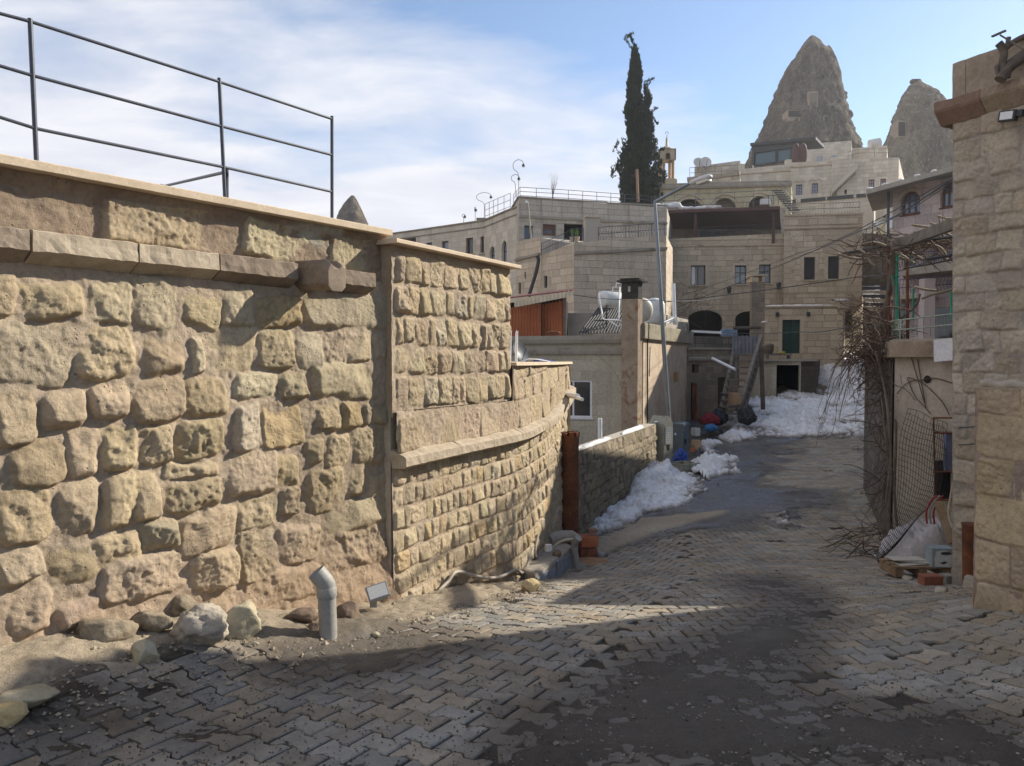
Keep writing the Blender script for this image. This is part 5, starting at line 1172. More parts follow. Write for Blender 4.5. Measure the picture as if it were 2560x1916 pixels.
for k, (x, lab) in enumerate(((1430, 'left green plant pot behind the sloping stair railing'), (1442, 'right green plant pot behind the sloping stair railing'))):
    t = thing('potted_plant', lab, 'plant', tuple(P(x, 605, 31.2)), 'plant pots on the terrace'); MB().lathe(P(x, 606, 31.2), [(.08, 0), (.11, .22)], 10).build('pot', M_TRIM, t)
    mb = MB(); rg = random.Random(k)
    for q in range(60):
        a_ = rg.uniform(0, 6.28); b = P(x, 606, 31.2) + Vector((0, 0, .22)); e = b + Vector((math.cos(a_) * .13 * rg.random(), math.sin(a_) * .13 * rg.random(), .12 + .25 * rg.random())); w_ = Vector((.015, 0, 0)); mb.add([b - w_, b + w_, e], [(0, 1, 2)])
    mb.build('leaves', mat('bright green leaf', (.10, .2, .03), (.16, .28, .05), 9, .6, 0), t)

# ---- middle hotel with carved windows
h4 = thing('carved_house', 'long beige house with carved window heads, dark roofed terrace and quoined right block', 'building', (*XY(1900, 39), 1))
fp = [XY(1660, 39.2), XY(1958, 38.6)]; hold = []; zt4 = zat(598, 39.2)
def ops(fs):
    for q, kd in (((1727, 664, 1763.5, 713.5), 0), ((1837, 664, 1866, 711), 1), ((1897.6, 661.6, 1926.6, 708.7), 1)):
        r = fs[0].rect(*q); hold.append((fs[0], fs[0].open(r), r, kd))
    for q in ((1719, 776, 1806, 842), (1838, 778, 1912, 842)):
        r = fs[0].rect(*q); hold.append((fs[0], fs[0].open(r, 'seg'), r, 2))
fs = block(h4, fp, -.6, [zt4, zat(584, 38.6)], A_BEIGE, [XY(1665, 44.8), XY(1962, 44.8)], ops_fn=ops, roofdrop=.5)
for f, o, r, kd in hold:
    if kd == 2: f.hole(o, h4, 'cellar_arch', depth=1.5)
    else:
        f.window(o, h4, M_DFR, M_GLASSB if kd else M_GLASS, (1, 1 if kd else 0), curtain=(kd == 0)); f.sill(r, h4, M_TRIM); f.surround(r, h4, M_TRIM)
        if kd:
            mb = MB(); c = (r[0] + r[2]) / 2; w_ = (r[2] - r[0]) / 2; mb.tube([f.pt(c + w_ * 1.2 * q, r[3] + .16 + .17 * math.cos(q * 2.2) ** 2 * (1 if abs(q) < .75 else .6), .03) for q in [k / 8 for k in range(-8, 9)]], .022, 6); mb.build('carved_head', M_TRIM, h4)
f = fs[0]; mb = MB(); f.band(mb, zat(614, 38.9) - .05, zat(614, 38.9) + .05, .08); mb.build('string_course', M_TRIM, h4); mb = MB(); f.band(mb, zt4 - .10, zt4 + .005, .04); mb.build('cornice', M_TRIM, h4)
fp2 = [XY(1957, 38.2), XY(2152, 37.6)]; hold = []; zt5 = zat(538, 38.2)
def ops(fs):
    for q in ((2010, 643.5, 2037.7, 700), (2070, 641, 2098, 698)):
        r = fs[0].rect(*q); hold.append((fs[0], fs[0].open(r), r))
fs = block(h4, fp2, 0, [zt5, zat(531, 37.6)], A_BEIGE, [XY(1962, 44), XY(2150, 44)], ops_fn=ops, name='side_block')
for f, o, r in hold: f.window(o, h4, M_DFR, M_GLASS, (0, 0)); f.sill(r, h4, M_TRIM); f.surround(r, h4, M_TRIM, .16)
f = fs[0]; mb = MB()
for yy, oo, hh in ((538, .08, .10), (562, .05, .05), (570, .08, .10), (733, .03, .05)): z_ = zat(yy, 38); f.band(mb, z_ - hh / 2, z_ + hh / 2, oo); mb.build('cornice', M_TRIM, h4); mb = MB()
for k in range(9):
    z_ = zat(588, 38) - k * .26
    for a_, b_ in ((0, .48 if k % 2 else .36), (f.L - (.48 if k % 2 else .36), f.L)): f.band(mb, z_ - .235, z_ - .012, .03, a_, b_); mb.build('quoin', M_TRIM, h4); mb = MB()

for k, (x, y) in enumerate(((1823, 727), (1947, 717))): tag(MB().lathe(P(x, y + 8, 38.3), [(.03, 0), (.09, .05), (.1, .2), (.13, .3), (.03, .38)], 8).build('wall_lantern', M_DFR), 'dark wall lantern on the beige carved house, the %s of two' % ('left' if k == 0 else 'right'), 'lantern', 'lanterns on the carved house')
railing('terrace_railing', 'iron railing along the parapet of the beige carved house, under the dark roof', [P(1740, 595, 39.2), P(1950, 585, 38.9)], .5, r=.012, rails=2, post_every=1.2, bars=.10)
railing('scroll_railing', 'curly black iron railing on top of the quoined right block', [Vector((*XY(1968, 38.4), zt5 + .04)), Vector((*XY(2145, 37.8), zat(531, 37.7)))], .50, r=.012, rails=2, post_every=1.6, bars=.13, scroll=True)
# roofed terrace
rt = thing('terrace_roof', 'dark red edged flat canopy with snow on it, shading the terrace of the beige house', 'canopy', (*XY(1800, 41), 6))
M_RED = mat('dark red painted fascia', (.065, .028, .026), (.105, .045, .042), 9, .6, .2, .004)
zr0, zr1 = zat(527, 39.0), zat(519, 38.4)
c4 = [XY(1640, 39.4), XY(1946, 38.2), XY(1950, 45), XY(1650, 45)]
MB().prism(c4, [zat(534, 39.4), zat(524, 38.2), zat(524, 38.2) + .1, zat(534, 39.4) + .1], [zat(527, 39.4), zat(516, 38.2), zat(516, 38.2) + .1, zat(527, 39.4) + .1]).build('roof_panel', M_RED, rt)
mb = MB()
for x, Y_ in ((1652, 39.5), (1736, 39.3), (1930, 38.6)): mb.beam((*XY(x, Y_), zt4 - .3), (*XY(x, Y_), zat(528, Y_)), .12)
mb.build('post_set', M_RED, rt)
MB().add([(*XY(1650, 44.6), zt4 - .5), (*XY(1960, 44.6), zt4 - .5), (*XY(1960, 44.6), zat(520, 44.6)), (*XY(1650, 44.6), zat(520, 44.6))], [(0, 1, 2, 3)]).build('back_wall', M_TRIMG, rt)
mb = MB(); pts = [Vector((*XY(lerp(1640, 1800, k / 24), 39.5), zat(lerp(527, 521, k / 24), 39.4) + .06 + .05 * rnd.random() + (.15 if k < 9 else 0))) for k in range(25)]
mb.tube(pts, [.02 + (.17 if k < 10 else .07) * rnd.uniform(.6, 1) for k in range(25)], 7); mb.build('snow_edge', M_SNOW, rt)
for k, x in enumerate((1762, 1788)):
    t = thing('garden_chair', 'dark terrace chair behind the railing, the %s of two' % ('left' if k == 0 else 'right'), 'chair', (*XY(x, 40), zt4 - .5), 'chairs on the roofed terrace'); b = Vector((*XY(x, 40), zt4 - .5))
    MB().box(b + Vector((0, 0, .45)), (.5, .5, .06)).build('seat', M_DFR, t); MB().box(b + Vector((0, .24, .78)), (.5, .05, .6)).build('backrest', M_DFR, t)
    for dx in (-.22, .22):
        for dy in (-.22, .22): MB().box(b + Vector((dx, dy, .21)), (.04, .04, .42)).build('leg', M_DFR, t)
sp = thing('spiral_stair', 'steep black iron stair climbing from the terrace roof to the arcade', 'stairs', tuple(P(1945, 525, 38.6)))
mb = MB(); a0, a1 = P(1980, 537, 38.0), P(1938, 487, 41.0)
for o_ in (0, .25): mb.tube([a0 + Vector((0, 0, o_ + .1)), a1 + Vector((0, 0, o_ + .1))], .02, 4)
for o_ in (.5, .75): mb.tube([a0 + Vector((.25, 0, o_ - .1)), a1 + Vector((.25, 0, o_ - .1))], .014, 4)
mb.build('stringer', M_IRON, sp); mb = MB()
for k in range(10): p = a0.lerp(a1, k / 9); mb.box(p + Vector((.1, 0, .2)), (.5, .2, .03))
mb.build('tread_flight', M_IRON, sp); mb = MB()
for x in (1922, 1934, 1946): mb.tube([P(x, 512, 41), P(x, 487, 41)], .02, 4)
mb.tube([P(1920, 490, 41), P(1948, 487, 41)], .02, 4); mb.build('landing_rail', M_IRON, sp)

# ---- arcade behind
h5 = thing('arcade_house', 'old lichened arcade with three round arches above the canopy', 'building', (*XY(1810, 47), 5))
fp = [XY(1632, 47.4), XY(1974, 46.4)]; hold = []
def ops(fs):
    for q in ((1690, 497, 1757, 560), (1783, 495, 1841, 560), (1871, 491, 1925, 560)):
        r = fs[0].rect(*q); hold.append((fs[0], fs[0].open(r, 'arch'), r))
A_LICH = ashlar('lichened limestone', (.38, .33, .22), (.44, .385, .27), (.36, .33, .20), 1.22, .6, .3, mortar=(.3, .26, .18), streak=.6, msize=.005)
fs = block(h5, fp, 3, [zat(462, 47.4), zat(461, 46.4)], A_LICH, [XY(1640, 52), XY(1978, 52)], ops_fn=ops)
for k, (f, o, r) in enumerate(hold): f.hole(o, h5, 'arch_recess', mat('recess stone', (.10, .09, .075), (.17, .15, .12), 2, .95, .2) if k != 1 else M_TRIMG, depth=.9)
f = fs[0]; mb = MB(); zc = zat(467, 47); f.band(mb, zc - .12, zc + .12, .22); f.band(mb, zc + .12, zc + .22, .12); mb.build('cornice', M_TRIMG, h5)
for f, o, r in hold:
    c = (r[0] + r[2]) / 2; w_ = (r[2] - r[0]) / 2 + .22; MB().tube([f.pt(c + w_ * math.cos(t * math.pi / 14), r[3] - (r[2] - r[0]) / 2 + w_ * math.sin(t * math.pi / 14), .02) for t in range(15)], .06, 5).build('arch_band', M_TRIM, h5)
railing('arcade_railing', 'thin iron railing standing before the three old arches', [P(1635, 530, 44.8), P(1790, 524, 44.6), P(1930, 516, 44.2)], .9, r=.014, rails=3, post_every=1.2)
tag(MB().box(P(1913, 505, 43.6), (.50, .3, .30)).build('air_conditioner', mat('pale metal', (.5, .5, .5), (.58, .58, .57), 8, .5, .1)), 'pale air conditioner unit on the canopy by the iron stair', 'air conditioner')

# ---- upper houses
h6 = thing('white_house', 'white stone house with a parapet terrace under the glass pavilion', 'building', (*XY(1900, 59), 8))
fs = block(h6, [XY(1843, 60), XY(1974, 58.8)], 5, [zat(424, 60), zat(410, 58.8)], A_WHITE, [XY(1850, 68), XY(1980, 68)])
mb = MB(); fs[0].band(mb, zat(438, 60), zat(438, 60) + .10, .10); mb.build('cornice', M_TRIM, h6)
h7 = thing('white_house', 'white stone house with two small carved blue windows below the glass pavilion', 'building', (*XY(2030, 58), 8)); hold = []
def ops(fs):
    for q in ((1990.6, 462, 2005.6, 487.7), (2030, 458.7, 2045, 484)):
        r = fs[0].rect(*q); hold.append((fs[0], fs[0].open(r), r))
fs = block(h7, [XY(1972, 58), XY(2090, 57)], 5, [zat(407, 58), zat(401, 57)], A_WHITE, [XY(1976, 67), XY(2098, 67)], ops_fn=ops)
for f, o, r in hold: f.window(o, h7, mat('blue window frame', (.05, .08, .17), (.07, .11, .22), 9, .5, 0), M_GLASSB, (1, 2), w=.06); f.surround(r, h7, M_TRIM, .1); mb = MB(); c = (r[0] + r[2]) / 2; mb.tube([f.pt(c + .42 * q, r[3] + .18 + .12 * abs(math.sin(q * 3.14)), .04) for q in [k / 8 - 1 for k in range(17)]], .035, 5); mb.build('carved_head', M_TRIM, h7)
mb = MB(); fs[0].band(mb, zat(419, 57.8), zat(419, 57.8) + .10, .10); mb.build('cornice', M_TRIM, h7)
mb = MB()
for x, y0, y1, Y_ in ((1849, 410, 425, 60), (1965, 399, 412, 59), (2081, 393, 405, 57.5)): mb.box((*XY(x, Y_ + .2), (zat(y0, Y_) + zat(y1, Y_)) / 2), (.4, .4, zat(y0, Y_) - zat(y1, Y_))); mb.build('parapet_pier', A_WHITE, h7); mb = MB()
gp = thing('glass_pavilion', 'glazed pavilion with dark frame at the foot of the great rock cone', 'pavilion', (*XY(1930, 67), 14))
f = Facade(XY(1876, 68), XY(1985, 66), zat(412, 68), zat(366, 68), zat(361, 66)); r = f.rect(1885, 376, 1976, 409); o = f.open(r)
mb = MB(); f.wall(mb, .3); Facade(XY(1985, 66), XY(1992, 72), f.zb, f.ztb).wall(mb); Facade(XY(1880, 74), XY(1876, 68), f.zb, f.zta).wall(mb); mb.build('frame_wall', M_DFR, gp)
M_TEAL, nt_, b_ = newmat('tinted pavilion glass'); b_.inputs['Base Color'].default_value = (.05, .10, .13, 1); b_.inputs['Roughness'].default_value = .08
f.window(o, gp, M_DFR, M_TEAL, (0, 0), depth=.2, w=.08); u_ = f.px(1940, 390)[0]; MB().beam(f.pt(u_, r[1], -.05), f.pt(u_, r[3], -.05), .16).build('mullion', M_DFR, gp)
MB().prism([f.pt(-.1, 0, .3).xy, f.pt(f.L + 1.6, 0, .3).xy, f.pt(f.L + 1.6, 0, -3).xy, f.pt(-.1, 0, -3).xy], [f.zta, f.ztb + .1, f.ztb + .1, f.zta], [f.zta + .22, f.ztb + .32, f.ztb + .32, f.zta + .22]).build('roof', M_DFR, gp)
for k, x in enumerate((1990, 2008)): tag(rockmesh(P(x, 385, 63), (.33, .2, .85), 5 + k, rough=.06, facets=0, sub=3).build('folded_parasol', M_RED), 'folded dark red parasol beside the glass pavilion, the %s of two' % ('left' if k == 0 else 'right'), 'parasol', 'folded parasols on the upper terrace')
h8 = thing('stair_house', 'white house with an outside stair and paired brown windows on the hillside', 'building', (*XY(2150, 56), 8)); hold = []
def ops(fs):
    for q in ((2171.5, 449, 2186, 474), (2201, 447, 2215, 464.6)):
        r = fs[0].rect(*q); hold.append((fs[0], fs[0].open(r), r, 1))
    r = fs[0].rect(2081, 480, 2092, 500); hold.append((fs[0], fs[0].open(r, 'arch'), r, 0))
    r = fs[0].rect(2111, 474, 2117, 486); hold.append((fs[0], fs[0].open(r), r, 0))
fs = block(h8, [XY(2074, 57), XY(2104, 56.8), XY(2145, 56.4), XY(2240, 55.6)][0:1] + [XY(2240, 55.6)], 4, [zat(400, 57), zat(394, 55.6)], A_WHITE, [XY(2090, 66), XY(2260, 66)], ops_fn=ops)
for f, o, r, kd in hold:
    if kd: f.window(o, h8, M_BFR, M_GLASSB, (1, 1), w=.06)
    else: f.hole(o, h8, 'niche', depth=.6)
f = fs[0]; mb = MB()
for k in range(14):
    u0, zz_ = f.px(lerp(2078, 2142, k / 14), lerp(470, 408, k / 14)); u1 = f.px(lerp(2078, 2142, (k + 1) / 14), 440)[0]
    mb.add([f.pt(u, z_, o_) for o_ in (-.05, .5) for u, z_ in ((u0, zz_ - .7), (u1, zz_ - .3), (u1, zz_ + .2), (u0, zz_ - .2))], [(4, 5, 6, 7), (3, 7, 6, 2), (0, 1, 5, 4), (0, 4, 7, 3), (1, 2, 6, 5)])
mb.build('stair_parapet', A_WHITE, h8); railing('upper_railing', 'thin iron railing on the roof of the white stair house', [P(2120, 400, 56.5), P(2145, 393, 56.2), P(2228, 392, 55.8)], .55, r=.014, rails=2, post_every=1)
h9 = thing('upper_house', 'weathered grey house with two satellite dishes on its roof corner', 'building', (*XY(1790, 62), 8))
fs = block(h9, [XY(1733, 63), XY(1846, 61)], 5, [zat(417, 63), zat(402, 61)], A_GREY, [XY(1738, 72), XY(1885, 72)])
mb = MB(); fs[0].band(mb, fs[0].ztb - 1.5, fs[0].ztb - 1.4, .06); mb.build('cornice', M_TRIMG, h9)
h9b = thing('lower_house', 'low grey house with a railed roof between the arcade and the satellite dishes', 'building', (*XY(1780, 55), 8))
fs = block(h9b, [XY(1716, 57), XY(1846, 55)], 5, [zat(446, 57), zat(438, 55)], A_GREY, [XY(1722, 61), XY(1850, 60)]); mb = MB(); fs[0].band(mb, fs[0].zta - .25, fs[0].zta + .04, .12); mb.build('cornice', M_TRIMG, h9b)
railing('roof_railing', 'thin iron railing on the low grey house under the satellite dishes', [P(1724, 446, 56.6), P(1845, 440, 54.9)], .75, r=.014, rails=2, post_every=1.3)
def sat_dish(label, c, r, n, m, group='satellite dishes'):
    t = thing('satellite_dish', label, 'satellite dish', tuple(c), group); n = Vector(n).normalized(); u = n.cross(Vector((0, 0, 1))).normalized(); v = u.cross(n); c = Vector(c); mb = MB(); N = 16; vs = []
    for k in range(5):
        q = k / 4
        for j in range(N): a_ = j * 6.2832 / N; vs.append(c + (u * math.cos(a_) + v * math.sin(a_)) * r * q + n * (r * .28 * q * q))
    mb.add(vs, [(k * N + j, k * N + (j + 1) % N, (k + 1) * N + (j + 1) % N, (k + 1) * N + j) for k in range(4) for j in range(N)], smooth=True); mb.build('reflector', m, t)
    MB().tube([c + v * (-r * .9) + n * .1 * r, c + n * r * .95], r * .04, 5).build('feed_arm', M_DFR, t); MB().tube([c - n * .03, c - n * .1 + Vector((0, 0, -r * 1.2))], r * .06, 6).build('stand', M_DFR, t)
M_DISH = mat('pale dish metal', (.5, .48, .45), (.6, .58, .54), 6, .5, .05)
sat_dish('pale satellite dish at the roof corner, left of its twin', P(1746, 409, 62.3), .44, (.1, -1, .35), M_DISH); sat_dish('pale satellite dish on the far roof, right of its twin', P(1764, 407, 62.3), .44, (.1, -1, .35), M_DISH)
h10 = thing('back_house', 'pale plain house wall right of the great rock cone, with roof water tank', 'building', (*XY(2070, 74), 12))
fs = block(h10, [XY(2008, 73), XY(2122, 72)], 8, [zat(361, 73), zat(352, 72)], A_WHITE, [XY(2010, 80), XY(2125, 80)])
r = fs[0].rect(2042, 391, 2056, 408); fs2 = fs
MB().add([fs[0].pt(*q, .02) for q in ((r[0], r[1]), (r[2], r[1]), (r[2], r[3]), (r[0], r[3]))], [(0, 1, 2, 3)]).build('window', M_GLASSB, h10); r = fs[0].rect(2078, 388, 2090, 412); MB().add([fs[0].pt(*q, .02) for q in ((r[0], r[1]), (r[2], r[1]), (r[2], r[3]), (r[0], r[3]))], [(0, 1, 2, 3)]).build('door', M_GLASSB, h10)
h11 = thing('back_house', 'narrow pale house between the two rock cones', 'building', (*XY(2160, 74), 12)); block(h11, [XY(2120, 75), XY(2210, 73)], 8, [zat(372, 75), zat(364, 73)], A_WHITE, [XY(2125, 82), XY(2215, 82)])
tag(MB().tube([P(2174, 362, 74), P(2199, 357, 74)], .45, 12).build('water_tank', M_DISH), 'pale cylindrical water tank on the narrow house between the rock cones', 'tank')
mb = MB(); bush = MB()
h12 = thing('retaining_wall', 'long low terrace wall with dark slabs on top, right of the quoined block', 'wall', (*XY(2070, 50), 5)); fs = block(h12, [XY(1965, 50), XY(2180, 47.5)], 2, [zat(507, 50), zat(487, 47.5)], A_WHITE, [XY(1970, 53), XY(2185, 50)], roofdrop=.02)
mb = MB()
for x0, x1 in ((1966, 1990), (2002, 2064), (2068, 2134), (2141, 2165)): u0, z0 = fs[0].px(x0, lerp(507, 489, (x0 - 1965) / 215)); u1 = fs[0].px(x1, 500)[0]; z1 = fs[0].px(x1, lerp(507, 489, (x1 - 1965) / 215))[1]; mb.add([fs[0].pt(u, z_ + dz, o_) for o_ in (.06, -.3) for u, z_ in ((u0, z0), (u1, z1)) for dz in (-.08, .14)], [(0, 2, 3, 1), (1, 3, 7, 5), (0, 1, 5, 4), (2, 6, 7, 3)])
mb.build('dark_slab', M_DFR, h12)

# minaret-like belfry
mn = thing('stone_minaret', 'small open stone minaret with four posts beside the cypress', 'minaret', (*XY(1664, 50), 9))
cxm, Ym = 1664, 50.0; k = Ym / F
def mz(y): return zat(y, Ym)
MB().box((*XY(1668, Ym), (mz(452) + mz(560)) / 2), (.85, .85, mz(452) - mz(560)), rz=.15).build('base', A_LICH, mn)
MB().box((*XY(1667, Ym), mz(452)), (.80, .80, .10), rz=.15).build('plinth', M_TRIM, mn)
mp = thing; c0 = Vector((*XY(1664, Ym), 0))
for dx in (-1, 1):
    for dy in (-1, 1):
        q = c0 + Matrix.Rotation(.15, 3, 'Z') @ Vector((dx * .30, dy * .30, 0)); MB().lathe((q.x, q.y, mz(450)), [(.12, 0), (.10, .06), (.095, mz(403) - mz(450) - .06), (.13, mz(403) - mz(450))], 10).build('post', mat('honey stone', (.42, .26, .13), (.52, .35, .2), 4, .85, .3) if dx + dy == -2 else bpy.data.materials['honey stone'], mn)
f = Facade(tuple((c0 + Vector((-.43, -.43, 0))).xy), tuple((c0 + Vector((.43, -.36, 0))).xy), mz(404), mz(376)); o = f.open((f.L * .32, mz(404) - .001 + .02, f.L * .68, mz(386)), 'arch'); mb = MB(); f.wall(mb, .75); mb.build('arch_head', M_TRIM, mn)
mb = MB(); q = [(c0 + Matrix.Rotation(.08, 3, 'Z') @ Vector((sx_ * .46, sy_ * .46, 0))) for sx_, sy_ in ((-1, -1), (1, -1), (1, 1), (-1, 1))]
mb.add([(p.x, p.y, mz(404)) for p in q] + [(p.x, p.y, mz(376)) for p in q], [(1, 2, 6, 5), (2, 3, 7, 6), (3, 0, 4, 7), (4, 5, 6, 7)]); mb.build('head_side', M_TRIM, mn)
MB().lathe((c0.x, c0.y, mz(377)), [(.62, 0), (.60, .06), (.2, mz(369) - mz(377)), (.09, mz(367) - mz(377)), (.07, mz(346) - mz(377))], 4).build('cap', M_TRIM, mn)
MB().tube([(c0.x, c0.y, mz(347)), (c0.x, c0.y, mz(338))], .02, 5).tube([(c0.x + .09 * math.sin(t), c0.y, mz(333.5) - .09 * math.cos(t)) for t in [k * .5 for k in range(1, 12)]], .015, 4).build('finial', M_DFR, mn)
# ---------------------------------------------------------------- rock cones and cypress
def tuff(name, a, b, c):
    m, nt, bb = newmat(name); co = objco(nt); mp = nd(nt, 'ShaderNodeMapping'); mp.inputs['Scale'].default_value = (1, 1, .45); nt.links.new(co, mp.inputs[0])
    n1 = noise(nt, .45, 8, mp.outputs[0], .7, .6); n2 = noise(nt, 1.5, 9, mp.outputs[0], .8, .5); vo = nd(nt, 'ShaderNodeTexVoronoi'); vo.inputs['Scale'].default_value = 1.4; nt.links.new(mp.outputs[0], vo.inputs['Vector'])
    cc = ramp(nt, n1, [(.34, a), (.5, b), (.66, c)]); cc = mixc(nt, .75, cc, ramp(nt, n2, [(.34, (.36, .35, .34)), (.66, (1.55, 1.52, 1.46))]), 'MULTIPLY')
    fl = noise(nt, 5.5, 5, mp.outputs[0], .75, .3); cc = mixc(nt, ramp(nt, fl, [(.56, (0, 0, 0)), (.66, (.85, .85, .85))]), cc, tuple(min(.5, q * 1.7) for q in c)); cc = mixc(nt, ramp(nt, fl, [(.30, (.8, .8, .8)), (.40, (0, 0, 0))]), cc, (.04, .033, .026))
    cc = mixc(nt, mth(nt, 'MULTIPLY', ramp(nt, vo.outputs['Distance'], [(.05, (1, 1, 1)), (.16, (0, 0, 0))]), .5), cc, (.06, .05, .04))
    nt.links.new(cc, bb.inputs['Base Color']); bb.inputs['Roughness'].default_value = .95; bb.inputs['Specular IOR Level'].default_value = .1
    bump(nt, bb, mth(nt, 'ADD', n2, mth(nt, 'MULTIPLY', n1, .6)), 1.0, .35); return m
M_TUFF = tuff('dark lichened tuff', (.045, .036, .026), (.09, .074, .054), (.20, .165, .12)); M_TUFF2 = tuff('pale tuff', (.08, .066, .05), (.15, .125, .094), (.27, .23, .175))
def cone(name, label, Y, left, right, m, seed, ybot=None, amp=.5, NA=150, NZ=150, flat=.9):
    yt = min(left[0][1], right[0][1]); yb = max(left[-1][1], right[-1][1])
    ly, lx = [q[1] for q in left], [q[0] for q in left]; ry, rx = [q[1] for q in right], [q[0] for q in right]
    k = Y / F; zt_ = zat(yt, Y); rows = []
    for i in range(NZ + 1):
        y = lerp(yt, yb, (i / NZ) ** .85); a, b = np.interp(y, ly, lx), np.interp(y, ry, rx); c = xat((a + b) / 2, Y); r = (b - a) / 2 * k; r = max(.05, r - amp * .50 * min(1, r / 4.0)); rows.append((c, r, zat(y, Y)))
    A = np.linspace(0, 2 * np.pi, NA, endpoint=False); XYZ = np.zeros((NZ + 1, NA + 1, 3))
    for i, (c, r, z) in enumerate(rows):
        for j in range(NA + 1):
            t = A[j % NA]; d = Vector((math.cos(t), math.sin(t), 0)); p = d * r; q = Vector((p.x * .25 + seed * 9, p.y * .25, z * .12))
            nz = mnoise.noise(q) * .8 + .5 * (.5 - abs(mnoise.noise(q * 4.3))) + .35 * (.5 - abs(mnoise.noise(q * 11))) + .5 * mnoise.noise(q * 3.1) + .5 * abs(mnoise.noise(Vector((q.x * 7, q.y * 7, z * .5)))) + .30 * mnoise.noise(q * 9) + .26 * mnoise.noise(q * 21)
            rr = r + amp * nz * min(1, r / 2.2) * (.55 + .45 * abs(d.y)); XYZ[i, j] = (c + d.x * rr, Y + d.y * rr * flat, z + .15 * amp * mnoise.noise(q * 5))
    t = thing(name, label, 'rock cone', (rows[-1][0], Y, rows[-1][2])); grid_mesh('rock_body', XYZ, m, t, flip=True); SURF[name + label[:4]] = XYZ; SURFOF[t.name] = XYZ; return t
SURF = {}; SURFOF = {}
FY = 110.0
L1 = [(2018, 90), (2012, 93), (1980, 140), (1954, 185), (1930, 230), (1908, 290), (1890, 330), (1874, 365), (1845, 450), (1800, 620)]; R1 = [(2026, 90), (2034, 96), (2058, 128), (2076, 160), (2092, 212), (2105, 252), (2115, 303), (2128, 355), (2142, 385), (2160, 450), (2200, 620)]
fc1 = cone('rock_cone', 'tall dark tuff cone with cave windows, tallest thing on the hill', FY, L1, R1, M_TUFF, 1, amp=.95)
hornm = MB(); hx = [(2059.5, 114, .03), (2061.5, 119, .22), (2064, 130, .42), (2068, 150, .7), (2074, 185, 1.0), (2078, 230, 1.0)]
hornm.tube([(xat(x, FY), FY - .2, zat(y, FY)) for x, y, r in hx], [q[2] for q in hx], 10); hornm.build('side_horn', M_TUFF, fc1)
M_CUT = mat('freshly cut tuff', (.27, .205, .15), (.36, .28, .21), .8, .95, .5, .03)
def onsurf(t, x, y):
    V = SURFOF[t.name].reshape(-1, 3); V = V[V[:, 1] < np.median(V[:, 1]) - .5] if False else V
    ry_ = np.array([ray(CX, y).z]); d = np.abs(V[:, 0] / V[:, 1] - ray(x, y).x) + np.abs(V[:, 2] / V[:, 1] - ray(x, y).z) + .0008 * (V[:, 1] - V[:, 1].min()); return V[np.argmin(d)]
def cave(parent, x0, y0, x1, y1, Y, front, name='cave_window', m=None, trim=True):
    sv = min(onsurf(parent, x, y)[1] for x in (x0, x1) for y in (y0, y1)); Ys = max(onsurf(parent, x, y)[1] for x in (x0, x1) for y in (y0, y1))
    a, b = P(x0, y1, sv), P(x1, y0, sv); c = (a + b) / 2; sx_, sz_ = b.x - a.x, b.z - a.z; dp = Ys - sv + .6
    if trim: MB().box((c.x, sv + dp / 2 + .10, c.z), (sx_ * 1.25, dp, sz_ * 1.2)).build('cut_face', M_CUT, parent, bevel=.08)
    return MB().box((c.x, sv + dp / 2 + .04, c.z), (sx_, dp, sz_)).build(name, m or M_DARK, parent, bevel=.03)
cave(fc1, 1972, 277, 2003, 292, FY, 5.0); q_ = onsurf(fc1, 1988, 299); MB().box((P(1988, 298, q_[1]).x, q_[1] + .25, q_[2]), (2.1, .7, .6)).build('stone_sill', M_CUT, fc1, bevel=.08)
cave(fc1, 2024, 232, 2044, 270, FY, 3.9, 'blind_niche', mat('niche tuff', (.15, .12, .09), (.2, .165, .125), 1, .95, .3)); cave(fc1, 2062, 291, 2071, 313, FY, 4.7); cave(fc1, 2056, 187, 2062, 195, FY, 3.0, trim=False)
L2 = [(2277, 200), (2276, 204), (2262, 215), (2248, 240), (2238, 270), (2219, 318), (2195, 380), (2180, 440), (2120, 640)]; R2 = [(2291, 200), (2294, 207), (2306, 218), (2322, 232), (2338, 252), (2352, 285), (2372, 325), (2400, 440), (2470, 640)]
fc2 = cone('rock_cone', 'smaller pale tuff cone with a cap stone, right of the tall dark cone', 95.0, L2, R2, M_TUFF2, 2, amp=.8)
tag(MB().box(P(2285, 204, 95), (.75, .7, .40)).build('cap_rock', M_TUFF, fc2, bevel=.06)); cave(fc2, 2247, 305, 2264, 340, 95.0, 4.2)
L3 = [(880, 490), (874, 495), (862, 510), (850, 535), (838, 575), (830, 620), (800, 760)]; R3 = [(888, 490), (893, 496), (905, 520), (920, 550), (936, 585), (950, 620), (980, 760)]
cone('rock_cone', 'distant small tuff cone peeping over the big wall coping', 150.0, L3, R3, M_TUFF, 3, amp=.6, NA=60, NZ=50)
hill = None

M_LEAF, nt_, b_ = newmat('cypress foliage'); co_ = objco(nt_); a_ = noise(nt_, 1.6, 5, co_, .7); f_ = noise(nt_, 14, 3, co_, .6)
c_ = ramp(nt_, a_, [(.3, (.012, .020, .012)), (.55, (.026, .040, .022)), (.75, (.05, .062, .034))]); c_ = mixc(nt_, .6, c_, ramp(nt_, f_, [(.3, (.5, .5, .5)), (.7, (1.5, 1.5, 1.5))]), 'MULTIPLY'); nt_.links.new(c_, b_.inputs['Base Color']); b_.inputs['Roughness'].default_value = .8; b_.inputs['Specular IOR Level'].default_value = .2
TYc = 48.0; tr = thing('cypress_tree', 'tall dark cypress with two spires behind the blocky house', 'tree', (*XY(1600, TYc), 6))
ll = [(1570, 92), (1576, 110), (1578, 130), (1573, 165), (1567, 200), (1563, 240), (1558, 290), (1558, 330), (1552, 370), (1543, 400), (1540, 430), (1548, 460), (1552, 520)]
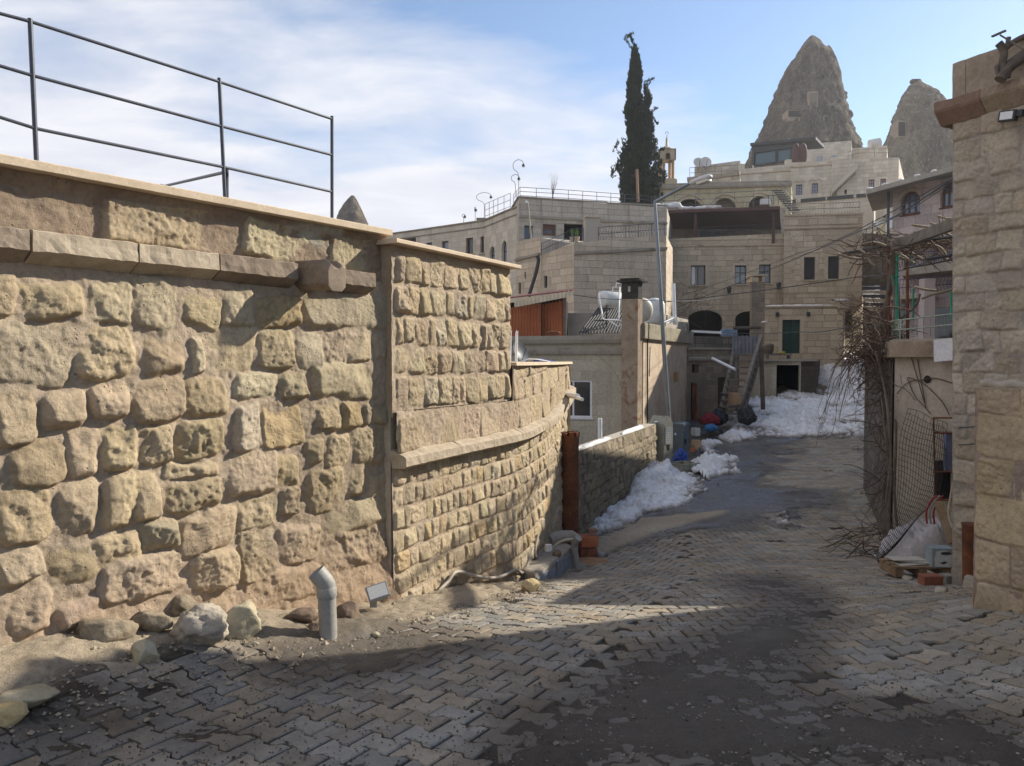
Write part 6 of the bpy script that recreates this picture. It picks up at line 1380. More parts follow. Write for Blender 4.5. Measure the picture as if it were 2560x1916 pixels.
rr_ = [(1572, 92), (1580, 108), (1592, 120), (1594, 150), (1600, 180), (1612, 215), (1626, 250), (1627, 290), (1632, 330), (1640, 370), (1648, 410), (1658, 450), (1655, 520)]
mb = MB(); rg = random.Random(12); kx = TYc / F; vs, fs = [], []
def spray(p, s_, up_):
    for q in range(3):
        a_ = rg.uniform(0, 6.283); d = Vector((math.cos(a_) * .55, math.sin(a_) * .55, up_ + rg.uniform(-.3, .5))).normalized(); w = d.cross(Vector((rg.gauss(0, 1), rg.gauss(0, 1), rg.gauss(0, 1)))).normalized() * s_ * .22
        b = len(vs); vs.extend([p - w, p + w, p + d * s_ + w * .3, p + d * s_ - w * .3]); fs.append((b, b + 1, b + 2, b + 3))
n_try = 0
for _ in range(27000):
    y = 92 + (520 - 92) * rg.random() ** .78; a, b = np.interp(y, [q[1] for q in ll], [q[0] for q in ll]), np.interp(y, [q[1] for q in rr_], [q[0] for q in rr_])
    t = rg.uniform(-1, 1); ph = rg.uniform(0, 6.283); rad = math.sqrt(rg.random()) * (1 + .20 * mnoise.noise(Vector((math.cos(ph) * 2, math.sin(ph) * 2, y * .035))) + .16 * mnoise.noise(Vector((math.cos(ph) * 5, math.sin(ph) * 5, y * .11)))); hw_ = (b - a) / 2
    X_ = xat((a + b) / 2, TYc) + math.cos(ph) * rad * hw_ * kx; Y_ = TYc + math.sin(ph) * rad * hw_ * kx * .9; p = Vector((X_, Y_, zat(y, TYc)))
    if mnoise.noise(Vector((X_ * 2.3, Y_ * 2.3, p.z * 1.1))) + .8 * mnoise.noise(p * 4.5) < -.15 + .12 * rad and rad > .25: continue
    # the notch between the two spires
    if y < 300 and (b - a) > 20:
        xs_ = X_ / TYc * F + CX
        if y < 200 and xs_ > 1601: continue
        if 195 < y < 300 and abs(xs_ - 1603 - (y - 200) * .03) < 4.5 * (1 - (y - 195) / 120) + 1: continue
    spray(p, rg.uniform(.10, .24), 1.0)
for x, y, dx, dy in ((1572, 92, -5, 4), (1628, 201, 8, -3), (1636, 276, 8, -5), (1640, 305, 5, 6), (1545, 380, -8, -12), (1537, 372, -4, 8), (1535, 432, -8, 8), (1532, 440, 0, 10), (1655, 375, 6, -6), (1660, 436, 6, 4), (1568, 105, -6, -10), (1622, 210, 3, -8)):
    for q in range(28): tt = rg.uniform(-2.2, 1) if abs(dx) < 12 else rg.random(); spray(P(x + dx * tt + rg.gauss(0, 1.6), y + dy * tt + rg.gauss(0, 2), TYc + rg.gauss(0, .1)), rg.uniform(.08, .17), .6)
mb.add(vs, fs); mb.build('crown', M_LEAF, tr)
MB().tube([(*XY(1598, TYc), 5), (*XY(1596, TYc), zat(300, TYc)), (*XY(1583, TYc), zat(140, TYc))], [.16, .10, .03], 8).build('trunk', M_BARK, tr)
tag(MB().tube([P(1595, 505, 44), P(1592, 424, 44)], .075, 8).build('chimney_flue', mat('brown flue pipe', (.22, .12, .07), (.3, .18, .11), 9, .7, .1)), 'brown metal flue rising in front of the cypress', 'flue')

# ---------------------------------------------------------------- the low house with the tall chimney
HS = mat('straw plaster', (.36, .265, .185), (.47, .365, .265), 2.6, .95, 1.0, .03, c3=(.52, .43, .32), stain=((.27, .19, .125), 1.3, .58), s2=22)
lh = thing('low_house', 'low rendered house with white window and cracked cornice below the street lamp', 'building', (*XY(1500, 18.5), -2.5)); hold = []
fp = [XY(1262, 19.0), XY(1608, 18.1), XY(1720, 24.0)]; ztl = zat(842, 18.5)
def ops(fs):
    r = fs[0].rect(1386, 950, 1480, 1045); hold.append((fs[0], fs[0].open(r), r))
fsl = [Facade(fp[0], fp[1], -3.4, ztl), Facade(fp[1], fp[2], -3.4, ztl)]; ops(fsl)
mb = MB(); fsl[0].wall(mb, .14); mb.build('front_wall', A_PLAST, lh); mb = MB(); fsl[1].wall(mb); mb.build('side_wall', HS, lh)
MB().add([(*fp[0], ztl - .03), (*fp[1], ztl - .03), (*fp[2], ztl - .03), (*XY(1262, 25), ztl - .03)], [(0, 1, 2, 3)]).build('roof', M_ROOFC, lh)
f, o, r = hold[0]; f.window(o, lh, M_WFR, M_GLASS, (1, 0), depth=.06, w=.05, curtain=True); f.sill(r, lh, M_WFR, .04, .04, .03)
mb = MB(); f.band(mb, zat(859, 18.5), ztl + .02, .12); f.band(mb, zat(886, 18.5), zat(869, 18.5), .07); mb.build('cornice', M_TRIMG, lh)
mb = MB(); u_ = f.px(1455, 960)[0]
mb.tube([f.pt(u_ + .98 * math.sin(t), zat(1010, 18.4) + 1.25 * math.cos(t) - .05, .002) for t in [k * .06 for k in range(4, 26)]], .012, 4); mb.build('blind_arch', A_PLAST, lh)
f1 = fsl[1]; zsl0, zsl1 = zat(848, 18.1), zat(808, 18.1)
MB().prism([XY(1584, 17.9), XY(1612, 17.75), XY(1734, 24.3), XY(1700, 25), XY(1596, 19.2)], [zsl0] * 5, [zsl1, zsl1, zsl1 + .02, zsl1 + .02, zsl1]).build('roof_slab', mat('straw cement slab', (.20, .17, .12), (.31, .27, .195), 5, .95, .9, .03, stain=((.10, .085, .06), 2, .55)), lh, bevel=.03)
mb = MB()
for a_, b_, zz_ in ((XY(1664, 21), XY(1716, 24.0), .14), (XY(1700, 23.6), XY(1722, 24.5), .30), (XY(1660, 22.6), XY(1720, 25.5), .45)): d = Vector((b_[0] - a_[0], b_[1] - a_[1], 0)); n_ = Vector((d.y, -d.x, 0)).normalized() * .12; mb.prism([a_, b_, (b_[0] - n_.x, b_[1] - n_.y), (a_[0] - n_.x, a_[1] - n_.y)], zsl1 - .02, zsl1 + zz_)
mb.build('parapet', M_TRIMG, lh)
MB().box((*f1.pt(f1.px(1686, 943)[0], 0, .05).xy, zat(943, 21.6)), (.20, .10, .26), rz=1.2).build('meter_box', mat('ochre painted box', (.30, .18, .06), (.36, .23, .09), 9, .6, .1), lh)
mb = MB(); mb.tube([f1.pt(.35, -2.3, .03), f1.pt(.36, -.9, .03), f1.pt(.33, zsl0, .03)], .018, 5); mb.tube([f1.pt(.5, -.4, .04), f1.pt(.52, .3, .05)], .01, 4); mb.build('wall_cable', M_DFR, lh)
M_SOOT = mat('sooty plaster', (.022, .02, .018), (.06, .052, .045), 4, .95, .5, .01)
M_CHIM = mat('stained chimney render', (.24, .175, .12), (.37, .30, .225), 3, .9, .4, .008, stain=((.20, .10, .055), 3.2, .51))
cm = thing('house_chimney', 'tall square rust stained chimney with sooty top on the low house', 'chimney', (*XY(1574, 17.9), -2.4))
ca, cb_2 = Vector((*XY(1553.5, 17.75), 0)), Vector((*XY(1594, 17.6), 0)); cu = (cb_2 - ca); cn_ = Vector((-cu.y, cu.x, 0)).normalized() * .24; cq = [ca, cb_2, cb_2 + cn_ + cu * .12, ca + cn_]
MB().prism([q.xy for q in cq], -3, zat(748, 17.7)).build('shaft', M_CHIM, cm, bevel=.012)
MB().prism([(cq[0] - cu * .01).xy, (cq[1] + cu * .01).xy, cq[2].xy, cq[3].xy], zat(748, 17.7) + .002, zat(706, 17.7)).build('smoke_head', M_SOOT, cm, bevel=.012)
cc_ = sum(cq, Vector()) / 4; mb = MB(); mb.prism([(cc_ + (q - cc_) * 1.5).xy for q in cq], zat(705.5, 17.7), zat(701, 17.7)); mb.prism([(cc_ + (q - cc_) * 1.2).xy for q in cq], zat(700.5, 17.7), zat(696, 17.7)); mb.build('cap_slab', M_SOOT, cm, bevel=.006)
MB().box(P(1573, 723, 17.67), (.05, .02, .12)).build('smoke_hole', mat('bright gap', (.4, .36, .3), (.5, .45, .38), 9, .9, 0), cm)
tag(MB().tube([P(1500, 1100, 15.6), P(1500, 1046, 15.6)], .042, 14).build('vent_pipe', M_PVCW), 'white plastic vent pipe standing behind the low stone wall', 'pipe')
# orange tin shed on the roof
M_ORG = mat('orange painted tin', (.28, .078, .024), (.37, .115, .038), 2, .5, .1, .003, stain=((.5, .26, .10), 5, .66))
M_DRED = mat('dark red tin roof', (.13, .03, .03), (.19, .05, .045), 3, .5, .1, .003)
sh = thing('tin_shed', 'orange corrugated tin shed with dark red roof on the low house', 'shed', (*XY(1340, 21.5), .5))
def corr(a, b, z0a, z0b, z1a, z1b, pitch, amp):
    a, b = Vector((*a, 0)), Vector((*b, 0)); L = (b - a).length; u = (b - a).normalized(); n = Vector((u.y, -u.x, 0)); N = int(L / pitch * 6); vs = []
    for k in range(N + 1):
        t = k / N; q = a + u * L * t + n * amp * math.sin(t * L / pitch * 6.283); j = .02 * math.sin(k * .9) ; vs += [(q.x, q.y, lerp(z0a, z0b, t)), (q.x, q.y, lerp(z1a, z1b, t) + j)]
    return vs, [(2 * k, 2 * k + 2, 2 * k + 3, 2 * k + 1) for k in range(N)]
for x0, x1, nm in ((1262, 1353, 0), (1355, 1406, 1)): MB().add(*corr(XY(x0, 21.5 - .004 * (x0 - 1262) * 0), XY(x1, 21.2), ztl - .05, ztl - .05, zat(772 - 10 * nm, 21.4), zat(758 - 6 * nm, 21.3), .085, .012)).build('tin_sheet', M_ORG, sh)
MB().prism([XY(1255, 21.9), XY(1408, 21.6), XY(1420, 24), XY(1262, 24)], ztl - .1, [zat(760, 21.9), zat(742, 21.6), zat(742, 21.6), zat(760, 21.9)]).build('dark_inside', M_DARK, sh)
MB().box((*XY(1411, 21.4), .62 + .5), (.09, .12, 1.25)).build('corner_post', mat('grey timber', (.20, .17, .14), (.28, .24, .2), 9, .9, .4), sh)
a0, a1 = Vector((*XY(1262, 20.9), zat(748, 20.9))), Vector((*XY(1434, 20.7), zat(728, 20.7))); bk = Vector((.3, 3.6, .35))
MB().add([a0, a1, a1 + bk, a0 + bk] + [q + Vector((0, 0, .03)) for q in (a0, a1, a1 + bk, a0 + bk)], [(3, 2, 1, 0), (4, 5, 6, 7), (0, 1, 5, 4), (1, 2, 6, 5), (3, 0, 4, 7)]).build('tin_roof', M_DRED, sh)
vs, fs = corr(XY(1286, 20.8), XY(1434, 20.62), zat(769, 20.8), zat(741, 20.7), zat(756, 20.8), zat(727, 20.7), .10, .012); MB().add(vs, fs).build('fascia', mat('cream corrugated sheet', (.5, .42, .30), (.6, .52, .39), 6, .6, .1), sh)
tag(rockmesh(P(1385, 833, 20.5), (.2, .12, .07), 8, rough=.3, facets=6, sub=3).build('rubble_piece', M_RUST), 'rusty scrap piece lying before the orange tin shed', 'scrap')
# solar water heater
so = thing('solar_heater', 'solar water heater with dark vacuum tubes and white tank on the roof', 'solar heater', (*XY(1510, 20.5), .6))
M_TANK = mat('white enamel tank', (.50, .51, .50), (.60, .61, .60), 3, .35, .05, .003, spec=.5, stain=((.32, .24, .16), 1.4, .66))
def drum(a, b, r, m, parent, name, n=20):
    a, b = Vector(a), Vector(b); d = (b - a).normalized(); MB().tube([a - d * r * .16, a - d * r * .10, a, b, b + d * r * .14, b + d * r * .22], [r * .5, r * .86, r, r, r * .8, r * .4], n).build(name, m, parent)
drum(P(1507, 748, 20.6), P(1582, 755, 21.2), .215, M_TANK, so, 'tank')
mb = MB()
for k in range(14): t = k / 13; mb.tube([P(lerp(1497, 1568, t), lerp(770, 774, t), 20.6), P(lerp(1449, 1545, t), 833, lerp(19.7, 20.0, t))], .022, 6)
mb.build('vacuum_tube_bank', mat('dark glass tube', (.012, .014, .02), (.025, .028, .035), 5, .45, 0, spec=.3), so)
mb = MB(); mb.tube([P(1500, 729, 20.3), P(1497, 735, 20.3), P(1507, 797, 20.0), P(1512, 800, 20), P(1556, 801, 20)], .02, 6); mb.tube([P(1547, 797, 20.2), P(1549, 718, 20.3), P(1532, 719, 20.3), P(1532, 735, 20.3)], .02, 6); mb.tube([P(1540, 718, 20.3), P(1541, 708, 20.3), P(1556, 709, 20.3)], .018, 6); mb.tube([P(1520, 800, 20), P(1545, 817, 20), P(1556, 809, 20)], .015, 5); mb.build('white_pipework', M_PVCW, so)
mb = MB(); mb.tube([P(1517, 763, 20), P(1516, 830, 20.2)], .02, 4); mb.tube([P(1486, 802, 20), P(1556, 800, 20)], .018, 4); mb.build('stand', M_DFR, so)
tk = thing('roof_tank', 'large round cream water tank with a domed end behind the chimney', 'tank', tuple(P(1600, 805, 21.3))); drum(P(1570, 776, 22.2), P(1604, 775, 21.2), .33, mat('cream tank', (.42, .39, .32), (.5, .47, .40), 2, .5, .1, stain=((.3, .18, .1), 1.5, .62)), tk, 'tank_shell', 24)
tk = thing('roof_tank', 'white upright water tank partly behind the street lamp', 'tank', tuple(P(1640, 808, 23.2))); a_ = P(1636, 808, 23.4); MB().lathe(a_, [(.30, 0), (.31, .1), (.31, .55), (.24, .68), (.08, .74)], 20).build('tank_shell', M_TANK, tk)
wp_ = thing('vent_stack', 'tall white plastic vent pipe with a short stub on the roof slab', 'pipe', tuple(P(1686, 815, 23)))
MB().tube([P(1687, 818, 23), P(1683, 709, 23)], .055, 12).build('pipe', M_PVCW, wp_); MB().tube([P(1692, 816, 22.9), P(1691, 793, 22.9)], .04, 10).build('stub_pipe', M_PVCW, wp_); MB().tube([P(1660, 806, 22.6), P(1684, 796, 22.9)], .025, 8).tube([P(1660, 811, 22.6), P(1684, 802, 22.9)], .022, 8).build('side_pipe', M_PVCW, wp_)
mb = MB(); mb.box((*XY(1440, 24), .95), (1.0, .3, .9)); tag(mb.build('block_wall', M_TRIMG), 'short grey block wall between the orange shed and the solar heater', 'wall')

# behind the curved wall's coping
sat_dish("dark satellite dish behind the coping of the curved wall", P(1296, 880, 10.6), .15, (.75, -.6, .35), mat('dark dish', (.07, .08, .09), (.11, .12, .13), 6, .5, 0)); bpy.context.view_layer.update()
for x, y0, lab in ((1276, 826, 'left slim grey pipe standing behind the curved wall coping'), (1292, 828, 'right slim grey pipe standing behind the curved wall coping')): tag(MB().tube([P(x - 2, 915, 9.6), P(x, y0 + 3, 9.6), P(x + 2, y0, 9.6)], .016, 8).build('standpipe', M_PVCW), lab, 'pipe', 'slim pipes behind the coping')
tag(MB().tube([P(1318, 912, 9.9), P(1330, 897, 9.9)], .03, 10).build('pipe_offcut', M_PVC), 'short grey pipe offcut lying on the curved wall coping', 'pipe')
tag(rockmesh(P(1350, 905, 10.1), (.20, .12, .035), 15, rough=.5, facets=6).build('blue_sheet', M_BLUE), 'crumpled blue sheet lying on the curved wall top', 'sheet')
tag(MB().tube([P(1302, 907, 9.8), P(1320, 898, 9.8), P(1345, 899, 9.9), P(1375, 905, 10)], .008, 5).build('white_hose', M_PVCW), 'thin white hose curling over the curved wall top', 'hose')
gu = thing('gutter_pipe', 'white plastic gutter pipe jutting from the end of the curved wall', 'gutter', tuple(P(1405, 990, 10.4))); MB().tube([P(1398, 985, 10.3), P(1444, 992, 9.6)], .035, 12).build('pipe', M_PVCW, gu); MB().tube([P(1442, 995, 9.6), P(1456, 999, 9.4)], .022, 8).build('lip', M_PVCW, gu)
tag(MB().lathe(P(1153, 668, 8.3), [(.056, 0), (.058, .10), (.054, .135), (.02, .14)], 16).build('vent_cowl', M_TANK), 'pale round vent cowl behind the coping of the upper wall', 'vent')

# ---------------------------------------------------------------- street lamp
sp = thing('street_lamp', 'tall grey steel street lamp leaning slightly, with a long arm', 'street lamp', tuple(P(1672, 1070, 18.3)))
M_POLE = mat('galvanised grey pole', (.17, .19, .21), (.23, .25, .27), 3, .45, .05, .002, metallic=.5, spec=.5)
b0, b1 = P(1674, 1095, 18.3), P(1637, 503, 18.3)
MB().tube([b0, b0.lerp(b1, .5), b1], [.060, .048, .036], 14).build('pole', M_POLE, sp)
am = MB().tube([P(1637, 512, 18.3), P(1639, 504, 18.3), P(1732, 455, 17.6)], [.038, .036, .034], 12).build('arm', M_POLE, sp)
ha, hb = P(1728, 458, 17.6), P(1781, 440, 17.2); d = (hb - ha).normalized(); u_ = Vector((0, 0, 1)); sd_ = d.cross(u_).normalized()
mb = MB(); prof = [(-.02, .05, .045), (.04, .085, .06), (.30, .105, .075), (.47, .09, .06), (.52, .05, .03)]; vs = []
for t, w, h in prof:
    for a_ in range(12): q = a_ * 6.2832 / 12; vs.append(ha + d * t + sd_ * w * math.cos(q) + sd_.cross(d) * h * math.sin(q))
mb.add(vs, [(i * 12 + j, i * 12 + (j + 1) % 12, (i + 1) * 12 + (j + 1) % 12, (i + 1) * 12 + j) for i in range(4) for j in range(12)] + [tuple(range(12))[::-1], tuple(range(48, 60))], smooth=True); hd = mb.build('lamp_head', mat('pale lamp housing', (.5, .49, .47), (.58, .57, .55), 5, .5, .05), sp)
MB().box(ha + d * .33 + Vector((0, 0, -.075)), (.17, .30, .06), M=Matrix((sd_.to_4d().xyz, d, sd_.cross(d))).transposed().to_4x4()).build('diffuser', mat('frosted lamp glass', (.55, .52, .42), (.6, .57, .48), 9, .2, 0), hd, bevel=.02)
# ---------------------------------------------------------------- end of the lane: old yard wall, timber stair, cellar, green door
yw = thing('yard_wall', 'crumbling old stone yard wall with patched render beside the timber stair', 'wall', (*XY(1775, 24.2), -2)); hold = []
def ops(fs):
    r = fs[0].rect(1795, 944, 1819, 1030); hold.append((fs[0], fs[0].open(r))); r = fs[0].rect(1730, 911, 1748, 932); hold.append((fs[0], fs[0].open(r))); r = fs[0].rect(1727, 957, 1741, 1072); hold.append((fs[0], fs[0].open(r)))
fs = block(yw, [XY(1716, 23.8), XY(1838, 24.8)], -3, [zat(874, 23.8), zat(873, 24.8)], A_OLD, [XY(1722, 28), XY(1846, 28)], ops_fn=ops, roofdrop=.02)
f = fs[0]
g_ = f.hole(hold[0][1], yw, 'gate_recess', depth=.3); mb = MB(); us = [q[0] for q in hold[0][1]]; zs_ = [q[1] for q in hold[0][1]]
for k in range(8): u = lerp(min(us), max(us), (k + .5) / 8); mb.beam(f.pt(u, min(zs_), -.1), f.pt(u + .01, max(zs_) - .03 * (k % 3), -.1), .025, .015)
mb.build('slat_gate', mat('dark gate slats', (.06, .05, .04), (.11, .09, .07), 12, .9, .2), yw)
f.hole(hold[1][1], yw, 'vent_opening'); f.hole(hold[2][1], yw, 'side_opening', depth=.4)
mb = MB(); mb.tube([P(1735, 1072, 23.7), P(1734, 958, 23.7)], .035, 8); mb.build('rusty_pipe', M_RUST, yw); MB().tube([P(1741, 1073, 23.6), P(1739, 960, 23.6)], .045, 8).build('rusty_pipe', M_RUST, yw)
mb = MB(); z_ = zat(897, 24.3); f.band(mb, z_ - .06, z_ + .06, .10); mb.build('ledge', M_TRIMG, yw); mb = MB(); f.band(mb, zat(873.5, 24.3) - .02, zat(873.5, 24.3) + .05, .06); mb.build('coping', M_TRIMG, yw)
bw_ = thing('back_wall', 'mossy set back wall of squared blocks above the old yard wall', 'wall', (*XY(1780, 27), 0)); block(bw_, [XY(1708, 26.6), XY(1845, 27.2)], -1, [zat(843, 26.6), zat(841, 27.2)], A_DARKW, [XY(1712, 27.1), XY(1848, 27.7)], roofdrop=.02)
M_WOOD = mat('weathered grey timber', (.11, .095, .08), (.20, .175, .15), 8, .9, .5, .006); M_WOODD = mat('dark brown timber', (.055, .04, .03), (.11, .085, .065), 8, .9, .4, .006)
tag(MB().beam(P(1729, 828.5, 25), P(1803, 832, 25), .10, .07).build('pole', M_PVCW), 'long pale metal beam lying across the yard wall top', 'beam'); tag(MB().tube([P(1833, 821, 25.6), P(1902, 819, 25.4)], .055, 8).build('log', M_WOODD), 'dark wooden log laid level behind the timber stair', 'log')
tag(MB().box(P(1822, 832, 26), (.5, .3, .22)).build('blue_crate', mat('faded blue plastic', (.07, .14, .25), (.3, .34, .4), 3, .5, .4, .02), None, bevel=.03), 'blue wrapped bundle with snow on the yard wall', 'bundle'); tag(MB().tube([P(1781, 897, 23.6), P(1837, 924, 22.6)], .045, 10).build('spout_pipe', M_PVCW), 'white gutter pipe slanting out of the old yard wall', 'gutter')
ts = thing('timber_stair', 'steep grey timber stair with plank balustrade leading up from the yard', 'stairs', tuple(P(1840, 1070, 22.3)))
def zE(x, y, Y): return P(1650 + x / 3.3117, 700 + y / 3.3117, Y)
MB().beam(zE(650, 1080, 21.9), zE(838, 466, 24.4), .10, .12).build('stringer', M_WOOD, ts); MB().beam(zE(692, 1092, 22.4), zE(826, 640, 24.6), .09, .12).build('stringer', M_WOOD, ts); MB().beam(zE(495, 1120, 22.2), zE(610, 600, 24.6), .10, .12).build('stringer', M_WOOD, ts)
for k, (y, xa, xb) in enumerate(((625, 600, 812), (675, 600, 805), (725, 588, 792), (777, 566, 778), (832, 556, 762), (885, 543, 745), (940, 508, 735), (994, 505, 700), (1050, 492, 652), (1108, 490, 645))):
    Y_ = lerp(24.4, 22.1, k / 9); a, b = zE(xa, y, Y_), zE(xb, y, Y_); MB().box(((a + b) / 2), ((b - a).length, .26, .045)).build('tread', M_WOOD, ts)
vs, fs_ = corr(zE(598, 610, 24.5).xy, zE(812, 612, 24.3).xy, zE(598, 612, 24.5).z, zE(812, 612, 24.3).z, zE(598, 462, 24.5).z, zE(812, 466, 24.3).z, .11, .02); MB().add(vs, fs_).build('plank_balustrade', mat('grey painted plank', (.13, .14, .16), (.2, .21, .23), 6, .8, .2), ts)
ps_ = MB().beam(zE(836, 555, 24), zE(853, 1068, 23.2), .12, .12).build('timber_post', M_WOODD); tag(ps_, 'dark upright timber post right of the timber stair', 'post')
M_BAG = mat('black plastic bag', (.012, .016, .020), (.03, .036, .042), 6, .35, 1.0, .05, spec=.6); M_REDC = mat('dark red cloth', (.13, .012, .02), (.22, .03, .04), 6, .85, .7, .03); M_BLKC = mat('black tarpaulin', (.012, .013, .018), (.03, .032, .04), 6, .6, .8, .03)
tag(lump(zE(718, 1135, 21.8), (.24, .22, .31), 4, .28).build('rubbish_bag', M_BAG), 'bulging black rubbish bag at the foot of the timber stair', 'bag')
tag(lump(zE(410, 1165, 21.3), (.26, .22, .20), 14, .25).build('cloth_heap', M_REDC), 'dark red cloth heap draped at the yard wall', 'cloth'); tag(lump(zE(480, 1150, 21.7), (.27, .25, .26), 24, .25).build('cloth_heap', M_BLKC), 'black tarpaulin heap behind the dark red cloth', 'cloth'); tag(lump(zE(425, 1228, 20.9), (.17, .12, .11), 34, .4).build('blue_bag', mat('light blue plastic', (.03, .14, .34), (.06, .22, .45), 8, .4, .5, .02)), 'light blue plastic bag under the dark red cloth', 'bag')
tag(MB().box(zE(618, 985, 21.9), (.26, .22, .32), rz=.2).build('carton', M_CARD, None, bevel=.008), 'brown carton standing on the timber stair', 'box')
cl_ = thing('cellar_house', 'low rendered cellar with a black doorway rising from the snow', 'building', (*XY(1960, 28.5), -1.5)); hold = []
def ops(fs):
    r = fs[0].rect(1941, 913, 1999, 1010); hold.append(fs[0].open(r))
fs = block(cl_, [XY(1872, 28.4), XY(2002, 28.2)], -3, [zat(904, 28.4)] * 2, A_PLAST, [XY(1876, 33.6), XY(2000, 33.6)], ops_fn=ops, roofdrop=.0); fs[0].hole(hold[0], cl_, 'doorway', depth=2.5)
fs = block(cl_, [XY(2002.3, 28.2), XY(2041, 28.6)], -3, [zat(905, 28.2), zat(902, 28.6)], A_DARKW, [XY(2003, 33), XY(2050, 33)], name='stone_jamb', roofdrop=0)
MB().prism([XY(1868, 28.2), XY(2044, 28.1), XY(2052, 33), XY(1874, 33)], zat(904, 28.2) + .003, zat(898, 28.2)).build('roof_slab', M_TRIMG, cl_)
gh = thing('gate_house', 'low stone gatehouse with dark green double door and snow on its parapet', 'building', (*XY(2000, 33.5), .5)); hold = []
def ops(fs):
    r = fs[0].rect(1955.5, 800, 2000, 884); hold.append((fs[0].open(r), r))
fs = block(gh, [XY(1908, 33.8), XY(2106, 33.2)], -1.5, [zat(770, 33.8), zat(768, 33.2)], A_BEIGE, [XY(1912, 35.8), XY(2112, 35.8)], ops_fn=ops, roofdrop=.1)
f = fs[0]; o, r = hold[0]; M_GRN = mat('dark green door paint', (.008, .035, .028), (.015, .055, .042), 4, .5, .1, .003)
dm = MB(); u0, z0, u1, z1 = r; um = (u0 + u1) / 2
for a_, b_ in ((u0 + .01, um - .006), (um + .006, u1 - .01)): dm.add([f.pt(u, z, o_) for o_ in (-.14, -.19) for u, z in ((a_, z0), (b_, z0), (b_, z1), (a_, z1))], [(0, 1, 2, 3), (0, 4, 5, 1), (1, 5, 6, 2), (2, 6, 7, 3), (3, 7, 4, 0)])
dr_ = dm.build('door', M_GRN, gh); MB().box(f.pt(um + .08, lerp(z0, z1, .45), -.12), (.03, .05, .14)).build('handle', M_DFR, dr_); f.surround(r, gh, M_TRIM, .16)
for u_ in (f.px(1943, 786)[0], f.px(2020, 786)[0]): MB().box(f.pt(u_, f.px(1943, 787)[1], .08), (.12, .12, .18)).build('lantern', M_DFR, gh)
mb = MB(); f.band(mb, f.zta - .004, f.zta + .06, .08); mb.build('coping', M_TRIM, gh); mb = MB(); mb.tube([f.pt(lerp(.1, f.L - .4, k / 16), f.zta + .07, -.05) for k in range(17)], [.03] + [.06 * rnd.uniform(.6, 1.1) for _ in range(15)] + [.02], 6); mb.build('snow_strip', M_SNOW, gh)
MB().box((*XY(2103, 33.3), zat(763, 33.3)), (.42, .4, .30)).build('end_pier', A_BEIGE, gh); tag(rockmesh(Vector((*XY(2103, 33.3), zat(752, 33.3))), (.36, .28, .07), 2, rough=.1, facets=0, sub=3).build('snow_cap', M_SNOW), 'smooth snow cap on the end pier of the gatehouse', 'snow', kind='stuff')
uw = thing('stair_wall', 'plain beige wall right of the gatehouse, along the stone steps', 'wall', (*XY(2140, 36), 1)); block(uw, [XY(2105, 35.6), XY(2153, 36.6)], 0, [zat(748, 35.6), zat(740, 36.6)], A_BEIGE, [XY(2108, 37.4), XY(2156, 38)], roofdrop=.02)
sc = thing('stone_chimney', 'square stone chimney with a little open cap before the beige carved house', 'chimney', (*XY(1894, 31), 0)); xa, xb = XY(1877.5, 31), XY(1911, 31)
f = Facade(xa, xb, -.5, zat(705, 31)); mb = MB(); f.wall(mb); dv = Vector((.1, .55, 0)); Facade((xa[0] + .1, 31.55), xa, -.5, f.zta).wall(mb); Facade(xb, (xb[0] + .1, 31.55), -.5, f.zta).wall(mb); mb.add([f.pt(0, f.zta), f.pt(f.L, f.zta), f.pt(f.L, f.zta, -.55), f.pt(0, f.zta, -.55)], [(0, 1, 2, 3)]); mb.build('shaft', A_OLD, sc)
for u_ in (.06, f.L - .06): MB().box(f.pt(u_, zat(697, 31), -.27), (.10, .5, .24)).build('cap_leg', M_TRIM, sc)
MB().box(f.pt(f.L / 2, zat(688.5, 31), -.27), (.66, .66, .05)).build('cap', M_TRIM, sc); tag(rockmesh(f.pt(f.L * .85, zat(806, 30.6), .2), (.12, .1, .05), 6, sub=3).build('snow_lump', M_SNOW), 'snow lump at the foot of the square stone chimney', 'snow', kind='stuff')
bn = thing('bench', 'low wooden bench on the cellar roof by the green door', 'bench', tuple(P(1942, 897, 30))); MB().box(P(1945, 887, 30.2), (.98, .30, .06)).build('seat', M_WOOD, bn)
for x in (1918, 1972): MB().box(P(x, 893, 30.2), (.07, .26, .16)).build('leg', M_WOOD, bn)
bk_ = thing('basket', 'dark wicker basket standing on the wooden bench', 'basket', tuple(P(1920, 885, 30.4))); MB().lathe(P(1920, 885, 30.4), [(.16, 0), (.21, .15), (.21, .32), (.18, .34)], 14).build('body', mat('dark wicker', (.07, .055, .04), (.13, .105, .08), 30, .9, .8), bk_); MB().lathe(P(1921, 864, 30.4), [(.22, 0), (.2, .04), (.1, .07)], 12).build('lid', M_WOOD, bk_)
tag(rockmesh(P(1956, 882, 30.2), (.14, .12, .05), 9, rough=.3, sub=3).build('yellow_cloth', mat('yellow cloth', (.35, .27, .03), (.45, .36, .06), 9, .9, .4)), 'folded yellow cloth on the wooden bench', 'cloth')
st_ = thing('stone_steps', 'worn stone steps with thin snow climbing beside the gatehouse', 'stairs', tuple(P(2060, 886, 35)))
for k in range(6):
    t = k / 5; Y_ = 34.6 + k * .75; y1 = lerp(890, 838, t); a, b = P(lerp(2012, 2066, t), y1, Y_), P(lerp(2112, 2124, t), y1, Y_); MB().box(((a + b) / 2) + Vector((0, .45, -.3)), ((b - a).length, .9, .62)).build('step', M_TRIMG, st_, bevel=.02)
    MB().tube([a.lerp(b, q / 6) + Vector((0, .22, .015)) for q in range(1, 6)], [.02] + [.09 * rnd.uniform(.4, 1) for _ in range(3)] + [.02], 6).build('snow_strip', M_SNOW, st_)
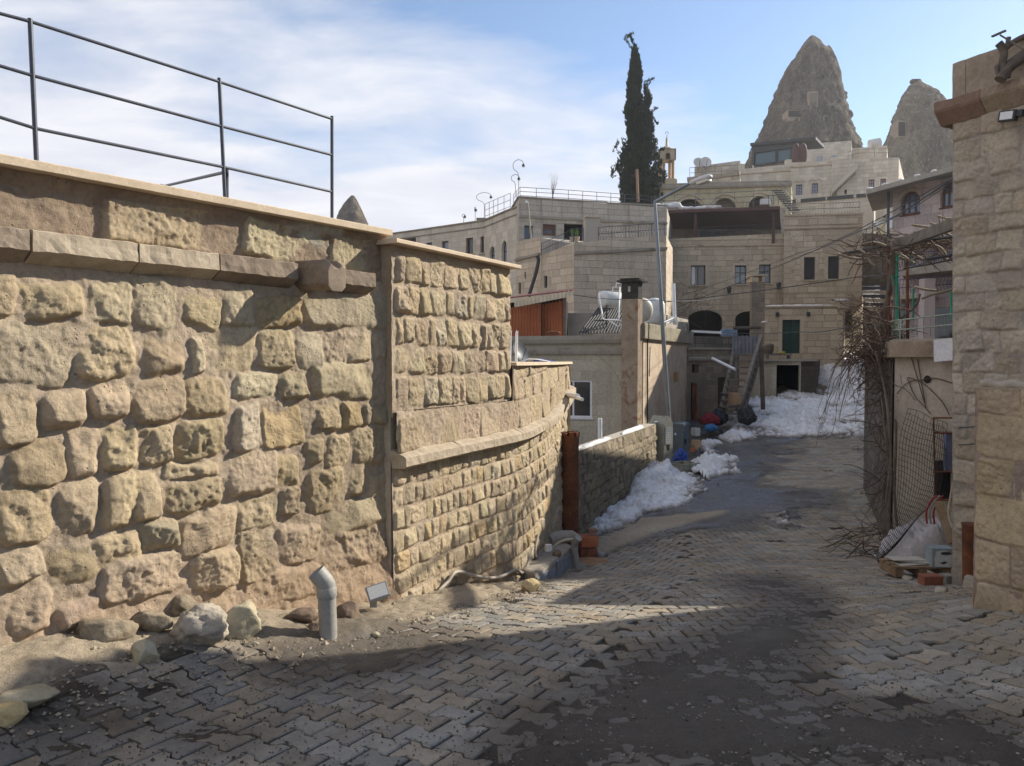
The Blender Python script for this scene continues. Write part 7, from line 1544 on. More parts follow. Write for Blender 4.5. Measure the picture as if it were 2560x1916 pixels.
M_TWIG = mat('dry vine cane', (.075, .05, .038), (.15, .105, .08), 14, .9, .3, .003); M_TWIGG = mat('grey green twig', (.03, .036, .022), (.06, .062, .04), 10, .9, .2)
def tangle(n, gen, r, seed, sides=3):
    rg = random.Random(seed); mb = MB()
    for _ in range(n): pts, q = gen(rg); mb.tube(pts, [r * q * (1 - .6 * i / len(pts)) for i in range(len(pts))], sides, caps=False)
    return mb
def bushgen(c, s_, L):
    def g(rg):
        p = Vector(c) + Vector((rg.gauss(0, s_[0]), rg.gauss(0, s_[1]), rg.gauss(0, s_[2]))); d = Vector((rg.gauss(0, 1), rg.gauss(0, 1), rg.gauss(.2, .7))).normalized(); pts = [p]
        for k in range(5): d = (d + Vector((rg.gauss(0, .25), rg.gauss(0, .25), rg.gauss(-.05, .25)))).normalized(); pts.append(pts[-1] + d * L / 5 * rg.uniform(.6, 1.2))
        return pts, rg.uniform(.6, 1.4)
    return g
bu = thing('bush', 'dark twiggy bush beside the stone steps', 'bush', tuple(P(2110, 830, 36))); tangle(420, bushgen(P(2112, 812, 36), (.28, .3, .32), .6), .010, 5).build('foliage', M_TWIGG, bu); tangle(6, bushgen(P(2112, 840, 36), (.1, .1, .1), .8), .03, 6, 5).build('stem', M_BARK, bu)
bt = thing('shrub', 'leafless wiry shrub against the beige carved house, by the white vent pipe', 'shrub', tuple(P(1715, 790, 34))); tangle(70, bushgen(P(1722, 752, 34), (.35, .2, .3), 1.0), .011, 8).build('branches', M_TWIG, bt)

# dark yard and lane above
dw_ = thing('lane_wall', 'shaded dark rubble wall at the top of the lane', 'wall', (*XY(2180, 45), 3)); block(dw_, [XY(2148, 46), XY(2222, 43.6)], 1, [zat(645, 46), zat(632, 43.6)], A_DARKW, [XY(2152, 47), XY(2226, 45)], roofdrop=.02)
hb_ = thing('lane_house', 'pale house with tall blue door above the parked white car', 'building', (*XY(2190, 52), 6)); hold = []
def ops(fs):
    for q in ((2153, 544, 2168, 575), (2206, 540, 2216, 553)): r = fs[0].rect(*q); hold.append((fs[0].open(r), r))
fs = block(hb_, [XY(2146, 52), XY(2232, 50)], 3, [zat(508, 52), zat(494, 50)], A_WHITE, [XY(2150, 56), XY(2238, 56)], ops_fn=ops); 
for o, r in hold: fs[0].window(o, hb_, mat('blue grey frame', (.06, .09, .12), (.09, .12, .16), 9, .5, 0), M_GLASS, (0, 0), w=.05)
cwl = thing('parking_wall', 'low dark wall carrying the parked white car', 'wall', (*XY(2185, 47), 5)); block(cwl, [XY(2146, 47.6), XY(2236, 45.6)], 2, [zat(584, 47.6), zat(584, 45.6)], A_DARKW, [XY(2150, 51), XY(2240, 50)], roofdrop=.0)
M_CARW = mat('white car paint', (.55, .57, .60), (.62, .64, .67), 3, .25, 0, spec=.6)
cr = thing('parked_car', 'white hatchback parked above the lane, half hidden by the lilac house', 'car', (*XY(2200, 47.8), zat(583, 47.8))); zc_ = zat(584, 47.6) + .0; cxr, cyr = XY(2172, 47.9); pr = [(0, .25), (0, .55), (.12, .62), (.62, .74), (1.05, 1.08), (1.7, 1.14), (2.35, 1.06), (2.7, .72), (2.78, .3)]
def carside(pr, w, y0): return [Vector((cxr + u, y0, zc_ + z)) for u, z in pr]
n = len(pr); mb = MB(); a_, b_ = carside(pr, 0, cyr - .62), carside(pr, 0, cyr + .62); mb.add(a_ + b_, [tuple(range(n)), tuple(range(2 * n - 1, n - 1, -1))] + [(i, i + n, (i + 1) % n + n, (i + 1) % n) for i in range(n)]); mb.build('body', M_CARW, cr, bevel=.05)
gl = [(.72, .76), (1.08, 1.02), (1.32, 1.05), (1.32, .76)]; MB().add(carside(gl, 0, cyr - .635), [(0, 3, 2, 1)]).build('window', M_GLASS, cr); gl = [(1.38, .76), (1.38, 1.05), (2.1, 1.02), (2.3, .76)]; MB().add(carside(gl, 0, cyr - .635), [(0, 3, 2, 1)]).build('window', M_GLASS, cr); MB().add([Vector((cxr + .60, cyr + s_ * .5, zc_ + .755)) for s_ in (-1, 1)] + [Vector((cxr + 1.03, cyr + s_ * .45, zc_ + 1.07)) for s_ in (1, -1)], [(0, 1, 2, 3)]).build('windscreen', M_GLASS, cr)
for u_ in (.55, 2.25):
    w_ = MB().tube([(cxr + u_, cyr - .66, zc_ + .24), (cxr + u_, cyr - .5, zc_ + .24)], .24, 18).build('wheel', M_DFR, cr); MB().tube([(cxr + u_, cyr - .675, zc_ + .24), (cxr + u_, cyr - .66, zc_ + .24)], .14, 14).build('rim', M_TANK, w_)
MB().box((cxr + .03, cyr - .5, zc_ + .56), (.10, .22, .10)).build('headlight', M_GLASSB, cr)
tag(MB().tube([P(2206, 586, 44), P(2206, 558, 44)], .21, 14).build('barrel', mat('cream plastic barrel', (.45, .40, .26), (.52, .47, .33), 5, .5, .1)), 'cream plastic barrel in front of the parked white car', 'barrel')
# snow on the upper steps
sx0 = thing('upper_steps', 'snow covered upper steps in shade behind the vine pergola', 'stairs', tuple(P(2180, 750, 41)))
for k in range(6): t = k / 5; Y_ = lerp(40.5, 43.4, t); a, b = P(2146, lerp(768, 718, t), Y_), P(2214, lerp(768, 716, t), Y_); MB().box((a + b) / 2 + Vector((0, .4, -.4)), ((b - a).length, .9, .8)).build('step', M_DFR if k % 2 else M_TRIMG, sx0); MB().tube([a.lerp(b, q / 8) + Vector((0, .25, .02)) for q in range(1, 8)], [.03] + [.07 * rnd.uniform(.4, 1) for _ in range(5)] + [.03], 6).build('snow_strip', M_SNOW, sx0)

# ---- lilac house
pu = thing('lilac_house', 'lilac tuff house with arched brown windows and wide grey eave', 'building', (*XY(2300, 26), 0)); hold = []
fp = [XY(2226, 27.2), XY(2460, 24.6)]; zl_ = zat(596, 27.2)
def ops(fs):
    for q in ((2251.5, 479, 2300, 536), (2351, 456, 2400, 517)): r = fs[0].rect(*q); hold.append((fs[0], fs[0].open(r, 'arch'), r))
fs = block(pu, fp, zl_, [zat(470, 27.2), zat(470, 27.2)], A_LILAC, [(fp[0][0] * 38 / 27.2 + .4, 38), (fp[1][0] + 8, 36)], ops_fn=ops, name='upper_wall')
for f, o, r in hold:
    f.window(o, pu, M_BFR, mat('sky lit glass', (.10, .17, .28), (.12, .2, .32), 3, .08, 0, spec=.8), (2, 1), w=.07); c = (r[0] + r[2]) / 2; w_ = (r[2] - r[0]) / 2 + .09; MB().tube([f.pt(c + w_ * math.cos(t * math.pi / 14), r[3] - (r[2] - r[0]) / 2 + w_ * math.sin(t * math.pi / 14), .0) for t in range(15)], .05, 5).build('arch_band', M_TRIM, pu); f.sill(r, pu, M_BFR, .05, .05, .02)  # the sky's blue reflection is put into the colour of these panes
f = fs[0]; mb = MB(); f.band(mb, zl_ - .22, zl_ + .0, .06); mb.build('string_course', M_TRIMG, pu)
ze0, ze1 = zat(480, 27.0), zat(428, 24.8); e0, e1 = P(2166, 479, 26.6), P(2460, 399, 23.9)
MB().prism([e0.xy, e1.xy, (e1.x + 6, e1.y + 9), (e0.x * (e0.y + 10) / e0.y + .3, e0.y + 10)], [e0.z - .10, e1.z - .10, e1.z + 1.2, e0.z + 1.2], [e0.z + .06, e1.z + .06, e1.z + 1.4, e0.z + 1.4]).build('eave_roof', M_ROOFC, pu)
MB().add([(*e0.xy, e0.z - .11), (*e1.xy, e1.z - .11), (*f.pt(f.L, 0, -.1).xy, f.zta - .02), (*f.pt(0, 0, -.1).xy, f.zta - .02)], [(3, 2, 1, 0)]).build('soffit', mat('weathered soffit', (.20, .22, .20), (.27, .28, .26), 3, .9, .1), pu)
mb = MB()
for k in range(6): p = e0.lerp(e1, k / 7 + .02); mb.add([q for q in rockmesh(p + Vector((0, .2, .09)), (.14, .1, .06), 40 + k, sub=1).v], [])
for k in range(6): tag(rockmesh(e0.lerp(e1, k / 7 + .03) + Vector((.1, .2, .10)), (.16 * rnd.uniform(.5, 1), .1, .06), 40 + k, sub=2, facets=0).build('snow_lump', M_SNOW, pu)) if k < 5 else None
MB().tube([f.pt(-.12, f.zta - .1, .06), f.pt(-.12, zl_ - 1.0, .06)], .05, 8).build('downpipe', mat('blue grey pipe', (.08, .10, .14), (.11, .13, .18), 9, .5, 0), pu)
lo0, lo1 = XY(2229, 28.6), XY(2480, 25.8); fl_ = block(pu, [lo0, lo1], -3, [zl_ - .22] * 2, A_LILAC, [(lo0[0] * 36 / 28.6 + .4, 36), (lo1[0] + 7, 34)], name='lower_wall')[0]
for q, nm in (((2262, 640, 2290, 690), 'window'), ((2244, 760, 2262, 800), 'window'), ((2330, 770, 2385, 850), 'door')):
    r = fl_.rect(*q); MB().add([fl_.pt(u, z, o_) for o_ in (.02,) for u, z in ((r[0], r[1]), (r[2], r[1]), (r[2], r[3]), (r[0], r[3]))], [(0, 1, 2, 3)]).build(nm, M_GLASS, pu)
b0, b1 = P(2256, 668, 27.2), P(2420, 655, 25); MB().prism([b0.xy, b1.xy, (b1.x + .5, b1.y + 1.6), (b0.x + .9, b0.y + 1.6)], b0.z - .30, b0.z).build('balcony_slab', M_TRIMG, pu)
for x in (2318,): p = P(x, 700, 26.3); MB().box((p.x, p.y, (b0.z - 3.3) / 2 - .15), (.36, .36, b0.z + 2.6)).build('pillar', A_LILAC, pu)
b2 = P(2214, 742, 27.6); b3 = P(2330, 735, 26.4); MB().prism([b2.xy, b3.xy, (b3.x + 1, b3.y + 1.8), (b2.x + .95, b2.y + 1.8)], b2.z - .12, b2.z).build('lower_slab', M_TRIMG, pu)
M_BLI = mat('blue iron', (.03, .045, .10), (.05, .07, .15), 9, .5, 0)
railing('balcony_railing', 'blue iron balcony railing on the upper floor of the lilac house', [b0 + Vector((.1, .05, 0)), b1 + Vector((0, .05, 0))], .45, m=M_BLI, r=.014, rails=2, post_every=1.2, bars=.10, scroll=True)
railing('balcony_railing', 'blue scrolled iron railing on the lower terrace of the lilac house', [b2 + Vector((.05, .05, 0)), b3 + Vector((0, .05, 0)), P(2400, 730, 25.6)], .55, m=M_BLI, r=.014, rails=2, post_every=1.2, bars=.13, scroll=True)

# ---------------------------------------------------------------- right: rendered terrace house with vine
M_REND = mat('grey beige render', (.33, .29, .235), (.42, .375, .31), 2.2, .92, .4, .008, stain=((.22, .18, .14), 1.2, .6))
rh = thing('terrace_house', 'plain rendered house wall with thick terrace slab behind the wire mesh', 'building', (*XY(2330, 9), -2.4)); fp = [XY(2237, 9.25), XY(2470, 8.2)]
fs = block(rh, fp, -2.9, [.02, .02], M_REND, [XY(2165, 14.0), (9.5, 13)], roof=False)
sf_ = Facade(XY(2162.5, 14.0), tuple((Vector((*XY(2237, 9.25), 0)) + Vector((-.02, -.0, 0))).xy), -2.9, .02); mb = MB(); sf_.wall(mb); mb.build('rubble_side', A_DARKW, rh)
MB().prism([XY(2224, 9.15), XY(2470, 8.05), (9.6, 13.2), XY(2150, 14.2)], .022, .21).build('terrace_slab', M_CORN, rh, bevel=.012)
MB().prism([XY(2232, 9.28), XY(2470, 8.2), (9.6, 13.1), XY(2158, 14.1)], .212, .235).build('slab_top', M_TRIMG, rh)
disc(fs[0].pt(*fs[0].px(2320, 949), .012), fs[0].n, .045, M_HOLE, rh, 'round_vent'); 
bp = thing('hanging_board', 'white board hanging over the edge of the terrace slab', 'board', tuple(P(2360, 870, 8.4))); q = [P(2334, 850, 8.5), P(2400, 844, 8.2), P(2400, 900, 8.2), P(2335, 905, 8.5)]; MB().add(q + [v + Vector((.01, .02, 0)) for v in q], [(3, 2, 1, 0), (4, 5, 6, 7), (0, 1, 5, 4), (1, 2, 6, 5), (2, 3, 7, 6), (3, 0, 4, 7)]).build('panel', mat('white painted board', (.55, .55, .58), (.62, .62, .65), 4, .7, .1), bp)
M_GIRON = mat('old green white paint', (.22, .26, .22), (.34, .37, .32), 20, .7, .2, .002); M_GRNP = mat('turquoise green paint', (.02, .20, .14), (.04, .28, .19), 10, .6, .1)
railing('terrace_railing', 'low worn pale green railing on the terrace slab under the vine', [P(2173, 846, 12.6), P(2250, 850, 9.4), P(2390, 838, 8.6)], .235, m=M_GIRON, r=.009, rails=2, post_every=.7, bars=.10)
tag(MB().tube([P(2242, 846, 9.9), P(2243, 634, 9.9)], .018, 8).tube([P(2229, 693, 9.9), P(2248, 692, 9.9)], .012, 6).tube([P(2236, 714, 9.9), P(2233, 700, 9.9), P(2230, 694, 9.9)], .01, 5).build('pergola_post', M_GRNP), 'turquoise green painted pergola post on the terrace', 'post'); tag(MB().tube([P(2224, 900, 10.2), P(2221, 614, 10.2)], .022, 8).build('pergola_post', M_RUST), 'rusty pergola post left of the turquoise one', 'post'); tag(MB().tube([P(2269, 850, 10.8), P(2268, 650, 10.8)], .022, 8).build('pergola_post', M_RUST), 'rusty pergola post right of the turquoise one', 'post'); tag(MB().tube([P(2380, 800, 8.8), P(2378, 730, 8.8)], .014, 6).build('pergola_post', M_GRNP), 'short turquoise post beside the right stone building', 'post'); tag(MB().tube([P(2283, 800, 10.6), P(2283, 722, 10.6)], .012, 6).build('pergola_post', M_GRNP), 'thin turquoise post in the middle of the terrace', 'post')
vt = thing('vine_pergola', 'bare vine trained over a rough pergola of poles above the terrace', 'pergola', tuple(P(2240, 640, 10)))
MB().beam(P(2232, 616, 9.8), P(2400, 555, 8.4), .06, .12).build('beam', M_WOOD, vt); MB().tube([P(2095, 637, 10.6), P(2190, 620, 10.3), P(2292, 604, 9.9), P(2400, 590, 9.2)], .018, 6).build('pole', M_DFR, vt); MB().tube([P(2260, 672, 10.4), P(2330, 660, 9.9), P(2400, 645, 9.2)], .012, 6).build('pole', M_DFR, vt); MB().tube([P(2310, 650, 9.6), P(2400, 635, 9.0)], .02, 6).build('pole', M_DFR, vt)
M_BRCH = mat('pale bare branch', (.20, .165, .12), (.34, .29, .215), 12, .9, .4, .004)  # paler brown than the vine canes
brs = [((2094, 636), (2130, 642), (2172, 647)), ((2148, 627), (2172, 640), (2200, 642)), ((2172, 648), (2186, 664)), ((2280, 563), (2310, 566), (2333, 570)), ((2324, 558), (2358, 565)), ((2228, 620), (2250, 640), (2280, 655)), ((2240, 632), (2262, 640), (2285, 660)), ((2247, 618), (2275, 632), (2306, 648)), ((2318, 612), (2345, 615), (2362, 632), (2365, 650)), ((2210, 618), (2250, 611), (2292, 606)), ((2343, 540), (2380, 548)), ((2355, 580), (2375, 590), (2390, 600)), ((2285, 718), (2340, 727)), ((2305, 745), (2330, 740), (2360, 728), (2390, 722)), ((2195, 630), (2215, 650), (2232, 668)), ((2150, 612), (2185, 606), (2215, 618))]
rg = random.Random(17); mb = MB()
for b in brs: Y_ = rg.uniform(9.3, 10.3); MB().tube(smooth([P(x, y, Y_) + Vector((0, 0, .008 * rg.gauss(0, 1))) for x, y in b] if len(b) > 2 else [P(*b[0], Y_), P((b[0][0] + b[1][0]) / 2, (b[0][1] + b[1][1]) / 2 + 2, Y_), P(*b[1], Y_)], 3), .016, 5).build('cane', M_BRCH, vt)
def pg(rg): 
    p = P(rg.uniform(2120, 2390), 0, 10); t = (p.x / p.y * F + CX); x = rg.uniform(2130, 2390); y = 640 - (x - 2130) * .16 + rg.gauss(0, 14); p = P(x, y, rg.uniform(9.3, 10.8)); d = Vector((rg.gauss(0, 1), rg.gauss(0, .5), rg.gauss(0, .35))).normalized(); pts = [p]
    for k in range(4): d = (d + Vector((rg.gauss(0, .2), rg.gauss(0, .2), rg.gauss(0, .2)))).normalized(); pts.append(pts[-1] + d * .09)
    return pts, rg.uniform(.5, 1.3)
tangle(150, pg, .009, 3).build('twig_layer', M_TWIG, vt)
MB().tube(smooth([P(2215, 900, 10.3), P(2212, 800, 10.3), P(2225, 720, 10.2), P(2232, 660, 10.1), P(2240, 620, 10)], 4), [.04] * 17, 8).build('trunk', M_BARK, vt); MB().tube(smooth([P(2238, 840, 10.1), P(2243, 760, 10.1), P(2236, 690, 10.1), P(2232, 640, 10.0)], 4), .045, 8).build('trunk', M_BARK, vt); MB().tube(smooth([P(2300, 735, 10.2), P(2292, 760, 10.2), P(2262, 790, 10.2), P(2245, 800, 10.2)], 4), .014, 6).build('trunk', M_BARK, vt)
vi = thing('climbing_vine', 'huge tangle of dry brown vine canes spilling over the terrace corner', 'vine', tuple(P(2190, 900, 10.6)))
vm = MB(); rg = random.Random(31)
for k in range(330):
    x = rg.gauss(2190, 20); y = rg.gauss(866, 44); p = P(x, y, rg.uniform(9.6, 11.6)); d = Vector((rg.gauss(-.2, 1), rg.gauss(-.1, .8), rg.gauss(.15, .8))).normalized(); pts = [p]; r0_ = rg.choice((.003, .004, .005, .006, .009, .013))
    for q in range(6): d = (d + Vector((rg.gauss(-.03, .32), rg.gauss(0, .32), rg.gauss(-.13, .3)))).normalized(); pts.append(pts[-1] + d * rg.uniform(.05, .11))
    vm.tube(pts, [r0_ * (1 - .11 * q) for q in range(7)], 4, caps=False)
    for j in range(rg.randint(1, 4)):
        i = rg.randint(1, 5); e = (pts[i] - pts[i - 1]).normalized(); e = (e + Vector((rg.gauss(0, .8), rg.gauss(0, .8), rg.gauss(.1, .8)))).normalized(); L_ = rg.uniform(.06, .2); vm.tube([pts[i], pts[i] + e * L_ * .5 + Vector((0, 0, rg.gauss(0, .015))), pts[i] + e * L_], [r0_ * .6, r0_ * .45, r0_ * .25], 3, caps=False)
vm.build('cane_tangle', M_TWIG, vi)
def vg2(rg):
    x = rg.uniform(2190, 2238); y = rg.uniform(880, 1270); p = P(x + (y - 900) * .03, y, 9.25 + rg.uniform(0, .9)); d = Vector((rg.gauss(-.1, .4), rg.gauss(-.3, .4), rg.gauss(0, 1))).normalized(); pts = [p]
    for k in range(6): d = (d + Vector((rg.gauss(-.03, .2), rg.gauss(0, .2), rg.gauss(-.03, .2)))).normalized(); pts.append(pts[-1] + d * .09)
    return pts, rg.uniform(.5, 1.5)
tangle(170, vg2, .0055, 37).build('cane_tangle', M_TWIG, vi)
mb = MB(); rg = random.Random(41)
for k in range(20):
    x0, y0 = rg.uniform(2118, 2195), rg.uniform(830, 900); Y_ = rg.uniform(9.6, 11.2); x1 = x0 - rg.uniform(-10, 110); y1 = y0 + rg.uniform(90, 250); pts = [P(lerp(x0, x1, t ** 1.4) - 16 * math.sin(t * 3.1) + rg.gauss(0, 2), lerp(y0, y1, t) - 26 * math.sin(t * 3.1), Y_ - .3 * t) for t in [q / 7 for q in range(8)]]; mb.tube(pts, [.0072 * (1 - .08 * q) for q in range(8)], 4, caps=False)
mb.build('drooping_canes', M_TWIG, vi)
for pts, r in (([(2232, 1400), (2222, 1280), (2228, 1180), (2222, 1050), (2210, 960), (2190, 880)], .045), ([(2244, 1330), (2236, 1230), (2240, 1100), (2236, 1000), (2225, 900)], .035), ([(2215, 1255), (2225, 1150), (2212, 1080), (2205, 1000)], .025), ([(2240, 1200), (2222, 1150), (2215, 1100), (2228, 1030)], .02)): MB().tube(smooth([P(x, y, 9.1 if y > 1000 else 9.4) for x, y in pts], 4), r * .42, 7).build('stem', M_BARK, vi)
# stems on the rendered wall
wv_ = MB(); f = fs[0]
for b in (((2245, 985), (2262, 965), (2285, 952), (2310, 950), (2340, 946), (2365, 952), (2384, 958)), ((2275, 955), (2272, 945), (2282, 946), (2310, 958), (2340, 985), (2362, 1010), (2376, 1038)), ((2275, 955), (2290, 990), (2312, 1015), (2330, 1035)), ((2280, 890), (2292, 930), (2302, 965), (2312, 1000), (2318, 1020)), ((2297, 898), (2303, 935), (2309, 970), (2316, 1010))): wv_.tube(smooth([f.pt(*f.px(x, y), .02) for x, y in b], 4), .0055, 5)
tag(wv_.build('wall_creeper', M_TWIG), 'thin leafless creeper stems looping over the rendered house wall', 'creeper')
# leaning wire mesh
wm_ = thing('wire_mesh', 'rusty sheet of welded wire mesh leaning and bent against the rendered wall', 'mesh', tuple(P(2250, 1390, 8.6)))
lft = smooth([P(2271, 1022, 8.95), P(2250, 1100, 8.95), P(2247, 1185, 8.85), P(2240, 1265, 8.7), P(2216, 1345, 8.55), P(2181, 1388, 8.45)], 8); rgt = smooth([P(2368, 1062, 8.5), P(2362, 1150, 8.4), P(2345, 1235, 8.35), P(2300, 1290, 8.3), P(2245, 1350, 8.25), P(2192, 1392, 8.2)], 8); mb = MB(); n = len(lft)
def ms(u, v):
    i = min(int(v * (n - 1)), n - 2); t = v * (n - 1) - i; a, b = lft[i].lerp(lft[i + 1], t), rgt[i].lerp(rgt[i + 1], t); return a.lerp(b, u) + Vector((0, -.09 * math.sin(u * 3.1), -.05 * math.sin(u * 3.14) * v + .012 * math.sin(v * 17 + u * 9)))
for k in range(19): mb.tube([ms(k / 18, lerp(.02 * (k % 3), 1 - .03 * (k % 2), q / 22)) for q in range(23)], .0034, 3, caps=False)
for k in range(30): mb.tube([ms(lerp(-.02 * (k % 2), 1, q / 9), k / 29) for q in range(10)], .0034, 3, caps=False)
mb.build('wires', mat('rusty dark wire', (.028, .022, .018), (.06, .045, .035), 20, .8, 0), wm_)
def dg(rg):
    p = P(rg.uniform(2120, 2235), rg.uniform(1260, 1390), rg.uniform(8.6, 9.3)); p.z = zgs(p.x, p.y) + rg.uniform(.02, .3); d = Vector((rg.gauss(-.3, .8), rg.gauss(0, .5), rg.gauss(.1, .4))).normalized(); pts = [p]
    for k in range(4): d = (d + Vector((rg.gauss(0, .2), rg.gauss(0, .2), rg.gauss(-.1, .2)))).normalized(); pts.append(pts[-1] + d * .11)
    return pts, rg.uniform(.5, 1.3)
tag(tangle(60, dg, .006, 61).build('dry_twigs', M_TWIG), 'dry fallen twigs heaped on the paving at the foot of the vine', 'twigs', kind='stuff')
def G(x, y): return ground(x, y)
# tarpaulin heap, pallet and rubble
M_TARP = mat('translucent white sheet', (.42, .40, .42), (.52, .50, .52), 2.5, .4, .6, .03, spec=.5)
gT = G(2320, 1412); sc_ = gT.y / F
Xg, Yg = np.meshgrid(np.linspace(-1, 1, 90), np.linspace(-1, 1, 60), indexing='ij'); cX0 = gT.x + .01; hT = 108 * sc_
d2 = np.clip(1 - (np.abs(Xg) ** 2.2) - 1.0 * np.abs(Yg) ** 2.4, 0, 1) ** .45
fold = .09 * fbm(Xg * 2.6 + 1.2 * Yg, Yg * 2.0 - Xg, 4, 3, .6) + .06 * np.abs(fbm(Xg * 5 + Yg * 2, Yg * 3, 3, 8))
ZT = hT * d2 * (1 + .28 * Xg * (Xg < .5)) * .92 + fold * d2; XT = cX0 + Xg * .40 + .05 * Yg; YT = gT.y + .25 + Yg * .33
tag(grid_mesh('tarp_heap', np.stack([XT, YT, zg(XT, YT) + .02 + ZT], -1), M_TARP), 'heap covered with a whitish plastic sheet behind the wooden pallet', 'sheet')
pa = thing('pallet', 'short broken wooden pallet carrying loose boards below the plastic sheet', 'pallet', tuple(G(2300, 1440))); gp_ = G(2302, 1445); M_PALW = mat('pallet wood', (.16, .105, .06), (.25, .175, .11), 9, .9, .4)
for dy in (0, .12, .24): MB().box(gp_ + Vector((0, dy, .105)), (.52, .085, .018)).build('deck_board', M_PALW, pa)
for dx in (-.22, 0, .22): MB().box(gp_ + Vector((dx, .12, .055)), (.075, .32, .075)).build('block', M_PALW, pa)
mb = MB()
for k in range(3): MB().box(gp_ + Vector((rnd.uniform(-.10, .04), .08 + .03 * k, .122 + .012 * k)), (.34, .16, .007), rz=rnd.uniform(-.3, .3), ry=rnd.uniform(-.04, .04)).build('pale_board', mat('pale scrap board', (.38, .35, .30), (.47, .44, .39), 6, .8, .2) if k == 0 else bpy.data.materials['pale scrap board'], pa)
bx = P(2350, 1391, gp_.y + .02); pk_ = thing('printed_carton', 'white and blue printed carton on the end of the pallet', 'box', tuple(bx)); MB().box(bx, (.205, .15, .18), rz=-.1).build('box_body', mat('pale blue print panel', (.20, .245, .27), (.26, .30, .325), 7, .6, .1), pk_, bevel=.005); bm_ = Matrix.Rotation(-.1, 3, 'Z')
MB().add([bx + bm_ @ Vector((u * .205, -.0775, v * .18)) for u, v in ((-.36, -.46), (.34, -.46), (.40, .1), (.1, .42), (-.3, .36), (-.40, 0))], [tuple(range(6))]).build('white_print', mat('white print', (.42, .44, .44), (.5, .52, .52), 6, .6, .05), pk_); MB().add([bx + bm_ @ Vector((u * .205, -.0785, v * .18)) for u, v in ((-.2, -.25), (.0, -.32), (.18, -.22), (.05, -.16))], [(0, 1, 2, 3)]).build('dark_print', M_DFR, pk_); MB().add([bx + bm_ @ Vector((.02 + .05 * math.cos(t), -.0785, .045 + .016 * math.sin(t))) for t in [k * .523 for k in range(12)]], [tuple(range(12))]).build('dark_print', M_DFR, pk_)
hollow_brick(G(2326, 1462) + Vector((0, 0, .045)), (.17, .11, .085), .05, 'red hollow brick lying below the wooden pallet', mat('dull red brick', (.20, .075, .045), (.27, .11, .07), 14, .9, .4))
hollow_brick(G(2368, 1458) + Vector((0, 0, .04)), (.10, .10, .075), .2, 'grey hollow block end lying beside the red hollow brick', mat('grey block', (.2, .18, .16), (.28, .26, .23), 14, .9, .4))
for k, (x, y, s_, lab) in enumerate(((2395, 1455, .11, 'brown block leaning below the rusty drum, the left of two'), (2432, 1470, .10, 'grey block below the rusty drum, the right of two'), (2352, 1480, .07, 'low cement lump in front of the rubble'), (2268, 1448, .06, 'pale scrap of plaster beside the pallet'), (2215, 1408, .09, 'long grey stone at the left end of the plastic sheet'), (2250, 1425, .05, 'thin pale chip in front of the plastic sheet'))): rock('rubble_block', lab, (x, y), (s_, s_ * .8, s_ * (.8 if k < 2 else .4)), M_RKD if k in (0,) else M_CONC, 90 + k, lift=.4, sub=3, facets=9, rough=.12)
dr = thing('rusty_drum', 'rust brown metal drum squeezed against the right stone wall', 'drum', tuple(P(2424, 1400, 6.65))); MB().lathe(P(2426, 1438, 6.6), [(.060, -.1), (.064, .12), (.072, .42), (.077, .437), (.068, .438)], 18).build('shell', M_RUST, dr)
rc_ = thing('striped_coil', 'red and white striped plastic strip curled behind the plastic sheet', 'strip', tuple(P(2330, 1290, 8)))
for k in range(3): MB().tube(smooth([P(2318 + 9 * k, 1310, 7.95), P(2316 + 9 * k, 1280, 7.95), P(2328 + 9 * k, 1252, 7.95), P(2342 + 8 * k, 1240, 7.95)], 4), .010, 5).build('strip', mat('red plastic', (.20, .02, .025), (.28, .04, .04), 9, .5, 0) if k % 2 == 0 else mat('dull white plastic', (.22, .21, .2), (.3, .29, .28), 9, .5, 0), rc_)
tag(MB().beam(P(2345, 1255, 7.9), P(2385, 1360, 7.4), .08, .02).build('scrap_plank', M_PALW), 'brown plank leaning behind the plastic sheet', 'plank'); tag(MB().tube(smooth([P(2387, 1190, 7.6), P(2378, 1235, 7.5), P(2372, 1290, 7.3), P(2392, 1340, 7.1)], 4), .012, 6).build('bent_branch', M_BRCH), 'bent pale branch leaning over the plastic sheet', 'branch')
sf = thing('metal_rack', 'old rusty shelf frame standing behind the wire mesh', 'frame', tuple(P(2360, 1200, 8.4)))
mb = MB(); q = [P(2334, 1045, 8.6), P(2392, 1045, 8.3), P(2392, 1250, 8.3), P(2338, 1250, 8.6)]
for i in range(4): mb.tube([q[i], q[(i + 1) % 4]], .01, 4)
mb.tube([P(2335, 1082, 8.6), P(2392, 1082, 8.3)], .012, 4); mb.tube([P(2335, 1180, 8.6), P(2392, 1180, 8.3)], .012, 4); mb.build('bars', M_RUST, sf); MB().box(P(2362, 1200, 8.6), (.2, .06, .42)).build('dark_panel', M_BLKC, sf)
tag(MB().box(P(2380, 1130, 8.45), (.16, .04, .4)).build('blue_sheet', mat('dull blue sheet', (.10, .12, .2), (.15, .17, .26), 4, .6, .3)), 'dull blue sheet hanging beside the rusty shelf frame', 'sheet')

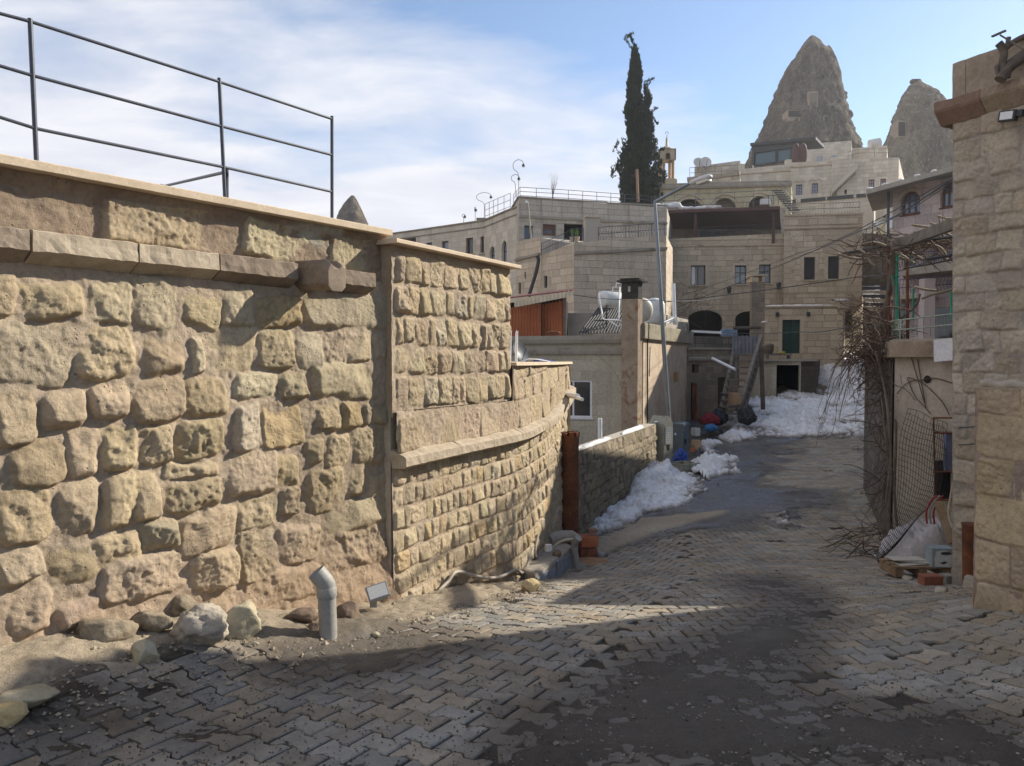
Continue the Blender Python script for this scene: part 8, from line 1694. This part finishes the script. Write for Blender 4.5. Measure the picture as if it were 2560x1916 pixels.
# ---------------------------------------------------------------- the stone building at the right edge
RU = Vector((.265, -.5, 0)).normalized(); RN = Vector((-RU.y * -1, -RU.x * 1, 0)); RN = Vector((RU.y, -RU.x, 0)); RN = RN if RN.x < 0 else -RN
R0 = Vector((*XY(2372, 6.9), 0)); rb = thing('stone_building', 'tall stone building with red brown cornice, cut by the right edge', 'building', (R0.x, R0.y, -2))
rg = random.Random(33); rs_ = []; z = 2.10
for h_ in (.22, .17, .175, .16, .165, .155, .165, .16, .165, .17, .165, .18, .17, .18, .18, .2, .2, .2, .2, .2, .2, .2): rs_ += course_stones(.01 + rg.uniform(-.12, 0), 6.5, z, z - h_, .15, .36, 'bbwsbgbwo', rg, (.04, .18)); z -= h_
sg, zgv = np.meshgrid(np.concatenate([np.arange(0, 2.2, .009), np.arange(2.2, 6.5, .05)]), np.arange(-2.4, 2.11, .0095), indexing='ij')
H, C = stonefield(sg, zgv, [(max(.006, a), b, c, d, e_, q) for a, b, c, d, e_, q in rs_], seed=61, depth=.034, rough=.017, warp=.011, mort=(.345, .29, .245), base=.0, base_noise=.008); g_ = C[..., :3].mean(-1, keepdims=True); C[..., :3] = (C[..., :3] * .5 + g_ * np.array([1.06, .99, .93]) * .5) * .92 + .02
bat = (2.1 - zgv) * .02
XYZ = np.stack([R0.x + RU.x * sg + RN.x * H - RU.x * 0 + bat * .88, R0.y + RU.y * sg + RN.y * H + bat * .2, zgv], -1); grid_mesh('masonry', XYZ, M_MAS, rb, cols={'Col': C}, flip=(RN.cross(RU).z > 0))
BKV = -RN
def rq(u, o): q = R0 + RU * u + RN * o; return (q.x, q.y)
MB().prism([rq(.004, -.09), rq(7.5, -.09), rq(7.5, -4.2), rq(.004, -4.2)], -2.5, 2.08).build('wall_core', M_CORN2, rb)
M_RCOR = mat('red brown cornice stone', (.17, .112, .085), (.25, .17, .13), 4, .85, .4, .008); M_GCOR = mat('grey brown parapet stone', (.25, .20, .155), (.34, .28, .22), 3, .9, .4, .008)
cu0 = hit(2343, 290, R0 + RN * .09, RN); ustart = (cu0 - R0).dot(RU)
for k, (a, b, m_) in enumerate(((-.10, .30, M_RCOR), (.305, 7.5, M_CORN))): extrusion('cornice_block', [Vector((*rq(a, 0), 2.04)), Vector((*rq(b, 0), 2.04))], [RN, RN], [(-.4, .0), (.01, .0), (.10, .10), (.11, .12), (.11, .19), (-.4, .19)], m_, rb, .006, 50 + k, .04)
for k, (a, b) in enumerate(((.005, .12), (.125, .62), (.625, 7.5))): extrusion('parapet_stone', [Vector((*rq(a, 0), 2.25)), Vector((*rq(b, 0), 2.25))], [RN, RN], [(-.4, .001), (.02, .001), (.025, .30), (-.4, .30)], M_GCOR, rb, .006, 60 + k, .05)
fc = hit(2519, 290, R0 + RN * .10, RN); fl = thing('floodlight', 'white faced floodlight fixed under the cornice of the right building', 'floodlight', tuple(fc)); mm = Matrix((RU, RN, Vector((0, 0, 1)))).transposed().to_4x4() @ Matrix.Rotation(R(8), 4, 'Y')
MB().box(fc - RN * .01, (.135, .05, .085), M=mm).build('housing', M_DFR, fl, bevel=.005); MB().box(fc + RN * .018, (.10, .006, .06), M=mm).build('lens', mat('floodlight glass', (.6, .6, .62), (.68, .68, .7), 9, .25, 0), fl); MB().box(fc + RU * .09 - RN * .02, (.05, .05, .05), M=mm).build('junction_box', M_DFR, fl); MB().tube([fc + RU * .1 - RN * .02, fc + RU * .3 - RN * .05 + Vector((0, 0, .05))], .006, 5).build('cable', M_DFR, fl)
def rwall(x, y, o=.03): return hit(x, y, R0 + RN * o, RN)
dt = thing('dead_vine', 'gnarled dead vine stump and poles on the parapet of the right building', 'vine', tuple(P(2500, 170, 5.7)))
for pts, r in (([(2508, 190), (2506, 160), (2510, 135), (2504, 118), (2496, 108)], .030), ([(2510, 130), (2518, 112), (2522, 94)], .018), ([(2510, 125), (2530, 108), (2560, 92), (2600, 80)], .022), ([(2500, 200), (2520, 170), (2545, 150), (2580, 125), (2620, 105)], .045), ([(2496, 192), (2490, 168), (2493, 166)], .014), ([(2520, 195), (2524, 175), (2540, 160)], .02)): MB().tube(smooth([P(x, y, 6.35) for x, y in pts] if len(pts) > 2 else pts, 4), r * 1.0, 8).build('limb', M_BARK, dt)
MB().beam(P(2480, 92, 6.3), P(2514, 77, 6.2), .02, .012).build('slat', M_WOOD, dt); MB().tube([P(2500, 88, 6.3), P(2560, 125, 6.2)], .007, 5).build('wire', M_WOOD, dt)
# lower pier in front
Q0 = Vector((*XY(2440, 5.2), 0)); zq = zat(967, 5.2); pb = thing('stone_pier', 'low wall of big squared stones standing before the right building', 'wall', (Q0.x, Q0.y, -1.8)); rg = random.Random(8); rs_ = []; z = zq
for h_ in (.19, .27, .25, .30, .27, .3, .3): rs_ += course_stones(.004, 4.5, z, z - h_, .22, .5, 'bbwsgsb', rg, (.03, .12)); z -= h_
sg, zgv = np.meshgrid(np.concatenate([np.arange(0, 1.6, .008), np.arange(1.6, 4.5, .05)]), np.arange(-2.2, zq, .008), indexing='ij')
H, C = stonefield(sg, zgv, rs_, seed=71, depth=.030, rough=.018, warp=.010, mort=(.31, .245, .21), base=.0, base_noise=.008); dk = sstep(-1.35, -1.7, zgv + .08 * fbm(sg * 3, zgv * 3, 3, 6))[..., None] * .5; C[..., :3] = C[..., :3] * (1 - dk) + np.array([.2, .13, .06]) * dk
bat = (zq - zgv) * .006; XYZ = np.stack([Q0.x + RU.x * sg + RN.x * H + bat, Q0.y + RU.y * sg + RN.y * H, zgv], -1); grid_mesh('masonry', XYZ, M_MAS, pb, cols={'Col': C}, flip=(RN.cross(RU).z > 0))
def qq(u, o): q = Q0 + RU * u + RN * o; return (q.x, q.y)
MB().prism([qq(.003, -.02), qq(4.5, -.02), qq(4.5, -.7), qq(.003, -.7)], -2.3, zq - .004).build('wall_core', M_CORN2, pb); mb = MB(); mb.tube([Vector((*qq(u, -.08), zq + .012 + .012 * math.sin(u * 40))) for u in np.arange(.0, .9, .04)], .035, 6); mb.build('mortar_top', M_CONC, pb)
mb = MB(); a_ = Vector((*qq(.30, -.1), zq)); tag(rockmesh(a_ + Vector((.1, -.25, .01)), (.16, .22, .02), 4, sub=3, facets=0).build('snow_strip', M_SNOW), 'thin snow strip on top of the low right wall', 'snow', kind='stuff')
for y in (1070, 1113): tag(MB().tube([rwall(2396, y, .0), P(2420, y - 1, 6.2), P(2440, y - 4, 5.3)], .006, 5).build('wire_tie', M_DFR), 'black wire tie between the right building and the low wall, the %s one' % ('upper' if y < 1100 else 'lower'), 'wire', 'wire ties by the right wall')

# ---------------------------------------------------------------- overhead lines
def line(label, pts, r=.010, group='overhead cables'):
    P3 = [P(*q) for q in pts]; out = []
    for i in range(len(P3) - 1):
        for k in range(10): t = k / 10; out.append(P3[i].lerp(P3[i + 1], t) - Vector((0, 0, .12 * math.sin(math.pi * t) * (P3[i + 1] - P3[i]).length / 20)))
    out.append(P3[-1]); tag(MB().tube(out, r, 4).build('overhead_cable', M_DFR), label, 'cable', group)
line('thick black cable rising right past the quoined block windows', [(1690, 770, 34), (2150, 577, 28), (2385, 445, 9)], .014)
line('thin black cable just above the thick rising one', [(1700, 742, 34), (2000, 632, 30), (2385, 443, 9.2)], .009)
line('black cable rising gently across the green door house towards the vine', [(1650, 757, 24), (2150, 692, 22), (2385, 632, 9)], .012)
line('cable running left from the street lamp to the orange shed', [(1432, 737, 21), (1494, 746, 20.6), (1650, 752, 19), (1800, 744, 28)], .008)
line('pale sagging clothes line across the lane to the vine', [(1803, 832, 24), (2000, 830, 18), (2125, 817, 11.5)], .008)
line('pair cable from the lilac house eave down to the right', [(2000, 640, 30), (2200, 555, 20), (2385, 452, 8)], .007)

# ---------------------------------------------------------------- unseen houses added on the right to throw shade on the lane
def shade_house(label, pts, z0, z1): t = thing('added_shade_house', label, 'building', (*pts[0], z0)); MB().prism(pts, z0, z1).build('wall', A_BEIGE, t); return t
shade_house('unseen upper storey added on the right building to shade the near paving', [(4.95, 6.9), (8, 1.0), (11, 2.5), (9, 9)], 2.0, 4.7)
shade_house('unseen low wing added behind the right building to shade the lane beside it', [(5.0, 8.4), (6.6, 11.3), (9, 10), (7, 8.2)], -2, 1.2)
shade_house('unseen low house added behind the rendered terrace house to shade the lane', [(9.9, 14.6), (14.6, 23.4), (22, 20), (16, 11)], -2, 5.0)
shade_house('unseen tall house added right of the lane to shade its upper end', [(18.5, 27.5), (26, 25), (32, 36), (24, 39)], -2, 9.0)

HAZE = .0006
# ---------------------------------------------------------------- winter haze in the lane and over the hill
m_ = bpy.data.materials.new('winter haze'); m_.use_nodes = True; nt_ = m_.node_tree; nt_.nodes.remove(nt_.nodes['Principled BSDF']); pv = nd(nt_, 'ShaderNodeVolumePrincipled')
pv.inputs['Color'].default_value = (.95, .96, 1, 1); pv.inputs['Density'].default_value = HAZE; pv.inputs['Anisotropy'].default_value = .55; nt_.links.new(pv.outputs[0], nt_.nodes['Material Output'].inputs['Volume'])
tag(MB().box((10, 75, 17), (180, 190, 62)).build('haze', m_), 'thin pale winter haze in the sunlit air over the lane', 'haze', kind='stuff')
